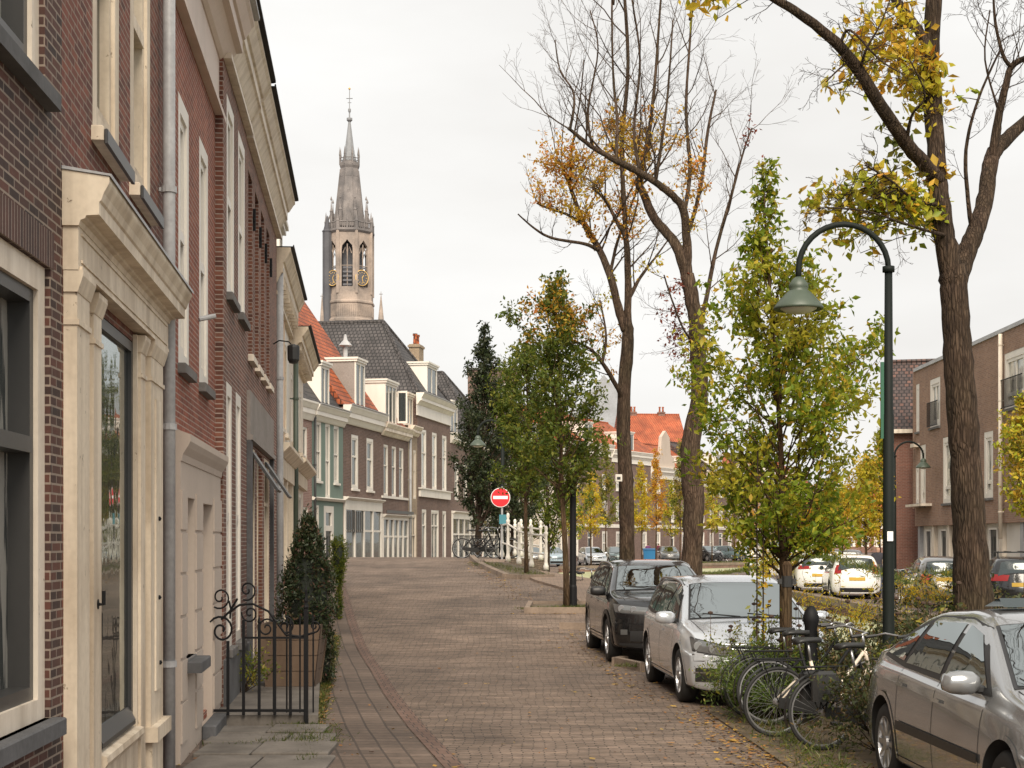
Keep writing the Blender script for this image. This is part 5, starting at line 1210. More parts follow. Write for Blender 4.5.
HATCH = dict(L=3.98, W=.85, nose=.45, tail=.30, wr=.31, wx=(-1.22,1.25), zs=.2, tumble=.36, spokes=7,
  zt=[(-1.99,1.0),(-1.95,1.06),(-1.65,1.40),(-1.4,1.46),(-.3,1.49),(.1,1.47),(.4,1.4),(1.1,1.02),(1.2,.98),(1.7,.88),(1.85,.82),(1.99,.72)],
  zb=[(-1.99,.96),(-1.6,.99),(0,.95),(1.1,.91),(1.5,.87),(1.85,.78),(1.99,.66)],
  dlo=[([(.95,.97),(0,.98),(-1.5,1.06)],[(.38,1.34),(0,1.40),(-1.3,1.32)])],
  glass=[([(.84,.985),(-.05,.99)],[(.38,1.315),(.1,1.375)]),([(-.12,.995),(-1.42,1.06)],[(-.02,1.38),(-1.25,1.31)])],
  ws=((1.1,1.02,.66),(.4,1.4,.53)), rw=((-1.92,1.10,.60),(-1.68,1.38,.50)),
  head=([(1.7,.76,.66),(1.9,.42,.62)],[(1.55,.78,.80),(1.9,.40,.74)]), tl=([(-1.97,.67,.86),(-1.8,.82,.82)],[(-1.95,.67,1.12),(-1.8,.80,1.14)]),
  fr=[('grille',-.36,.36,.60,.70,'trim'),('lower_grille',-.5,.5,.26,.42,'trim')], rr=[('rear_bumper_trim',-.55,.55,.24,.38,'trim')], doors=(.92,-.08,-.9), handles=((.08,.82),(-.85,.84)), hood=(1.12,.98), hoodw=.66, mirror=(.80,1.0))
HATCH2 = dict(HATCH, tl=([(-1.97,.45,.90),(-1.7,.82,.88)],[(-1.97,.50,1.0),(-1.7,.80,1.04)]), rw=((-1.90,1.12,.62),(-1.62,1.40,.50)))
MINI = dict(HATCH, L=3.55, W=.80, wr=.29, wx=(-1.13,1.17), nose=.5, tail=.55,
  zt=[(-1.77,.98),(-1.7,1.06),(-1.4,1.38),(-1.1,1.46),(-.2,1.49),(.15,1.46),(.45,1.36),(1.0,1.03),(1.1,.99),(1.5,.89),(1.7,.78),(1.77,.7)],
  zb=[(-1.77,.92),(-1.4,.97),(0,.95),(1.0,.92),(1.4,.85),(1.77,.66)],
  dlo=[([(.88,.97),(0,.98),(-1.25,1.04)],[(.4,1.32),(0,1.40),(-1.0,1.30)])], glass=[([(.78,.985),(-.12,.99)],[(.4,1.29),(.05,1.37)]),([(-.2,.995),(-1.15,1.04)],[(-.1,1.37),(-.95,1.28)])],
  ws=((1.0,1.03,.62),(.45,1.36,.5)), rw=((-1.66,1.10,.56),(-1.42,1.36,.46)), tl=([(-1.72,.50,.72),(-1.5,.74,.72)],[(-1.72,.52,.96),(-1.5,.72,.98)]), doors=(.85,-.2), handles=((-.05,.82),), mirror=(.72,1.0), round_lights=(1.5,.5,.7))
pb = car_paint
silver = pb('paint_silver', (.60,.63,.67), .45, .22); darkp = pb('paint_dark', (.006,.006,.0065), .1, .25); champ = pb('paint_champagne', (.31,.318,.325), .6, .2); whitep = pb('paint_white', (.72,.71,.69), 0, .35)
greyp = pb('paint_grey', (.2,.2,.2)); blackp = pb('paint_black', (.012,.013,.014), .2, .25); bluep = pb('paint_pale_blue', (.33,.42,.48), .3); darkgreen = pb('paint_green', (.09,.13,.13), .4)
CROSS['mirmat'] = M['trim']
make_car('silver estate car facing us beside the bicycles, young tree before it', (2.80,20.05,0), -87, ESTATE, silver, 'estate car', rails=(-1.75,.25))
make_car('dark brown-black crossover parked behind the silver estate', (2.31,26.05,hz(26)*.6), -86.2, CROSS, darkp, 'crossover', rails=(-1.6,.2), cladding=True)
c_ = make_car('grey-beige saloon in the bottom right corner, nearest car', (3.90,11.02,0), -88.6, SEDAN, champ, 'saloon car')
so2 = MB(); so2.add([(-.02,-.40,1.458),(-.02,.40,1.458),(-.12,.40,1.52),(-.12,-.40,1.52),(-.50,.38,1.445),(-.50,-.38,1.445)], [(0,1,2,3),(3,2,4,5)]); so2.build('sunroof', M['carglass'], c_, fix=False)
G2 = 'cars parked on the right-hand quay'
make_car('white hatchback seen from behind, left one of the pair on the quay', (11.5,58.9,0), 84, HATCH2, whitep, 'hatchback', G2, 1, .62)
make_car('white hatchback with tall tail lights, right one of the pair on the quay', (11.6,53.1,0), 84, HATCH, whitep, 'hatchback', G2, 1, .62)
make_car('small grey rounded city car with red tail lights left of the big trunk', (12.5,45.7,0), 84, MINI, greyp, 'city car', G2, 1, .78)
make_car('black estate with roof rack right of the big trunk at the frame edge', (15.0,46.4,0), 78, ESTATE, blackp, 'estate car', G2, 1, .62, rack=True)
make_car('white car partly hidden behind the young tree stake', (13.6,77,0), 180, HATCH, whitep, 'hatchback', G2, 2)
make_car('dark small car far along the right-hand quay', (17.0,83,0), 180, HATCH2, greyp, 'hatchback', G2, 2)
G3 = 'cars parked along the far quay'
for lab, px_, Y, S_, pt, rz in (('pale blue hatchback framed by the white bridge railing',552,118,HATCH,bluep,-80),('silver car across the canal, left of the first big trunk',592,121,HATCH2,silver,-80),
    ('grey-green car across the canal just beside the first big trunk',616,125,HATCH,darkgreen,-84),('dark grey car across the canal between the two big trunks',668,137,ESTATE,greyp,-90),
    ('dark car across the canal next to parked bicycles',727,150,HATCH,darkgreen,20),('white car parked left of the white van across the canal',746,152,HATCH2,whitep,-70),
    ('pale far car behind the bridge railing posts',530,126,ESTATE,greyp,-70),('black car half behind the second big trunk on the far quay',706,147,HATCH,blackp,-60)):
    make_car(lab, (X_at(px_,Y),Y,0), rz, S_, pt, 'car', G3, 2)
VAN = dict(HATCH, L=4.9, W=.97, zt=[(-2.45,1.9),(-2.35,1.96),(.9,1.97),(1.2,1.9),(1.9,1.25),(2.0,1.15),(2.3,1.0),(2.45,.8)], zb=[(-2.45,1.2),(1.8,1.12),(2.2,.95),(2.45,.75)], wx=(-1.5,1.6), wr=.33,
   dlo=[([(1.7,1.2),(.6,1.2)],[(1.2,1.75),(.6,1.8)])], glass=[([(1.6,1.22),(.65,1.22)],[(1.15,1.72),(.65,1.77)])], ws=((1.88,1.26,.75),(1.22,1.85,.68)), rw=((-2.44,1.3,.6),(-2.40,1.7,.55)), hood=(1.9,1.2), hoodw=.7, mirror=(1.5,1.25), doors=(1.6,.5), handles=((.65,1.0),),
   head=([(2.2,.85,.8),(2.4,.5,.76)],[(2.1,.86,1.0),(2.35,.5,.92)]), tl=([(-2.45,.8,.8),(-2.3,.95,.8)],[(-2.45,.8,1.3),(-2.3,.95,1.3)]))
make_car('white van at the bend of the far quay', (X_at(769,158),158,0), -75, VAN, whitep, 'van', G3, 2)
# ================================================================ bicycles
def make_bike(label, loc, rotz, frame='castiron', detail=True, group='bicycles parked along the canal', pannier=True, lean=4):
    r = empty('bicycle', loc, R(rotz)); r.rotation_euler.x = R(lean); tag(r, label, 'bicycle', group)
    WR = .345; XR, XF_ = -.54, .56
    w0 = None
    for x in (XR, XF_):
        w = empty('wheel', (x,0,WR)); w.parent = r
        if w0 is None:
            t = MB(); t.csm = True; n = 40 if detail else 18
            ring = [(WR*math.cos(2*math.pi*k/n)*.955,0,WR*math.sin(2*math.pi*k/n)*.955) for k in range(n+1)]; t.tube(ring, .018, 8, caps=False)
            a = t.build('tyre', M['rubber'], w, uv=False); q = MB(); ring = [(p[0]*.93,0,p[2]*.93) for p in ring]; q.tube(ring, .011, 5, caps=False)
            ns = 28 if detail else 10
            for k in range(ns): an = 2*math.pi*k/ns; q.tube([(.02*math.cos(an+1),(.025 if k%2 else -.025),.02*math.sin(an+1)),(WR*.89*math.cos(an),0,WR*.89*math.sin(an))], .0016 if detail else .003, 3, caps=False)
            q.lathe([(.02,-.045),(.03,-.03),(.03,.03),(.02,.045)], 10, axis='y'); b = q.build('spokes', M['alloy'], w, uv=False); w0 = (a, b)
        else:
            for f in w0: c = f.copy(); COL.objects.link(c); c.parent = w
    f = MB(); f.csm = True; BB = Vector((-.06,0,.29)); ST = Vector((-.2,0,.74)); HT = Vector((.36,0,.86)); HB = Vector((.41,0,.66)); RH = Vector((XR,0,WR))
    f.tube([BB, ST], .018, 8); f.tube([HT, HB], .022, 8); f.tube([HB, Vector((.2,0,.42)), BB], .02, 8); f.tube([HT-Vector((.0,0,.03)), Vector((.12,0,.5)), Vector((-.1,0,.4))], .018, 8)
    for s in (-.055,.055): f.tube([BB+Vector((0,s*.5,0)), RH+Vector((0,s,0))], .011, 6); f.tube([ST+Vector((0,s*.3,-.06)), RH+Vector((0,s,0))], .010, 6); f.tube([HB+Vector((.01,s*.6,-.02)), Vector((.49,s,.5)), Vector((XF_,s,WR))], .012, 6)
    f.build('frame', M[frame], r, uv=False)
    s = MB(); s.csm = True; s.tube([ST, (-.235,0,.92)], .013, 6); s.build('seat_post', M['alloy'], r, uv=False)
    s = MB(); s.csm = True
    pts = []; prf = [(-.14,.085,.0),(-.1,.1,.03),(-.02,.075,.032),(.06,.035,.03),(.13,.022,.024)]
    vs = []
    for x, hw_, z in prf:
        for k in range(8): a = 2*math.pi*k/8; vs.append((-.235+x, hw_*math.cos(a), .93+z*.6+.028*math.sin(a)))
    s.add(vs, [(i*8+j,i*8+(j+1)%8,(i+1)*8+(j+1)%8,(i+1)*8+j) for i in range(4) for j in range(8)]+[tuple(range(7,-1,-1)),tuple(range(32,40))])
    s.build('saddle', M['blackplastic'], r, uv=False)
    h = MB(); h.csm = True; h.tube([HT, (.33,0,1.0)], .014, 6); h.tube([(.18,-.29,1.03),(.26,-.24,1.05),(.34,-.1,1.02),(.34,.1,1.02),(.26,.24,1.05),(.18,.29,1.03)], .011, 6); h.build('handlebar', M['alloy'], r, uv=False)
    g = MB(); 
    for s_ in (-.29,.29): g.tube([(.08,s_*1.02,1.02),(.19,s_,1.03)], .017, 6)
    g.build('grip', M['blackplastic'], r, uv=False)
    for x, a0, a1 in ((XR,20,200),(XF_,-20,130)):
        mg = MB()
        arc = [(x+(WR+.03)*math.cos(R(a)),(WR)+(WR+.03)*math.sin(R(a))) for a in range(a0,a1+1,12)]
        for (p, q) in zip(arc, arc[1:]): mg.add([(p[0],-.026,p[1]),(p[0],.026,p[1]),(q[0],.026,q[1]),(q[0],-.026,q[1])], [(0,1,2,3)])
        mg.build('mudguard', M['blackplastic'], r, uv=False, smooth=True)
    k = MB(); k.tube([(-.78,-.06,.76),(-.3,-.06,.76)], .008, 5); k.tube([(-.78,.06,.76),(-.3,.06,.76)], .008, 5); k.tube([(-.78,-.06,.76),(-.78,.06,.76)], .008, 5)
    for s_ in (-.06,.06): k.tube([(-.72,s_,.76),(XR,s_,WR)], .006, 5); k.tube([(-.45,s_,.76),(XR,s_,WR)], .006, 5)
    for x in (-.7,-.6,-.5,-.4): k.tube([(x,-.06,.76),(x,.06,.76)], .006, 4)
    k.build('luggage_rack', M['castiron'], r, uv=False)
    c = MB(); c.extr([(-.05,0),(-.062,0),(-.062,.01),(-.05,.01)], 0, .001); c = MB()
    c.add([(XR,-.05,WR+.05),(-.06,-.05,.37),(.02,-.05,.33),(.02,-.05,.25),(-.06,-.05,.21),(XR,-.05,WR-.05),(XR,-.07,WR+.05),(-.06,-.07,.37),(.02,-.07,.33),(.02,-.07,.25),(-.06,-.07,.21),(XR,-.07,WR-.05)], [(0,1,2,3,4,5),(11,10,9,8,7,6)]+[(i,(i+1)%6,6+(i+1)%6,6+i) for i in range(6)])
    c.build('chain_guard', M['blackplastic'], r, uv=False)
    p = MB(); p.tube([(-.06,-.09,.29),(.03,-.09,.15)], .01, 5); p.box(-.02,.08,-.19,-.1,.13,.155); p.tube([(-.06,.09,.29),(-.15,.09,.43)], .01, 5); p.box(-.2,-.1,.1,.19,.42,.445); p.build('pedals', M['blackplastic'], r, uv=False)
    if pannier:
        for s_ in (-1, 1): q = MB(); q.cbox(-.70,-.42,*sorted((s_*.07,s_*.17)),.45,.73,.035); q.build('pannier', M['blackplastic'], r)
    return r
make_bike('black bicycle at the left end of the bicycle row, rack over its wheel', (3.13,16.7,.03), 8, lean=3, pannier=False)
make_bike('black bicycle second from the left in the bicycle row', (3.2,16.1,.03), 6, lean=-2, pannier=False)
make_bike('bicycle with a pale frame in the middle of the bicycle row', (3.1,15.25,.02), 12, 'offwhite', lean=5, pannier=False)
make_bike('black bicycle nearest the camera with black side bags', (3.36,14.3,.02), 16, lean=-3, pannier=True)
b0 = make_bike('bicycle against the kerb left of the first big trunk', (X_at(583,60),60,0), 35, detail=False, pannier=False, group='distant bicycles')
b0.location = (X_at(580,42), 42, .15)
far_b = [(X_at(587,41),41,.15,60,'bicycle behind the black lamp post near the earth verge'),(X_at(478,51.8),51.8,1.34,10,'bicycle lying at the crest under the dark tree, left one'),(X_at(488,52.2),52.2,1.34,30,'bicycle at the crest under the dark tree, right one'),
 (X_at(496,53),53,1.34,-20,'bicycle at the crest next to the sign pole'),(X_at(712,148),144.5,0,20,'bicycle by the dark far car, right of the second trunk'),(X_at(718,148),144,0,150,'second bicycle by the dark far car'),
 (12.6,49.5,0,80,'bicycle on the right quay beside the grey city car'),(13.3,50,0,100,'bicycle against the modern brick block'),(X_at(892,47),47,0,60,'bicycle leaning behind the tall street lamp'),(X_at(622,118),121,0,30,'far bicycle by the blue bin')]
for x, y, z, a, lab in far_b: c = copy_tree(b0); c.location = (x, y, z if y < 60 or y > 100 else 0); c.rotation_euler = (R(random.Random(y).uniform(-8,8)), 0, R(a)); tag(c, lab, 'bicycle', 'distant bicycles')
r = empty('bin', (X_at(649.5,134),134,0)); tag(r, 'blue bin on the far quay left of the dark grey car', 'bin')
m = MB(); m.add([(-.45,-.35,0),(.45,-.35,0),(.45,.35,0),(-.45,.35,0),(-.55,-.42,1.15),(.55,-.42,1.15),(.55,.42,1.15),(-.55,.42,1.15)],[(0,3,2,1),(4,5,6,7),(0,1,5,4),(1,2,6,5),(2,3,7,6),(3,0,4,7)]); m.build('tub', mat('bin_blue',(.03,.2,.42),.5), r)
m = MB(); m.extr([(-.46,1.15),(-.46,1.2),(0,1.3),(.46,1.2),(.46,1.15)],-.58,.58); m.build('lid', mat('bin_lid',(.02,.12,.28),.5), r)
# ================================================================ people
def person(label, loc, rotz, coat, legs_, hair, stride=.25):
    r = empty('person', loc, R(rotz)); tag(r, label, 'person')
    J = {'pel':(0,0,.95),'sp':(0,.01,1.15),'ch':(0,0,1.36),'nk':(0,.0,1.5),'h0':(0,.02,1.58),'h1':(0,.02,1.70),
     'sl':(-.19,0,1.42),'el':(-.25,-.03,1.14),'wl':(-.24,.1,.92),'fl':(-.24,.15,.84),'sr':(.19,0,1.42),'er':(.25,.04,1.14),'wr':(.24,.12,.92),'fr':(.24,.15,.84),
     'hl':(-.1,0,.9),'kl':(-.1,stride*.55,.5),'al':(-.1,stride,.08),'tl':(-.1,stride+.16,.04),'hr':(.1,0,.9),'kr':(.1,-stride*.2,.5),'ar':(.1,-stride,.1),'tr':(.1,-stride+.15,.04)}
    RR = dict(pel=.15,sp=.135,ch=.16,nk=.06,h0=.085,h1=.085,sl=.075,el=.052,wl=.036,fl=.03,sr=.075,er=.052,wr=.036,fr=.03,hl=.1,kl=.065,al=.045,tl=.035,hr=.1,kr=.065,ar=.045,tr=.035)
    E = [('pel','sp'),('sp','ch'),('ch','nk'),('nk','h0'),('h0','h1'),('ch','sl'),('sl','el'),('el','wl'),('wl','fl'),('ch','sr'),('sr','er'),('er','wr'),('wr','fr'),('pel','hl'),('hl','kl'),('kl','al'),('al','tl'),('pel','hr'),('hr','kr'),('kr','ar'),('ar','tr')]
    ks = list(J); me = bpy.data.meshes.new('body'); me.from_pydata([J[k] for k in ks], [(ks.index(a), ks.index(b)) for a, b in E], [])
    o = bpy.data.objects.new('body', me); COL.objects.link(o); sk = o.modifiers.new('s', 'SKIN'); su = o.modifiers.new('u', 'SUBSURF'); su.levels = 2
    for i, k in enumerate(ks): me.skin_vertices[0].data[i].radius = (RR[k]*1.0, RR[k]*(.75 if k in ('pel','sp','ch') else 1)); me.skin_vertices[0].data[i].use_root = (k == 'pel')
    dg = bpy.context.evaluated_depsgraph_get(); m2 = bpy.data.meshes.new_from_object(o.evaluated_get(dg)); o.modifiers.clear(); o.data = m2; o.parent = r
    m2.materials.clear()
    for q in (coat, legs_, mat('skin', (.5,.3,.22), .6), mat('hair', hair, .7)): m2.materials.append(q)
    for p in m2.polygons:
        c = p.center; p.use_smooth = True; p.material_index = 1 if c.z < .88 and abs(c.x) < .2 else 0
        if c.z > 1.52 or (c.z < .93 and abs(c.x) > .2): p.material_index = 2
        if c.z > 1.69 or (c.z > 1.56 and c.y < .0): p.material_index = 3
    return r
person('person in a dark coat walking on the right quay beside the lamp post', (X_at(878,57),57,0), 170, mat('coat_dark',(.03,.03,.04),.8), mat('jeans',(.06,.07,.1),.8), (.05,.03,.02))
person('person in a purple jacket on the far quay above the blue bin', (X_at(648,138),138,0), 20, mat('coat_purple',(.16,.05,.14),.8), mat('trousers',(.05,.05,.06),.8), (.05,.03,.02))
person('person in a dark red jacket walking on the far quay beside the dark grey car', (X_at(658.5,141),141,0), -30, mat('coat_wine',(.12,.02,.04),.8), mat('trousers2',(.03,.03,.03),.8), (.05,.03,.02))
# ================================================================ trees
rng = np.random.default_rng(7)
def leaf_mesh(name, pts, size, m, parent, asp=.48, jit=.3, droop=.3, smooth=False, fold=None):
    if fold is None: fold = m in ('leaf_young','leaf_yellowgreen','leaf_yellow','leaf_orange','leaf_green') and size < .14
    pts = np.asarray(pts, float); n = len(pts)
    if n == 0: return
    d = rng.normal(size=(n,3)); d[:,2] -= droop; d /= np.linalg.norm(d, axis=1)[:,None]
    e = rng.normal(size=(n,3)); s = np.cross(d, e); s /= np.linalg.norm(s, axis=1)[:,None]; nn = np.cross(d, s)
    ln = size*(1+jit*rng.normal(size=n)).clip(.45,1.7); w = ln*asp*.5
    L_ = ln[:,None]; W2 = w[:,None]
    if fold:
        v = np.stack([pts, pts+d*L_*.42+s*W2+nn*L_*.10, pts+d*L_, pts+d*L_*.42-s*W2+nn*L_*.10, pts+d*L_*.5-nn*L_*.03], 1).reshape(-1,3); K = 5; pat = np.array([0,1,2,4,0,4,2,3])
    else:
        v = np.stack([pts, pts+d*L_*.4+s*W2+nn*L_*.06, pts+d*L_, pts+d*L_*.4-s*W2+nn*L_*.06], 1).reshape(-1,3); K = 4; pat = np.array([0,1,2,3])
    me = bpy.data.meshes.new(name); me.vertices.add(K*n); me.vertices.foreach_set('co', v.ravel().astype(np.float32)); nf = len(pat)//4*n
    me.loops.add(4*nf); me.loops.foreach_set('vertex_index', (np.arange(n, dtype=np.int32)[:,None]*K+pat[None,:].astype(np.int32)).ravel()); me.polygons.add(nf)
    me.polygons.foreach_set('loop_start', np.arange(0,4*nf,4,dtype=np.int32)); me.polygons.foreach_set('loop_total', np.full(nf,4,dtype=np.int32))
    me.update(); me.validate(); me.materials.append(m if not isinstance(m, str) else M[m]); o = bpy.data.objects.new(name, me); COL.objects.link(o); o.parent = parent; return o
def LM(n, stops, **k): M[n] = leaf_mat(n, stops, **k)
LM('leaf_young', [(0,(.12,.19,.015)),(.5,(.24,.32,.025)),(.85,(.45,.43,.04)),(1,(.55,.33,.035))], patch=(.5,.42,.05), transl=.55)
LM('leaf_green', [(0,(.065,.105,.016)),(.6,(.13,.17,.024)),(1,(.24,.23,.03))], transl=.5)
LM('leaf_greenorange', [(0,(.035,.06,.012)),(.6,(.07,.1,.018)),(1,(.16,.13,.02))])
LM('leaf_dark', [(0,(.018,.028,.012)),(.6,(.03,.045,.016)),(1,(.06,.065,.025))])
LM('leaf_yellow', [(0,(.42,.4,.03)),(.5,(.68,.52,.045)),(1,(.65,.34,.03))], patch=(.38,.4,.04), transl=.55)
LM('leaf_orange', [(0,(.5,.33,.04)),(.5,(.65,.36,.045)),(1,(.62,.2,.03))], patch=(.62,.48,.06), transl=.55)
LM('leaf_yellowgreen', [(0,(.2,.26,.02)),(.5,(.4,.42,.03)),(.8,(.6,.48,.04)),(1,(.6,.3,.03))], patch=(.42,.24,.03), nscale=1.5)
LM('leaf_olive', [(0,(.08,.11,.018)),(.5,(.16,.19,.025)),(1,(.3,.25,.035))], patch=(.3,.18,.03))
LM('leaf_red', [(0,(.13,.03,.02)),(1,(.25,.06,.03))])
LM('leaf_conifer', [(0,(.02,.032,.012)),(.6,(.032,.05,.018)),(.9,(.07,.06,.03)),(1,(.14,.06,.045))], transl=.1)
LM('leaf_fern', [(0,(.07,.12,.02)),(.6,(.12,.19,.03)),(1,(.2,.23,.05))], transl=.4)
LM('leaf_brownish', [(0,(.035,.048,.015)),(.6,(.07,.085,.025)),(.85,(.13,.095,.04)),(1,(.2,.12,.05))])
LM('leaf_fallen', [(0,(.16,.07,.025)),(.4,(.28,.13,.03)),(.7,(.38,.25,.05)),(1,(.1,.06,.03))], transl=.05)
LM('leaf_grass', [(0,(.05,.075,.015)),(.6,(.09,.12,.02)),(1,(.18,.15,.05))], transl=.3)
def unit(v): return v/np.linalg.norm(v)
def grow(m, p, d, Ln, r, lvl, spec, tips, rr, zmax=None):
    """spec[lvl] = (segments, wander, up, kids, kid length ratio, kid angle, start)"""
    ns, wan, up, kids, kl, ka, st = spec[lvl]
    pts = [np.array(p, float)]; ds = []; d = unit(np.array(d, float))
    for i in range(ns):
        d = unit(d+rr.normal(size=3)*wan+np.array((0,0,up))); pts.append(pts[-1]+d*Ln/ns); ds.append(d)
    rad = [max(.0022, r*(1-.8*i/ns)) for i in range(ns+1)]
    m.tube(pts, rad, 5 if r > .02 else 3, caps=False)
    if lvl == len(spec)-1:
        tips.append((pts, ds)); return
    for k in range(kids):
        t = st+(1-st)*(k+rr.random())/kids; i = min(ns-1, int(t*ns)); f = t*ns-i; q = pts[i]+(pts[i+1]-pts[i])*f; dd = ds[i]
        e = rr.normal(size=3); e -= dd*e.dot(dd); e = unit(e); a = R(ka+rr.normal()*10); nd = dd*math.cos(a)+e*math.sin(a)
        grow(m, q, nd, Ln*kl*(1.15-.6*t)*rr.uniform(.7,1.25), rad[i]*.5, lvl+1, spec, tips, rr)
    tips.append((pts[-2:], ds[-1:]))
def crown_tree(label, x, y, z, H, prof, seed, nb, nleaf, ls, lm, bark='bark_young', tr=.045, lean=(0,0), stake=False, cz=None, name='young_tree', group=None, patchleaf=None, asp=.48, up=.10, twigs=5, dens_pow=1.0, extra=None):
    """a trunk with a leader, ascending limbs to the crown profile [(z, radius)], twigs, leaves on them"""
    r = empty(name, (x,y,z)); tag(r, label, 'tree', group); rr = np.random.default_rng(seed); m = MB(); m.csm = True
    n = 12; tp = []
    for i in range(n+1):
        t = i/n; wob = .03*math.sin(t*7+seed)*min(1,t*3); tp.append(np.array((lean[0]*t**1.5+wob, lean[1]*t**1.5+wob*.5, H*t)))
    m.tube(tp, [tr*(1-.9*(i/n)**.9)+.004 for i in range(n+1)], 10)
    z0, z1 = prof[0][0], prof[-1][0]; pts = []
    spec = [(5,.12,up,twigs,.42,42,.25),(3,.2,.08,3,.5,45,.2),(3,.25,.0,0,0,0,0)]; tips = []
    for k in range(nb):
        t = ((k+rr.random())/nb)**dens_pow; hz_ = z0+(z1-z0)*t*.97; rad = lerp(prof, min(z1, hz_+.25*(z1-z0)*.3)); rad *= rr.uniform(.45,1.2)
        i = min(n-1, int(hz_/H*n)); q = tp[i]+(tp[i+1]-tp[i])*(hz_/H*n-i); az = k*2.4+rr.normal()*.35; el = R(min(64, 38+25*t+rr.normal()*6))
        d = np.array((math.cos(az)*math.cos(el), math.sin(az)*math.cos(el), math.sin(el)))
        grow(m, q-np.array((0,0,rad*.3)) if t > .1 else q, d, max(.15, rad/math.cos(el)*.95), tr*.34*(1-.6*t), 0, spec, tips, rr)
    grow(m, tp[-2], (lean[0]*.1,0,1), (H-tp[-2][2])*1.0, .01, 1, spec, tips, rr)
    m.build('trunk', M[bark], r, uv=False)
    P0 = np.concatenate([np.array(t[0]) for t in tips]); wt = np.concatenate([np.full(len(t[0]), np.linalg.norm(np.array(t[0][-1])-np.array(t[0][0]))/len(t[0])+1e-4) for t in tips]); idx = rr.choice(len(P0), nleaf, p=wt/wt.sum()); pt = P0[idx]+rr.normal(size=(nleaf,3))*ls*.55
    if patchleaf:
        lm2, (pz0, pz1, px0, px1), fr = patchleaf; sel = (pt[:,2] > pz0)&(pt[:,2] < pz1)&(pt[:,0] > px0)&(pt[:,0] < px1)&(rr.random(nleaf) < fr)
        leaf_mesh('crown', pt[~sel], ls, lm, r, asp); leaf_mesh('crown', pt[sel], ls, lm2, r, asp)
    else: leaf_mesh('crown', pt, ls, lm, r, asp)
    return r
# the young tree in front of the silver estate, with stake
yt = crown_tree('yellow-green young tree with stakes in the bed between silver estate and bicycles', 3.06, 17.35, .05, 6.15, [(1.45,.6),(2.1,1.0),(3.0,1.3),(3.6,1.15),(4.1,.85),(4.7,.42),(5.4,.24),(6.15,.06)], 11, 96, 14500, .08, 'leaf_young', tr=.05, lean=(-.22,.1), up=.05, dens_pow=1.35)
t = empty('tree_stake', (X_at(787,16.9),16.9,.05)); tag(t, 'weathered wooden stake with black tie beside the young tree', 'tree stake')
m = MB(); m.lathe([(.055,-.1),(.055,1.62),(.03,1.66)], 10); m.build('post', M['bark_young'], t); m = MB(); m.lathe([(.062,1.38),(.062,1.5)], 10); m.box(-.1,.1,-.02,.02,1.41,1.47); m.build('tie', M['blackplastic'], t)
for k, dx in enumerate((757, 764)):
    t = empty('plant_cane', (X_at(dx,17.0),17.0+.05*k,.05)); tag(t, ('tall dark cane with a thin climber left of the tree stake','shorter dark cane next to the tall one left of the tree stake')[k], 'cane')
    MB().tube([(0,0,0),(.0,0,2.2-.3*k),(.01,0,2.9-.7*k)], .009, 5).build('cane', M['bark_dark'], t)
    pts = np.array([(rng.normal()*.04, rng.normal()*.04, rng.uniform(.4,1.7)) for _ in range(90)]); leaf_mesh('leaves', pts, .06, 'leaf_yellow' if k else 'leaf_olive', t)
# green trees on the left of the canal
crown_tree('mid green tree with an orange flecked top beside the black post', 1.19, 33.8, hz(33.8), 7.1, [(2.2,.5),(2.8,1.05),(3.8,1.3),(5.0,1.1),(6.0,.75),(6.7,.55),(7.1,.15)], 21, 62, 10500, .10, 'leaf_green', tr=.075, lean=(-.3,0), patchleaf=('leaf_orange',(5.9,7.3,-1,.9),.4))
crown_tree('green young tree growing from the kerbed island by the bridge railing', .40, 43.0, hz(43), 6.3, [(1.9,.5),(2.7,1.05),(3.8,1.3),(5.0,1.0),(6.3,.2)], 22, 54, 9000, .11, 'leaf_green', tr=.065)
crown_tree('dark evergreen-looking columnar tree behind the no-entry sign', X_at(478,58.5), 58.5, .9, 9.3, [(1.2,.7),(2.2,1.45),(4.2,1.55),(6.0,1.2),(7.5,.7),(9.3,.12)], 23, 80, 15000, .12, 'leaf_dark', tr=.14, lean=(.3,0), bark='bark_dark', up=.22)
crown_tree('second dark green tree just right of the dark columnar tree', X_at(512,66), 66, .5, 6.6, [(1.3,.7),(2.4,1.6),(3.8,1.7),(5.2,1.1),(6.6,.3)], 24, 50, 9000, .14, 'leaf_dark', tr=.1, bark='bark_dark')
crown_tree('dark green tree filling the gap behind the mid green tree', X_at(548,75), 75, 0, 6.8, [(1.4,.7),(2.6,1.9),(4.0,1.9),(5.4,1.2),(6.8,.3)], 25, 50, 8000, .15, 'leaf_green', tr=.1, bark='bark_dark')
# black lamp-like post in the tree pit
r = empty('post', (X_at(573,33.9),33.9,hz(33.9))); tag(r, 'plain tall black post beside the mid green tree', 'post'); MB().lathe([(.09,0),(.09,.5),(.075,.55),(.07,3.1),(.05,3.15)], 12).build('pole', M['castiron'], r)
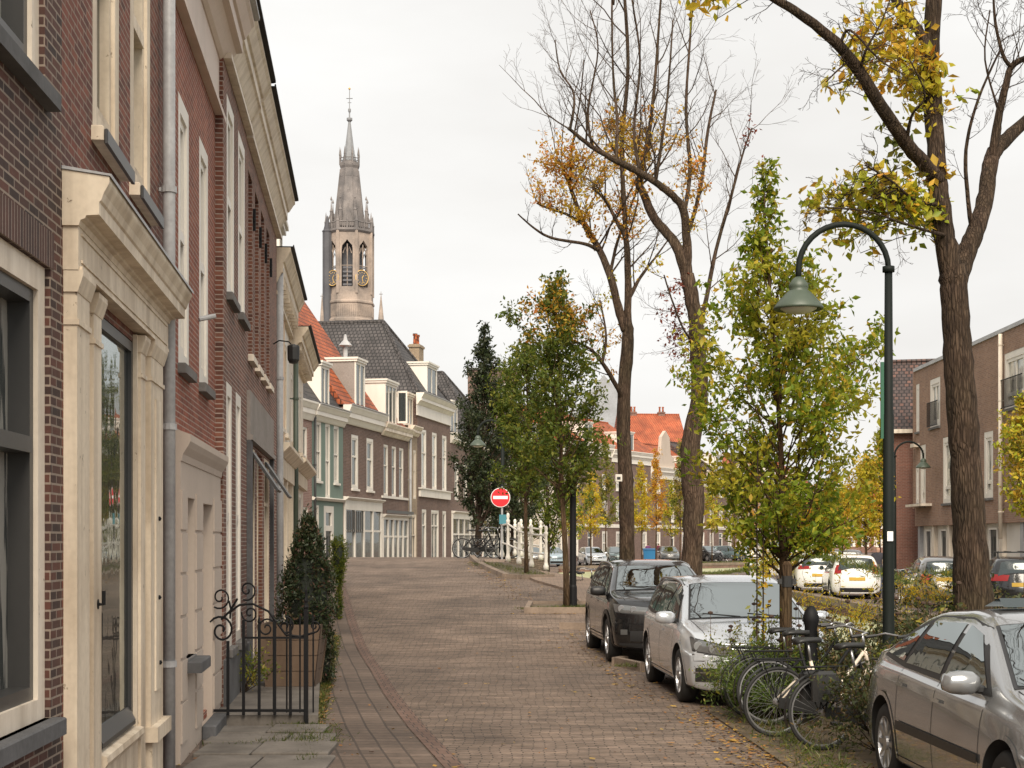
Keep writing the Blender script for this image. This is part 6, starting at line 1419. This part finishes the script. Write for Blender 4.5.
# far quay trees
FQ = 'young autumn trees along the far quay'
for k, (px_, Y, top, lm, lab, wd) in enumerate(((591,118,470,'leaf_yellow','yellow tree across the canal just left of the first big trunk',1.15),(606,122,440,'leaf_olive','narrow green tree close behind the first big trunk',.9),
   (642,128,462,'leaf_yellow','yellow-orange narrow tree right of the first big trunk',1.1),(656,130,450,'leaf_orange','most orange narrow tree between the two big trunks',1.0),(680,132,440,'leaf_olive','narrow olive green tree left of the second big trunk',.95),
   (671,140,480,'leaf_yellowgreen','short yellow-green tree between the two big trunks',1.1),(712,140,465,'leaf_yellowgreen','yellow-green tree right of the second big trunk',1.2),(735,146,470,'leaf_olive','olive tree across the canal left of the young tree',1.5),(752,152,455,'leaf_orange','brownish orange tree behind the edge of the young tree',1.4),
   (628,133,470,'leaf_yellowgreen','small tree hidden close behind the first big trunk',1.0),(775,160,480,'leaf_olive','olive tree across the canal behind the young tree trunk',1.6),(572,116,478,'leaf_yellowgreen','yellow-green tree across the canal behind the black post',1.3))):
    H = (541-top)/F*Y+1.93
    crown_tree(lab, X_at(px_,Y), Y, 0, H, [(H*.28,.5*wd),(H*.45,1.0*wd),(H*.7,.8*wd),(H,.12)], 40+k, 34, 3000, .17, lm, tr=.07, group=FQ, twigs=4)
RQ = 'autumn trees on the right-hand quay'
for k, (px_, Y, top, lm, lab, wd, z0) in enumerate(((866,57,455,'leaf_yellow','yellow tree on the right quay between white hatchbacks and lamp post',1.15,.3),(880,70,428,'leaf_yellowgreen','taller pale yellow tree directly left of the lamp post',1.0,.3),(843,80,488,'leaf_yellow','golden tree further along the right quay above the white hatchbacks',1.6,.3),(822,92,492,'leaf_orange','small orange tree above the left white hatchback',1.6,.3),
   (1026,41,395,'leaf_yellowgreen','yellow-green tree entering the frame at the right edge',1.0,.38),(905,86,500,'leaf_olive','small olive tree beyond the right street lamp',1.2,.3),(800,100,500,'leaf_yellowgreen','yellow-green tree behind the young tree crown on the right quay',1.7,.3))):
    H = (541-top)/F*Y+1.93
    crown_tree(lab, X_at(px_,Y), Y, 0, H, [(H*z0,.6*wd),(H*.5,1.0*wd),(H*.75,.75*wd),(H,.12)], 70+k, 44, 3600, .13 if Y < 60 else .16, lm, tr=.06, group=RQ, twigs=5)
# ---- big old trees, limbs laid out in space
def big_tree(label, Y, limbs, seed, twig, tleaf=None, bark='bark', base=0, clusters=(), lsz=.1, rough=.05, upb=.14):
    bx_ = limbs[0][0][0]; o = Vector((X_at(bx_, Y), Y, base)); r = empty('big_tree', o); tag(r, label, 'tree'); rr = np.random.default_rng(seed); m = MB(); m.csm = True; tips = []
    polys = []
    for li, (start, *rest) in enumerate(limbs):
        pass
    for li, L_ in enumerate(limbs):
        pts = []; n = len(L_)
        for i, q in enumerate(L_):
            px_, py_, wpx = q[:3]; dy = q[3] if len(q) > 3 else 0; YY = Y+dy; p = P(px_, py_, YY)-o; pts.append((np.array(p), wpx/F*YY/2))
        # smooth subdivide
        fine = []
        for i in range(n-1):
            p0, p1, p2, p3 = [pts[max(0,min(n-1,j))][0] for j in (i-1,i,i+1,i+2)]
            for k in range(5):
                u_ = k/5; pp = .5*((2*p1)+(-p0+p2)*u_+(2*p0-5*p1+4*p2-p3)*u_*u_+(-p0+3*p1-3*p2+p3)*u_**3); rd = pts[i][1]*(1-u_)+pts[i+1][1]*u_
                fine.append((pp+rr.normal(size=3)*rd*rough*(1 if (i or k) else 0), rd*(1+rr.normal()*.03)))
        fine.append(pts[-1]); polys.append(fine); m.tube([f[0] for f in fine], [f[1] for f in fine], 14 if pts[0][1] > .08 else 8)
    for (li, t0, t1, cnt, ln, rad, spec, bias) in twig:
        fine = polys[li]; N_ = len(fine)-1; cnt = max(3, int(cnt*(.68 if lsz < .1 else 1)))
        for k in range(cnt):
            t = t0+(t1-t0)*(k+rr.random())/cnt; i = min(N_-1, int(t*N_)); q = fine[i][0]; dd = unit(fine[i+1][0]-fine[i][0]); e = rr.normal(size=3); e -= dd*e.dot(dd); e = unit(e)
            d = unit(dd*.35+e*.75+np.array((bias[0],0,bias[1]))); grow(m, q, d, ln*rr.uniform(.6,1.2), min(rad, fine[i][1]*.6), 0, spec, tips, rr)
    PL = np.array([f[0] for fl in polys for f in fl]); PR = np.array([f[1] for fl in polys for f in fl]); sm = MB(); sm.csm = True; LP_ = {}
    for (px_, py_, rx, ry, cnt, lm) in clusters:     # sprays of twigs from the nearest limb carry the remaining leaves
        c = np.array(P(px_, py_, Y)-o); ra = np.array((rx/F*Y, rx/F*Y*.9, ry/F*Y)); ns = max(5, int(cnt/16)); thin = PR < .09
        nearest = np.argsort(((PL-c)**2).sum(1)+(~thin)*4.0)[:1]
        for k in range(ns):
            e = rr.normal(size=3); e = e/np.linalg.norm(e)*rr.random()**.4; tgt = c+e*ra
            dist = ((PL-tgt)**2).sum(1)+(PL[:,2] > tgt[2]+.3)*.6; q = PL[np.argsort(dist)[rr.integers(0,6)]]
            v = tgt-q; Ln = np.linalg.norm(v)
            if Ln < .1: continue
            mid = q+v*.5+rr.normal(size=3)*Ln*.1+np.array((0,0,-.06*Ln)); pts = [q, q+v*.25+rr.normal(size=3)*Ln*.04, mid, q+v*.78+rr.normal(size=3)*Ln*.05, tgt]
            sm.tube(pts, [.0075,.006,.005,.0035,.002], 3, caps=False)
            seg = min(1.0, .6/Ln*1.3)
            nl = cnt//ns+1; t = 1-seg*rr.random(nl)*.9; pa = np.array(pts); ii = np.minimum(3, (t*4).astype(int)); ff = (t*4-ii)[:,None]; lp = pa[ii]*(1-ff)+pa[ii+1]*ff+rr.normal(size=(nl,3))*lsz*.75
            LP_.setdefault(lm, []).append(lp)
    m.add(sm.v, sm.f); m.build('trunk', M[bark], r, uv=False)
    for lm, l in LP_.items(): leaf_mesh('crown', np.concatenate(l), lsz, lm, r, .52)
    return r
fine3 = [(6,.14,.10,7,.5,38,.15),(5,.16,.08,5,.5,38,.15),(4,.2,.05,3,.5,40,.2),(3,.22,.0,0,0,0,0)]
fine2 = [(6,.12,.10,5,.48,35,.15),(4,.16,.08,4,.5,38,.15),(3,.2,.04,0,0,0,0)]
# T1: left big tree
T1 = [[(627,612,18.9),(627,540,15.4),(626,480,15.4),(623,430,14),(625,380,13.3),(628,340,12.6),(626,318,10.5)],
 [(626,330,10.08),(620,314,8.64),(610,275,7.92),(598,247,6.48,.4),(583,222,5.04,.6),(569,184,3.6,.8),(559,160,2.16,1)],
 [(598,250,4.32),(585,244,3.6,-.4),(552,238,2.88,-.8),(534,228,2.16,-1),(518,214,1.44,-1.2)],
 [(583,224,3.6),(566,214,2.88,.4),(545,207,2.16,.8),(537,203,2.16,.9)],
 [(627,335,8.64),(628,291,7.2),(626,240,5.76,-.3),(618,224,4.32,-.4),(605,200,2.88,-.5),(592,188,1.44,-.6)],
 [(628,300,5.04),(640,278,3.6,.5),(655,258,2.16,.8),(668,240,1.44,1)],
 [(624,400,6.48),(616,385,5.04,-.3),(602,362,4.32,-.6),(590,349,2.88,-.8),(572,340,2.16,-1)],
 [(602,364,3.6,-.6),(606,335,2.16,-.5),(600,300,1.44,-.4)],
 [(570,186,2.88,.8),(572,150,2.16,.7),(580,100,1.44,.5),(584,60,1.08,.4)],[(610,275,3.6),(618,240,2.88,.3),(640,180,2.16,.6),(650,120,1.44,.8)],[(626,240,5.04,-.3),(622,150,4.32,-.6),(628,60,3.6,-1),(622,-60,2.88,-1.4),(630,-170,1.44,-1.6)]]
big_tree('bare big tree with thinner grey trunk, orange leaves high up, left of the pair', 36, T1, 5,
 [(1,.3,1,12,1.7,.026,fine2,(.1,.5)),(2,.1,1,8,.75,.014,fine2,(.25,.6)),(3,.1,1,7,.9,.016,fine2,(.2,.6)),(4,.2,1,11,2.0,.025,fine2,(0,.5)),(5,.2,1,6,1.6,.02,fine2,(.1,.5)),(6,.3,1,6,1.3,.015,fine2,(-.1,.4)),(7,.2,1,5,1.2,.015,fine2,(-.2,.3)),(8,.1,1,12,2.2,.02,fine2,(-.1,.4)),(9,.2,1,10,2.2,.02,fine2,(.1,.5))]+[(10,.3,1,16,2.2,.02,fine2,(0,.3))],
 clusters=((560,165,36,42,900,'leaf_orange'),(605,165,42,45,1300,'leaf_orange'),(540,170,20,28,330,'leaf_orange'),(590,345,25,20,200,'leaf_orange'),(628,215,28,30,450,'leaf_orange'),(605,290,14,30,60,'leaf_yellow'),(652,262,20,20,70,'leaf_yellow'),(585,215,22,22,380,'leaf_orange')), lsz=.085, base=hz(36)*.8-.0)
T2 = [[(692,640,23.68),(692,560,19.98),(694,500,21.46),(690,450,19.24),(699,400,17.02),(698,350,15.54),(694,310,14.8),(687,275,14.06)],
 [(688,280,12.16),(676,245,9.88),(655,219,9.12,.3),(642,190,7.6,.4),(639,182,6.84,.4),(648,140,4.56,.6),(655,80,3.04,.7),(660,10,2.28,.8),(664,-40,1.52,.9)],
 [(688,280,9.88),(687,250,9.12),(684,212,8.36,-.2),(673,196,7.6,-.3),(655,182,6.84,-.5),(640,173,6.84,-.6),(615,160,6.08,-.8),(591,146,4.56,-1),(568,128,3.04,-1.2)],
 [(616,161,3.8,-.8),(617,120,3.04,-.6),(613,70,2.28,-.5),(612,0,1.9,-.4),(615,-50,1.52,-.3)],[(640,172,3.8,-.6),(634,130,3.04,-.7),(640,60,2.28,-.8),(632,0,1.52,-.9)],[(570,130,3.04,-1.2),(574,95,2.28,-1.1),(560,70,1.52,-1),(555,40,1.14,-.9)],[(592,146,3.04,-1),(588,110,2.28,-1.1),(598,50,1.52,-1.2),(590,10,1.14,-1.2)],
 [(684,215,4.56,-.2),(690,170,3.8,0),(686,110,3.04,.2),(690,40,2.28,.4),(695,-30,1.52,.5)],[(686,240,4.56),(700,190,3.8,.4),(708,130,3.04,.7),(716,90,1.9,1)],[(697,340,6.08),(706,300,4.56,.3),(716,250,3.8,.5),(730,200,3.04,.7),(744,150,1.9,.9),(752,128,1.52,1)],[(655,185,3.8,-.5),(662,140,3.04,-.6),(668,90,2.28,-.6),(673,20,1.52,-.5)],[(697,345,3.04,.1),(684,330,2.28,-.3),(672,300,1.9,-.6),(664,275,1.52,-.8)],
 [(664,-30,3.04,.9),(650,-110,7,.4),(640,-230,6.5,0),(655,-380,5,-.3),(665,-560,2.5,-.5)],[(613,5,3.04,-.4),(620,-80,6,-.6),(650,-200,5.5,-.3),(645,-380,4.5,0),(640,-560,2,.3)],[(690,20,3.04,.3),(705,-70,7,.8),(700,-200,6,.6),(690,-380,5,.3),(700,-560,2,0)]]
big_tree('bare big tree with forked wide limbs, right one of the pair by the silver car', 30, T2, 9,
 [(1,.35,1,16,2.0,.025,fine2,(0,.5)),(2,.4,1,13,2.0,.022,fine2,(-.05,.9)),(3,.1,1,13,1.5,.014,fine2,(0,.5)),(4,.1,1,13,1.5,.014,fine2,(0,.5)),(5,.1,1,9,1.2,.012,fine2,(-.2,.4)),(6,.1,1,11,1.4,.012,fine2,(-.15,.5)),(7,.1,1,13,1.5,.014,fine2,(.05,.5)),(8,.1,1,12,1.4,.014,fine2,(.2,.5)),(9,.2,1,15,1.5,.014,fine2,(.25,.45)),(10,.1,1,12,1.4,.012,fine2,(0,.5)),(11,.1,1,10,.9,.01,fine2,(-.1,-.1))]+[(12+k,.15,1,22,2.6,.035,fine2,(0,.1)) for k in range(3)],
 clusters=((650,150,32,45,700,'leaf_orange'),(690,175,26,40,420,'leaf_orange'),(615,130,32,25,520,'leaf_orange'),(670,315,18,55,420,'leaf_red'),(752,150,12,40,50,'leaf_red'),(690,230,20,30,90,'leaf_yellow'),(704,345,20,45,300,'leaf_yellowgreen')), lsz=.075, bark='bark')
T3 = [[(974,660,43.68),(973,600,38.22),(970,540,32.76),(966,470,31.2),(961,400,29.64),(957,340,28.08),(954,290,27.3),(952,268,26.52)],
 [(952,275,23.92),(945,240,21.16),(940,200,19.32),(937,165,18.4,.1),(933,110,17.48,.2),(931,60,16.56,.3),(933,10,15.64,.3),(936,-60,12.88,.4),(930,-140,9.2,.4)],
 [(938,180,15.64),(925,165,14.72,-.2),(905,142,13.8,-.5),(880,105,12.88,-.8),(857,68,11.96,-1),(835,42,11.04,-1.2),(800,14,9.2,-1.4),(770,-4,8.28,-1.5),(735,-30,5.52,-1.7)],
 [(932,60,11.04,.2),(921,35,10.12,.3),(905,12,9.2,.5),(885,-15,7.36,.6)],
 [(955,285,22.08),(966,255,20.24,.2),(975,232,18.4,.3),(985,200,16.56,.5),(990,165,15.64,.7),(996,150,14.72,.8),(1012,134,12.88,1),(1040,108,10.12,1.2)],
 [(992,160,10.12,.7),(998,120,8.28,.7),(1006,85,7.36,.6),(1012,66,6.44,.6),(1030,56,5.52,.6)],[(1012,68,4.6,.6),(1003,55,3.68,.5),(995,20,2.76,.4),(993,-20,1.84,.4)],
 [(973,235,5.52,.3),(968,200,4.6,.2),(966,150,3.68,.1),(978,100,2.76,0),(1000,50,1.84,-.1)],[(906,143,5.52,-.5),(912,115,2.76,-.8),(925,95,1.84,-1),(910,60,1.38,-1.2)],[(944,235,4.6,-.1),(925,230,2.76,-.5),(900,222,2.3,-.9),(870,212,1.84,-1.2),(840,208,1.38,-1.4),(818,208,1.38,-1.5)],
 [(941,205,4.6,-.1),(915,200,2.76,-.5),(890,180,2.3,-.8),(865,165,1.84,-1)],[(860,72,3.68,-1),(866,50,2.76,-1.2),(880,25,1.84,-1.3),(890,0,1.38,-1.3)],[(840,46,3.68,-1.2),(850,30,2.76,-1.3),(880,60,1.84,-1.4),(905,75,1.38,-1.5)],[(850,60,2.76,-1),(838,70,1.84,-1.2),(826,82,1.38,-1.3)],[(995,150,3.68,.8),(1000,120,2.76,1),(985,60,1.84,1.1),(990,10,1.38,1.2)],
 [(930,-140,14.72,.4),(915,-260,11.96,.2),(930,-400,9.2,-.2),(915,-560,5.52,-.5)],[(936,-60,11.04,.4),(985,-170,10.12,0),(1040,-300,8.28,-.6),(1080,-450,4.6,-1)],[(1040,108,10.12,1.2),(1075,20,9.2,1),(1100,-120,7.36,.5),(1090,-300,4.6,0)],[(925,-120,9.2,.4),(860,-200,7.36,-.2),(800,-330,5.52,-.8),(780,-480,2.76,-1.2)],[(735,-30,5.52,-1.7),(690,-120,4.6,-2),(700,-220,2.76,-2.2)]]
tw3 = [(5,.2,.0,4,.5,40,.2),(4,.2,.0,3,.5,45,.2),(3,.2,0,0,0,0,0)]
big_tree('large tree with dark furrowed trunk dividing into heavy limbs, at the right', 18, T3, 13,
 [(9,.3,1,16,.55,.006,tw3,(0,.1)),(10,.2,1,12,.5,.006,tw3,(-.1,.1)),(8,.2,1,9,.5,.006,tw3,(0,.1)),(11,.1,1,12,.55,.006,tw3,(.1,0)),(12,.1,1,14,.5,.006,tw3,(0,-.1)),(13,.1,1,6,.4,.006,tw3,(0,-.1)),(6,.2,1,8,.8,.008,tw3,(0,.5)),(7,.3,1,4,.6,.006,tw3,(0,.4)),(14,.2,1,8,.8,.008,tw3,(0,.5)),(2,.75,1,6,.5,.008,tw3,(0,.2)),(2,.45,.6,3,.35,.006,tw3,(.2,-.4)),(5,.4,1,7,.9,.01,tw3,(0,.5)),(3,.4,1,4,.5,.008,tw3,(0,.1))]+[(15+k,.15,1,15,1.5,.02,fine2,(0,.2)) for k in range(5)],
 clusters=((835,215,38,34,420,'leaf_yellowgreen'),(900,215,45,26,380,'leaf_yellowgreen'),(880,200,50,35,350,'leaf_yellowgreen'),(860,45,42,34,300,'leaf_yellow'),(880,60,40,30,200,'leaf_orange'),(905,75,38,24,300,'leaf_yellow'),(828,86,10,12,22,'leaf_yellowgreen'),(882,130,10,10,50,'leaf_olive'),(930,88,18,12,60,'leaf_yellowgreen'),(880,12,50,18,130,'leaf_yellow'),(705,-4,34,10,110,'leaf_yellow'),(940,165,8,14,20,'leaf_orange')), lsz=.115, bark='bark_dark', rough=.035)
r = empty('bird_box', P(618,478,35.75)); tag(r, 'small white box strapped to the first big trunk', 'box')
m = MB(); m.cbox(-.07,.09,-.12,-.02,-.08,.08,.01); m.build('casing', M['white'], r); m = MB(); m.box(-.03,.05,-.127,-.121,-.04,.02); m.build('opening', M['blackplastic'], r)
# ================================================================ bushes
M['seed_head'] = mat('seed_head', (.06,.035,.025), .9)
def bush(label, x, y, z, rad, H, n, ls, lm, seed, asp=.4, name='bush', stems=26, cone=False, flower=0, spread=1.0, cat='bush', group=None, lumps=7):
    r = empty(name, (x,y,z)); tag(r, label, cat, group); rr = np.random.default_rng(seed); m = MB(); tips = []
    sp = [(5,.14,.04,6,.38,35,.3),(3,.2,.04,0,0,0,0)]
    for k in range(stems):
        a = rr.random()*6.28; q = rr.random()**.5; el = R(88-48*q*spread)
        grow(m, (rad*.35*q*math.cos(a), rad*.35*q*math.sin(a), 0), (math.cos(a)*math.cos(el), math.sin(a)*math.cos(el), math.sin(el)), H*rr.uniform(.6,1.08), .007, 0, sp, tips, rr)
    TP = np.concatenate([np.array(t[0])[1:] for t in tips]); TP = TP[TP[:,2] > .06*H]; pt = TP[rr.integers(0, len(TP), n)]+rr.normal(size=(n,3))*ls*.9
    leaf_mesh('leaves', pt, ls, lm, r, asp, droop=-.2)
    if flower:
        top = sorted([t[0][-1] for t in tips], key=lambda p: -p[2])[:flower*3]; f = m; m.cm = 1
        for k in range(flower):
            p = np.array(top[rr.integers(0, len(top))])+np.array((0,0,rr.uniform(0,.3))); f.tube([p-np.array((0,0,.3)), p], .003, 3); f.lathe([(.0,-.02),(.028,-.008),(.03,.01),(.0,.022)], 7, tuple(p))
    m.build('stems', [M['bark_dark'], M['seed_head']], r, uv=False)
    return r
bush('feathery bright green bush at the front corner of the silver estate', 2.72, 16.75, .03, .42, .72, 11000, .05, 'leaf_fern', 3, asp=.16, stems=60, spread=1.1)
bush('low feathery green bush under the leftmost bicycle wheel', 2.8, 16.3, .05, .45, .5, 5000, .05, 'leaf_fern', 4, asp=.18, stems=30, spread=1.2)
bush('thin bush with dark dried flower heads in front of the silver bonnet', 2.95, 17.45, .05, .5, .95, 3200, .045, 'leaf_olive', 5, stems=34, flower=34)
bush('thin flowering bush behind the bicycle saddles', 3.5, 17.1, .05, .5, 1.0, 2600, .045, 'leaf_brownish', 6, stems=34, flower=14)
bush('dense brownish bush behind the bicycles left of the lamp post', 4.2, 16.9, .05, .7, 1.05, 6500, .055, 'leaf_brownish', 7, stems=60, flower=8)
bush('brown-green bush between the bicycles and the grey-beige saloon', 4.0, 14.9, .05, .55, .9, 5500, .05, 'leaf_brownish', 8, stems=60)
bush('tall straggly bush at the foot of the street lamp', 5.3, 18.6, .05, .55, 1.4, 5000, .06, 'leaf_brownish', 9, stems=50)
bush('olive bush behind the rear of the grey-beige saloon', 4.7, 16.0, .05, .6, 1.0, 5000, .055, 'leaf_olive', 10, stems=50)
bush('dark bush over the front wheel of the nearest bicycle', 3.35, 13.95, .05, .35, .85, 4500, .045, 'leaf_brownish', 11, stems=30, spread=1.2)
bush('yellow-brown reed-like bush on the far side of the lamp post', 4.5, 21.5, .0, .5, 1.5, 3000, .06, 'leaf_yellow', 12, asp=.25, stems=30)
bush('yellow bush at the quay edge left of the white hatchbacks', X_at(790,60), 60, .0, .8, 2.2, 3000, .1, 'leaf_yellow', 15, stems=30)
bush('dark bush on the canal edge between the two big trunks', 4.4, 40.5, .0, .8, .9, 2500, .07, 'leaf_olive', 16, stems=30)
bush('yellow tuft of grass beside the grey city car', X_at(938,41), 42, .0, .6, 1.0, 1800, .1, 'leaf_yellow', 17, asp=.12, stems=24)
bush('green plant in the stoop corner behind the iron gate', XF(18.6)+.16, 18.6, .12, .13, .5, 700, .05, 'leaf_olive', 18, stems=16)
def conifer(label, x, y, z, prof, n, seed, lm='leaf_conifer', ls=.05, asp=.35):
    r = empty('conifer', (x,y,z)); tag(r, label, 'conifer'); rr = np.random.default_rng(seed); H = prof[-1][0]
    MB().tube([(0,0,-.1),(0,0,H*.93)], [.03,.005], 6).build('trunk', M['bark_dark'], r)
    cl = []; 
    for k in range(int(n/55)):
        h = rr.random()**.85*H; a = rr.random()*6.28; q = lerp(prof, h)*rr.uniform(.62,1.05); c = np.array((q*math.cos(a), q*math.sin(a), h)); cl.append(c+rr.normal(size=(55,3))*np.array((.035,.035,.06)))
    leaf_mesh('foliage', np.concatenate(cl), ls, lm, r, asp, droop=-.8)
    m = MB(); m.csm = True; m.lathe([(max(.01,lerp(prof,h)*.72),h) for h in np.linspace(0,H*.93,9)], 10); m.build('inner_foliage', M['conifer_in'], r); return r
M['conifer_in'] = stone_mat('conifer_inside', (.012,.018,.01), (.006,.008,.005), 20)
conifer('dark conical evergreen standing in the wooden planter', -2.58, 19.6, .78, [(0,.26),(.25,.36),(.6,.33),(.95,.22),(1.2,.10),(1.4,.02)], 15000, 3)
conifer('second narrow evergreen bush further along the pavement', -3.58, 32.0, .35, [(0,.01),(.75,.03),(1.0,.14),(1.3,.17),(1.5,.13),(1.6,.04)], 5000, 4, 'leaf_green')
conifer('low dark bush at the foot of the wooden planter', -2.62, 20.9, .05, [(0,.2),(.3,.26),(.55,.2),(.8,.04)], 4000, 5)
# ================================================================ ground litter
def scatter(name, label_kind, areas, ls, lm, asp=.6, flat=True, zo=.012, seed=1, droop=0):
    rr = np.random.default_rng(seed); P_ = []
    for (x0, y0, x1, y1, w, n) in areas:
        t = rr.random(n); u_ = rr.normal(size=n)*w*.5; xs = x0+(x1-x0)*t+u_; ys = y0+(y1-y0)*t
        P_ += [(a, b, hz(b)+zo) for a, b in zip(xs, ys)]
    P_ = np.array(P_); r = None
    o = leaf_mesh(name, P_, ls, lm, None, asp, droop=droop, fold=False); 
    me = o.data; co = np.zeros(len(me.vertices)*3, np.float32); me.vertices.foreach_get('co', co); co = co.reshape(-1,4,3)
    if flat: b = co[:,:1,:]; dz = co[:,:,2]-b[:,:,2]; co[:,:,2] = b[:,:,2]+np.abs(dz)*.22
    else: b = co[:,:1,:]; dz = co[:,:,2]-b[:,:,2]; co[:,:,2] = b[:,:,2]+np.abs(dz)+.01
    me.vertices.foreach_set('co', co.ravel()); me.update(); tag(o, kind='stuff'); return o
scatter('fallen_leaves', '', [(-1.78,13,-2.65,22,.14,700),(-2.0,16,-3.4,30,.12,420),(2.35,11,2.1,18,.4,650),(2.5,12,2.7,17,.8,1300),(1.7,18,1.2,30,.35,420),(.3,36,-1.3,49,.35,500),(.3,42,-.6,47,.6,300),(-1,12,-1.8,22,3.4,80),(1,12,.6,30,2,120),(.8,36,1.8,44,1.2,200),(-2.2,13,-2.4,15.8,.9,70),(.3,33,1.6,33,.4,60),(3,8,3.2,12,.8,100)], .065, 'leaf_fallen', zo=.014)
for o_ in (scatter('grass', '', [(-1.95,14.6,-2.2,16.2,.3,2500),(-1.78,13.4,-3.3,29,.10,5000),(-2.6,14.4,-1.9,14.9,.35,600)], .05, 'leaf_grass', .14, False, .0, 2),
           scatter('grass', '', [(2.65,12.5,2.6,17.3,.3,1500),(1.9,23,3.5,24,.5,2500),(.7,42.2,-.9,47,.5,3000),(.5,33.4,1.9,34,.5,1500),(4.2,18,4.3,36,.6,6000)], .07, 'leaf_grass', .12, False, .05, 3),
           scatter('grass', '', [(10.3,40,10.8,90,.5,6000),(12,42,13,47,.8,1500),(6,121,22,141,1.2,5000)], .16, 'leaf_grass', .12, False, .0, 4)): pass
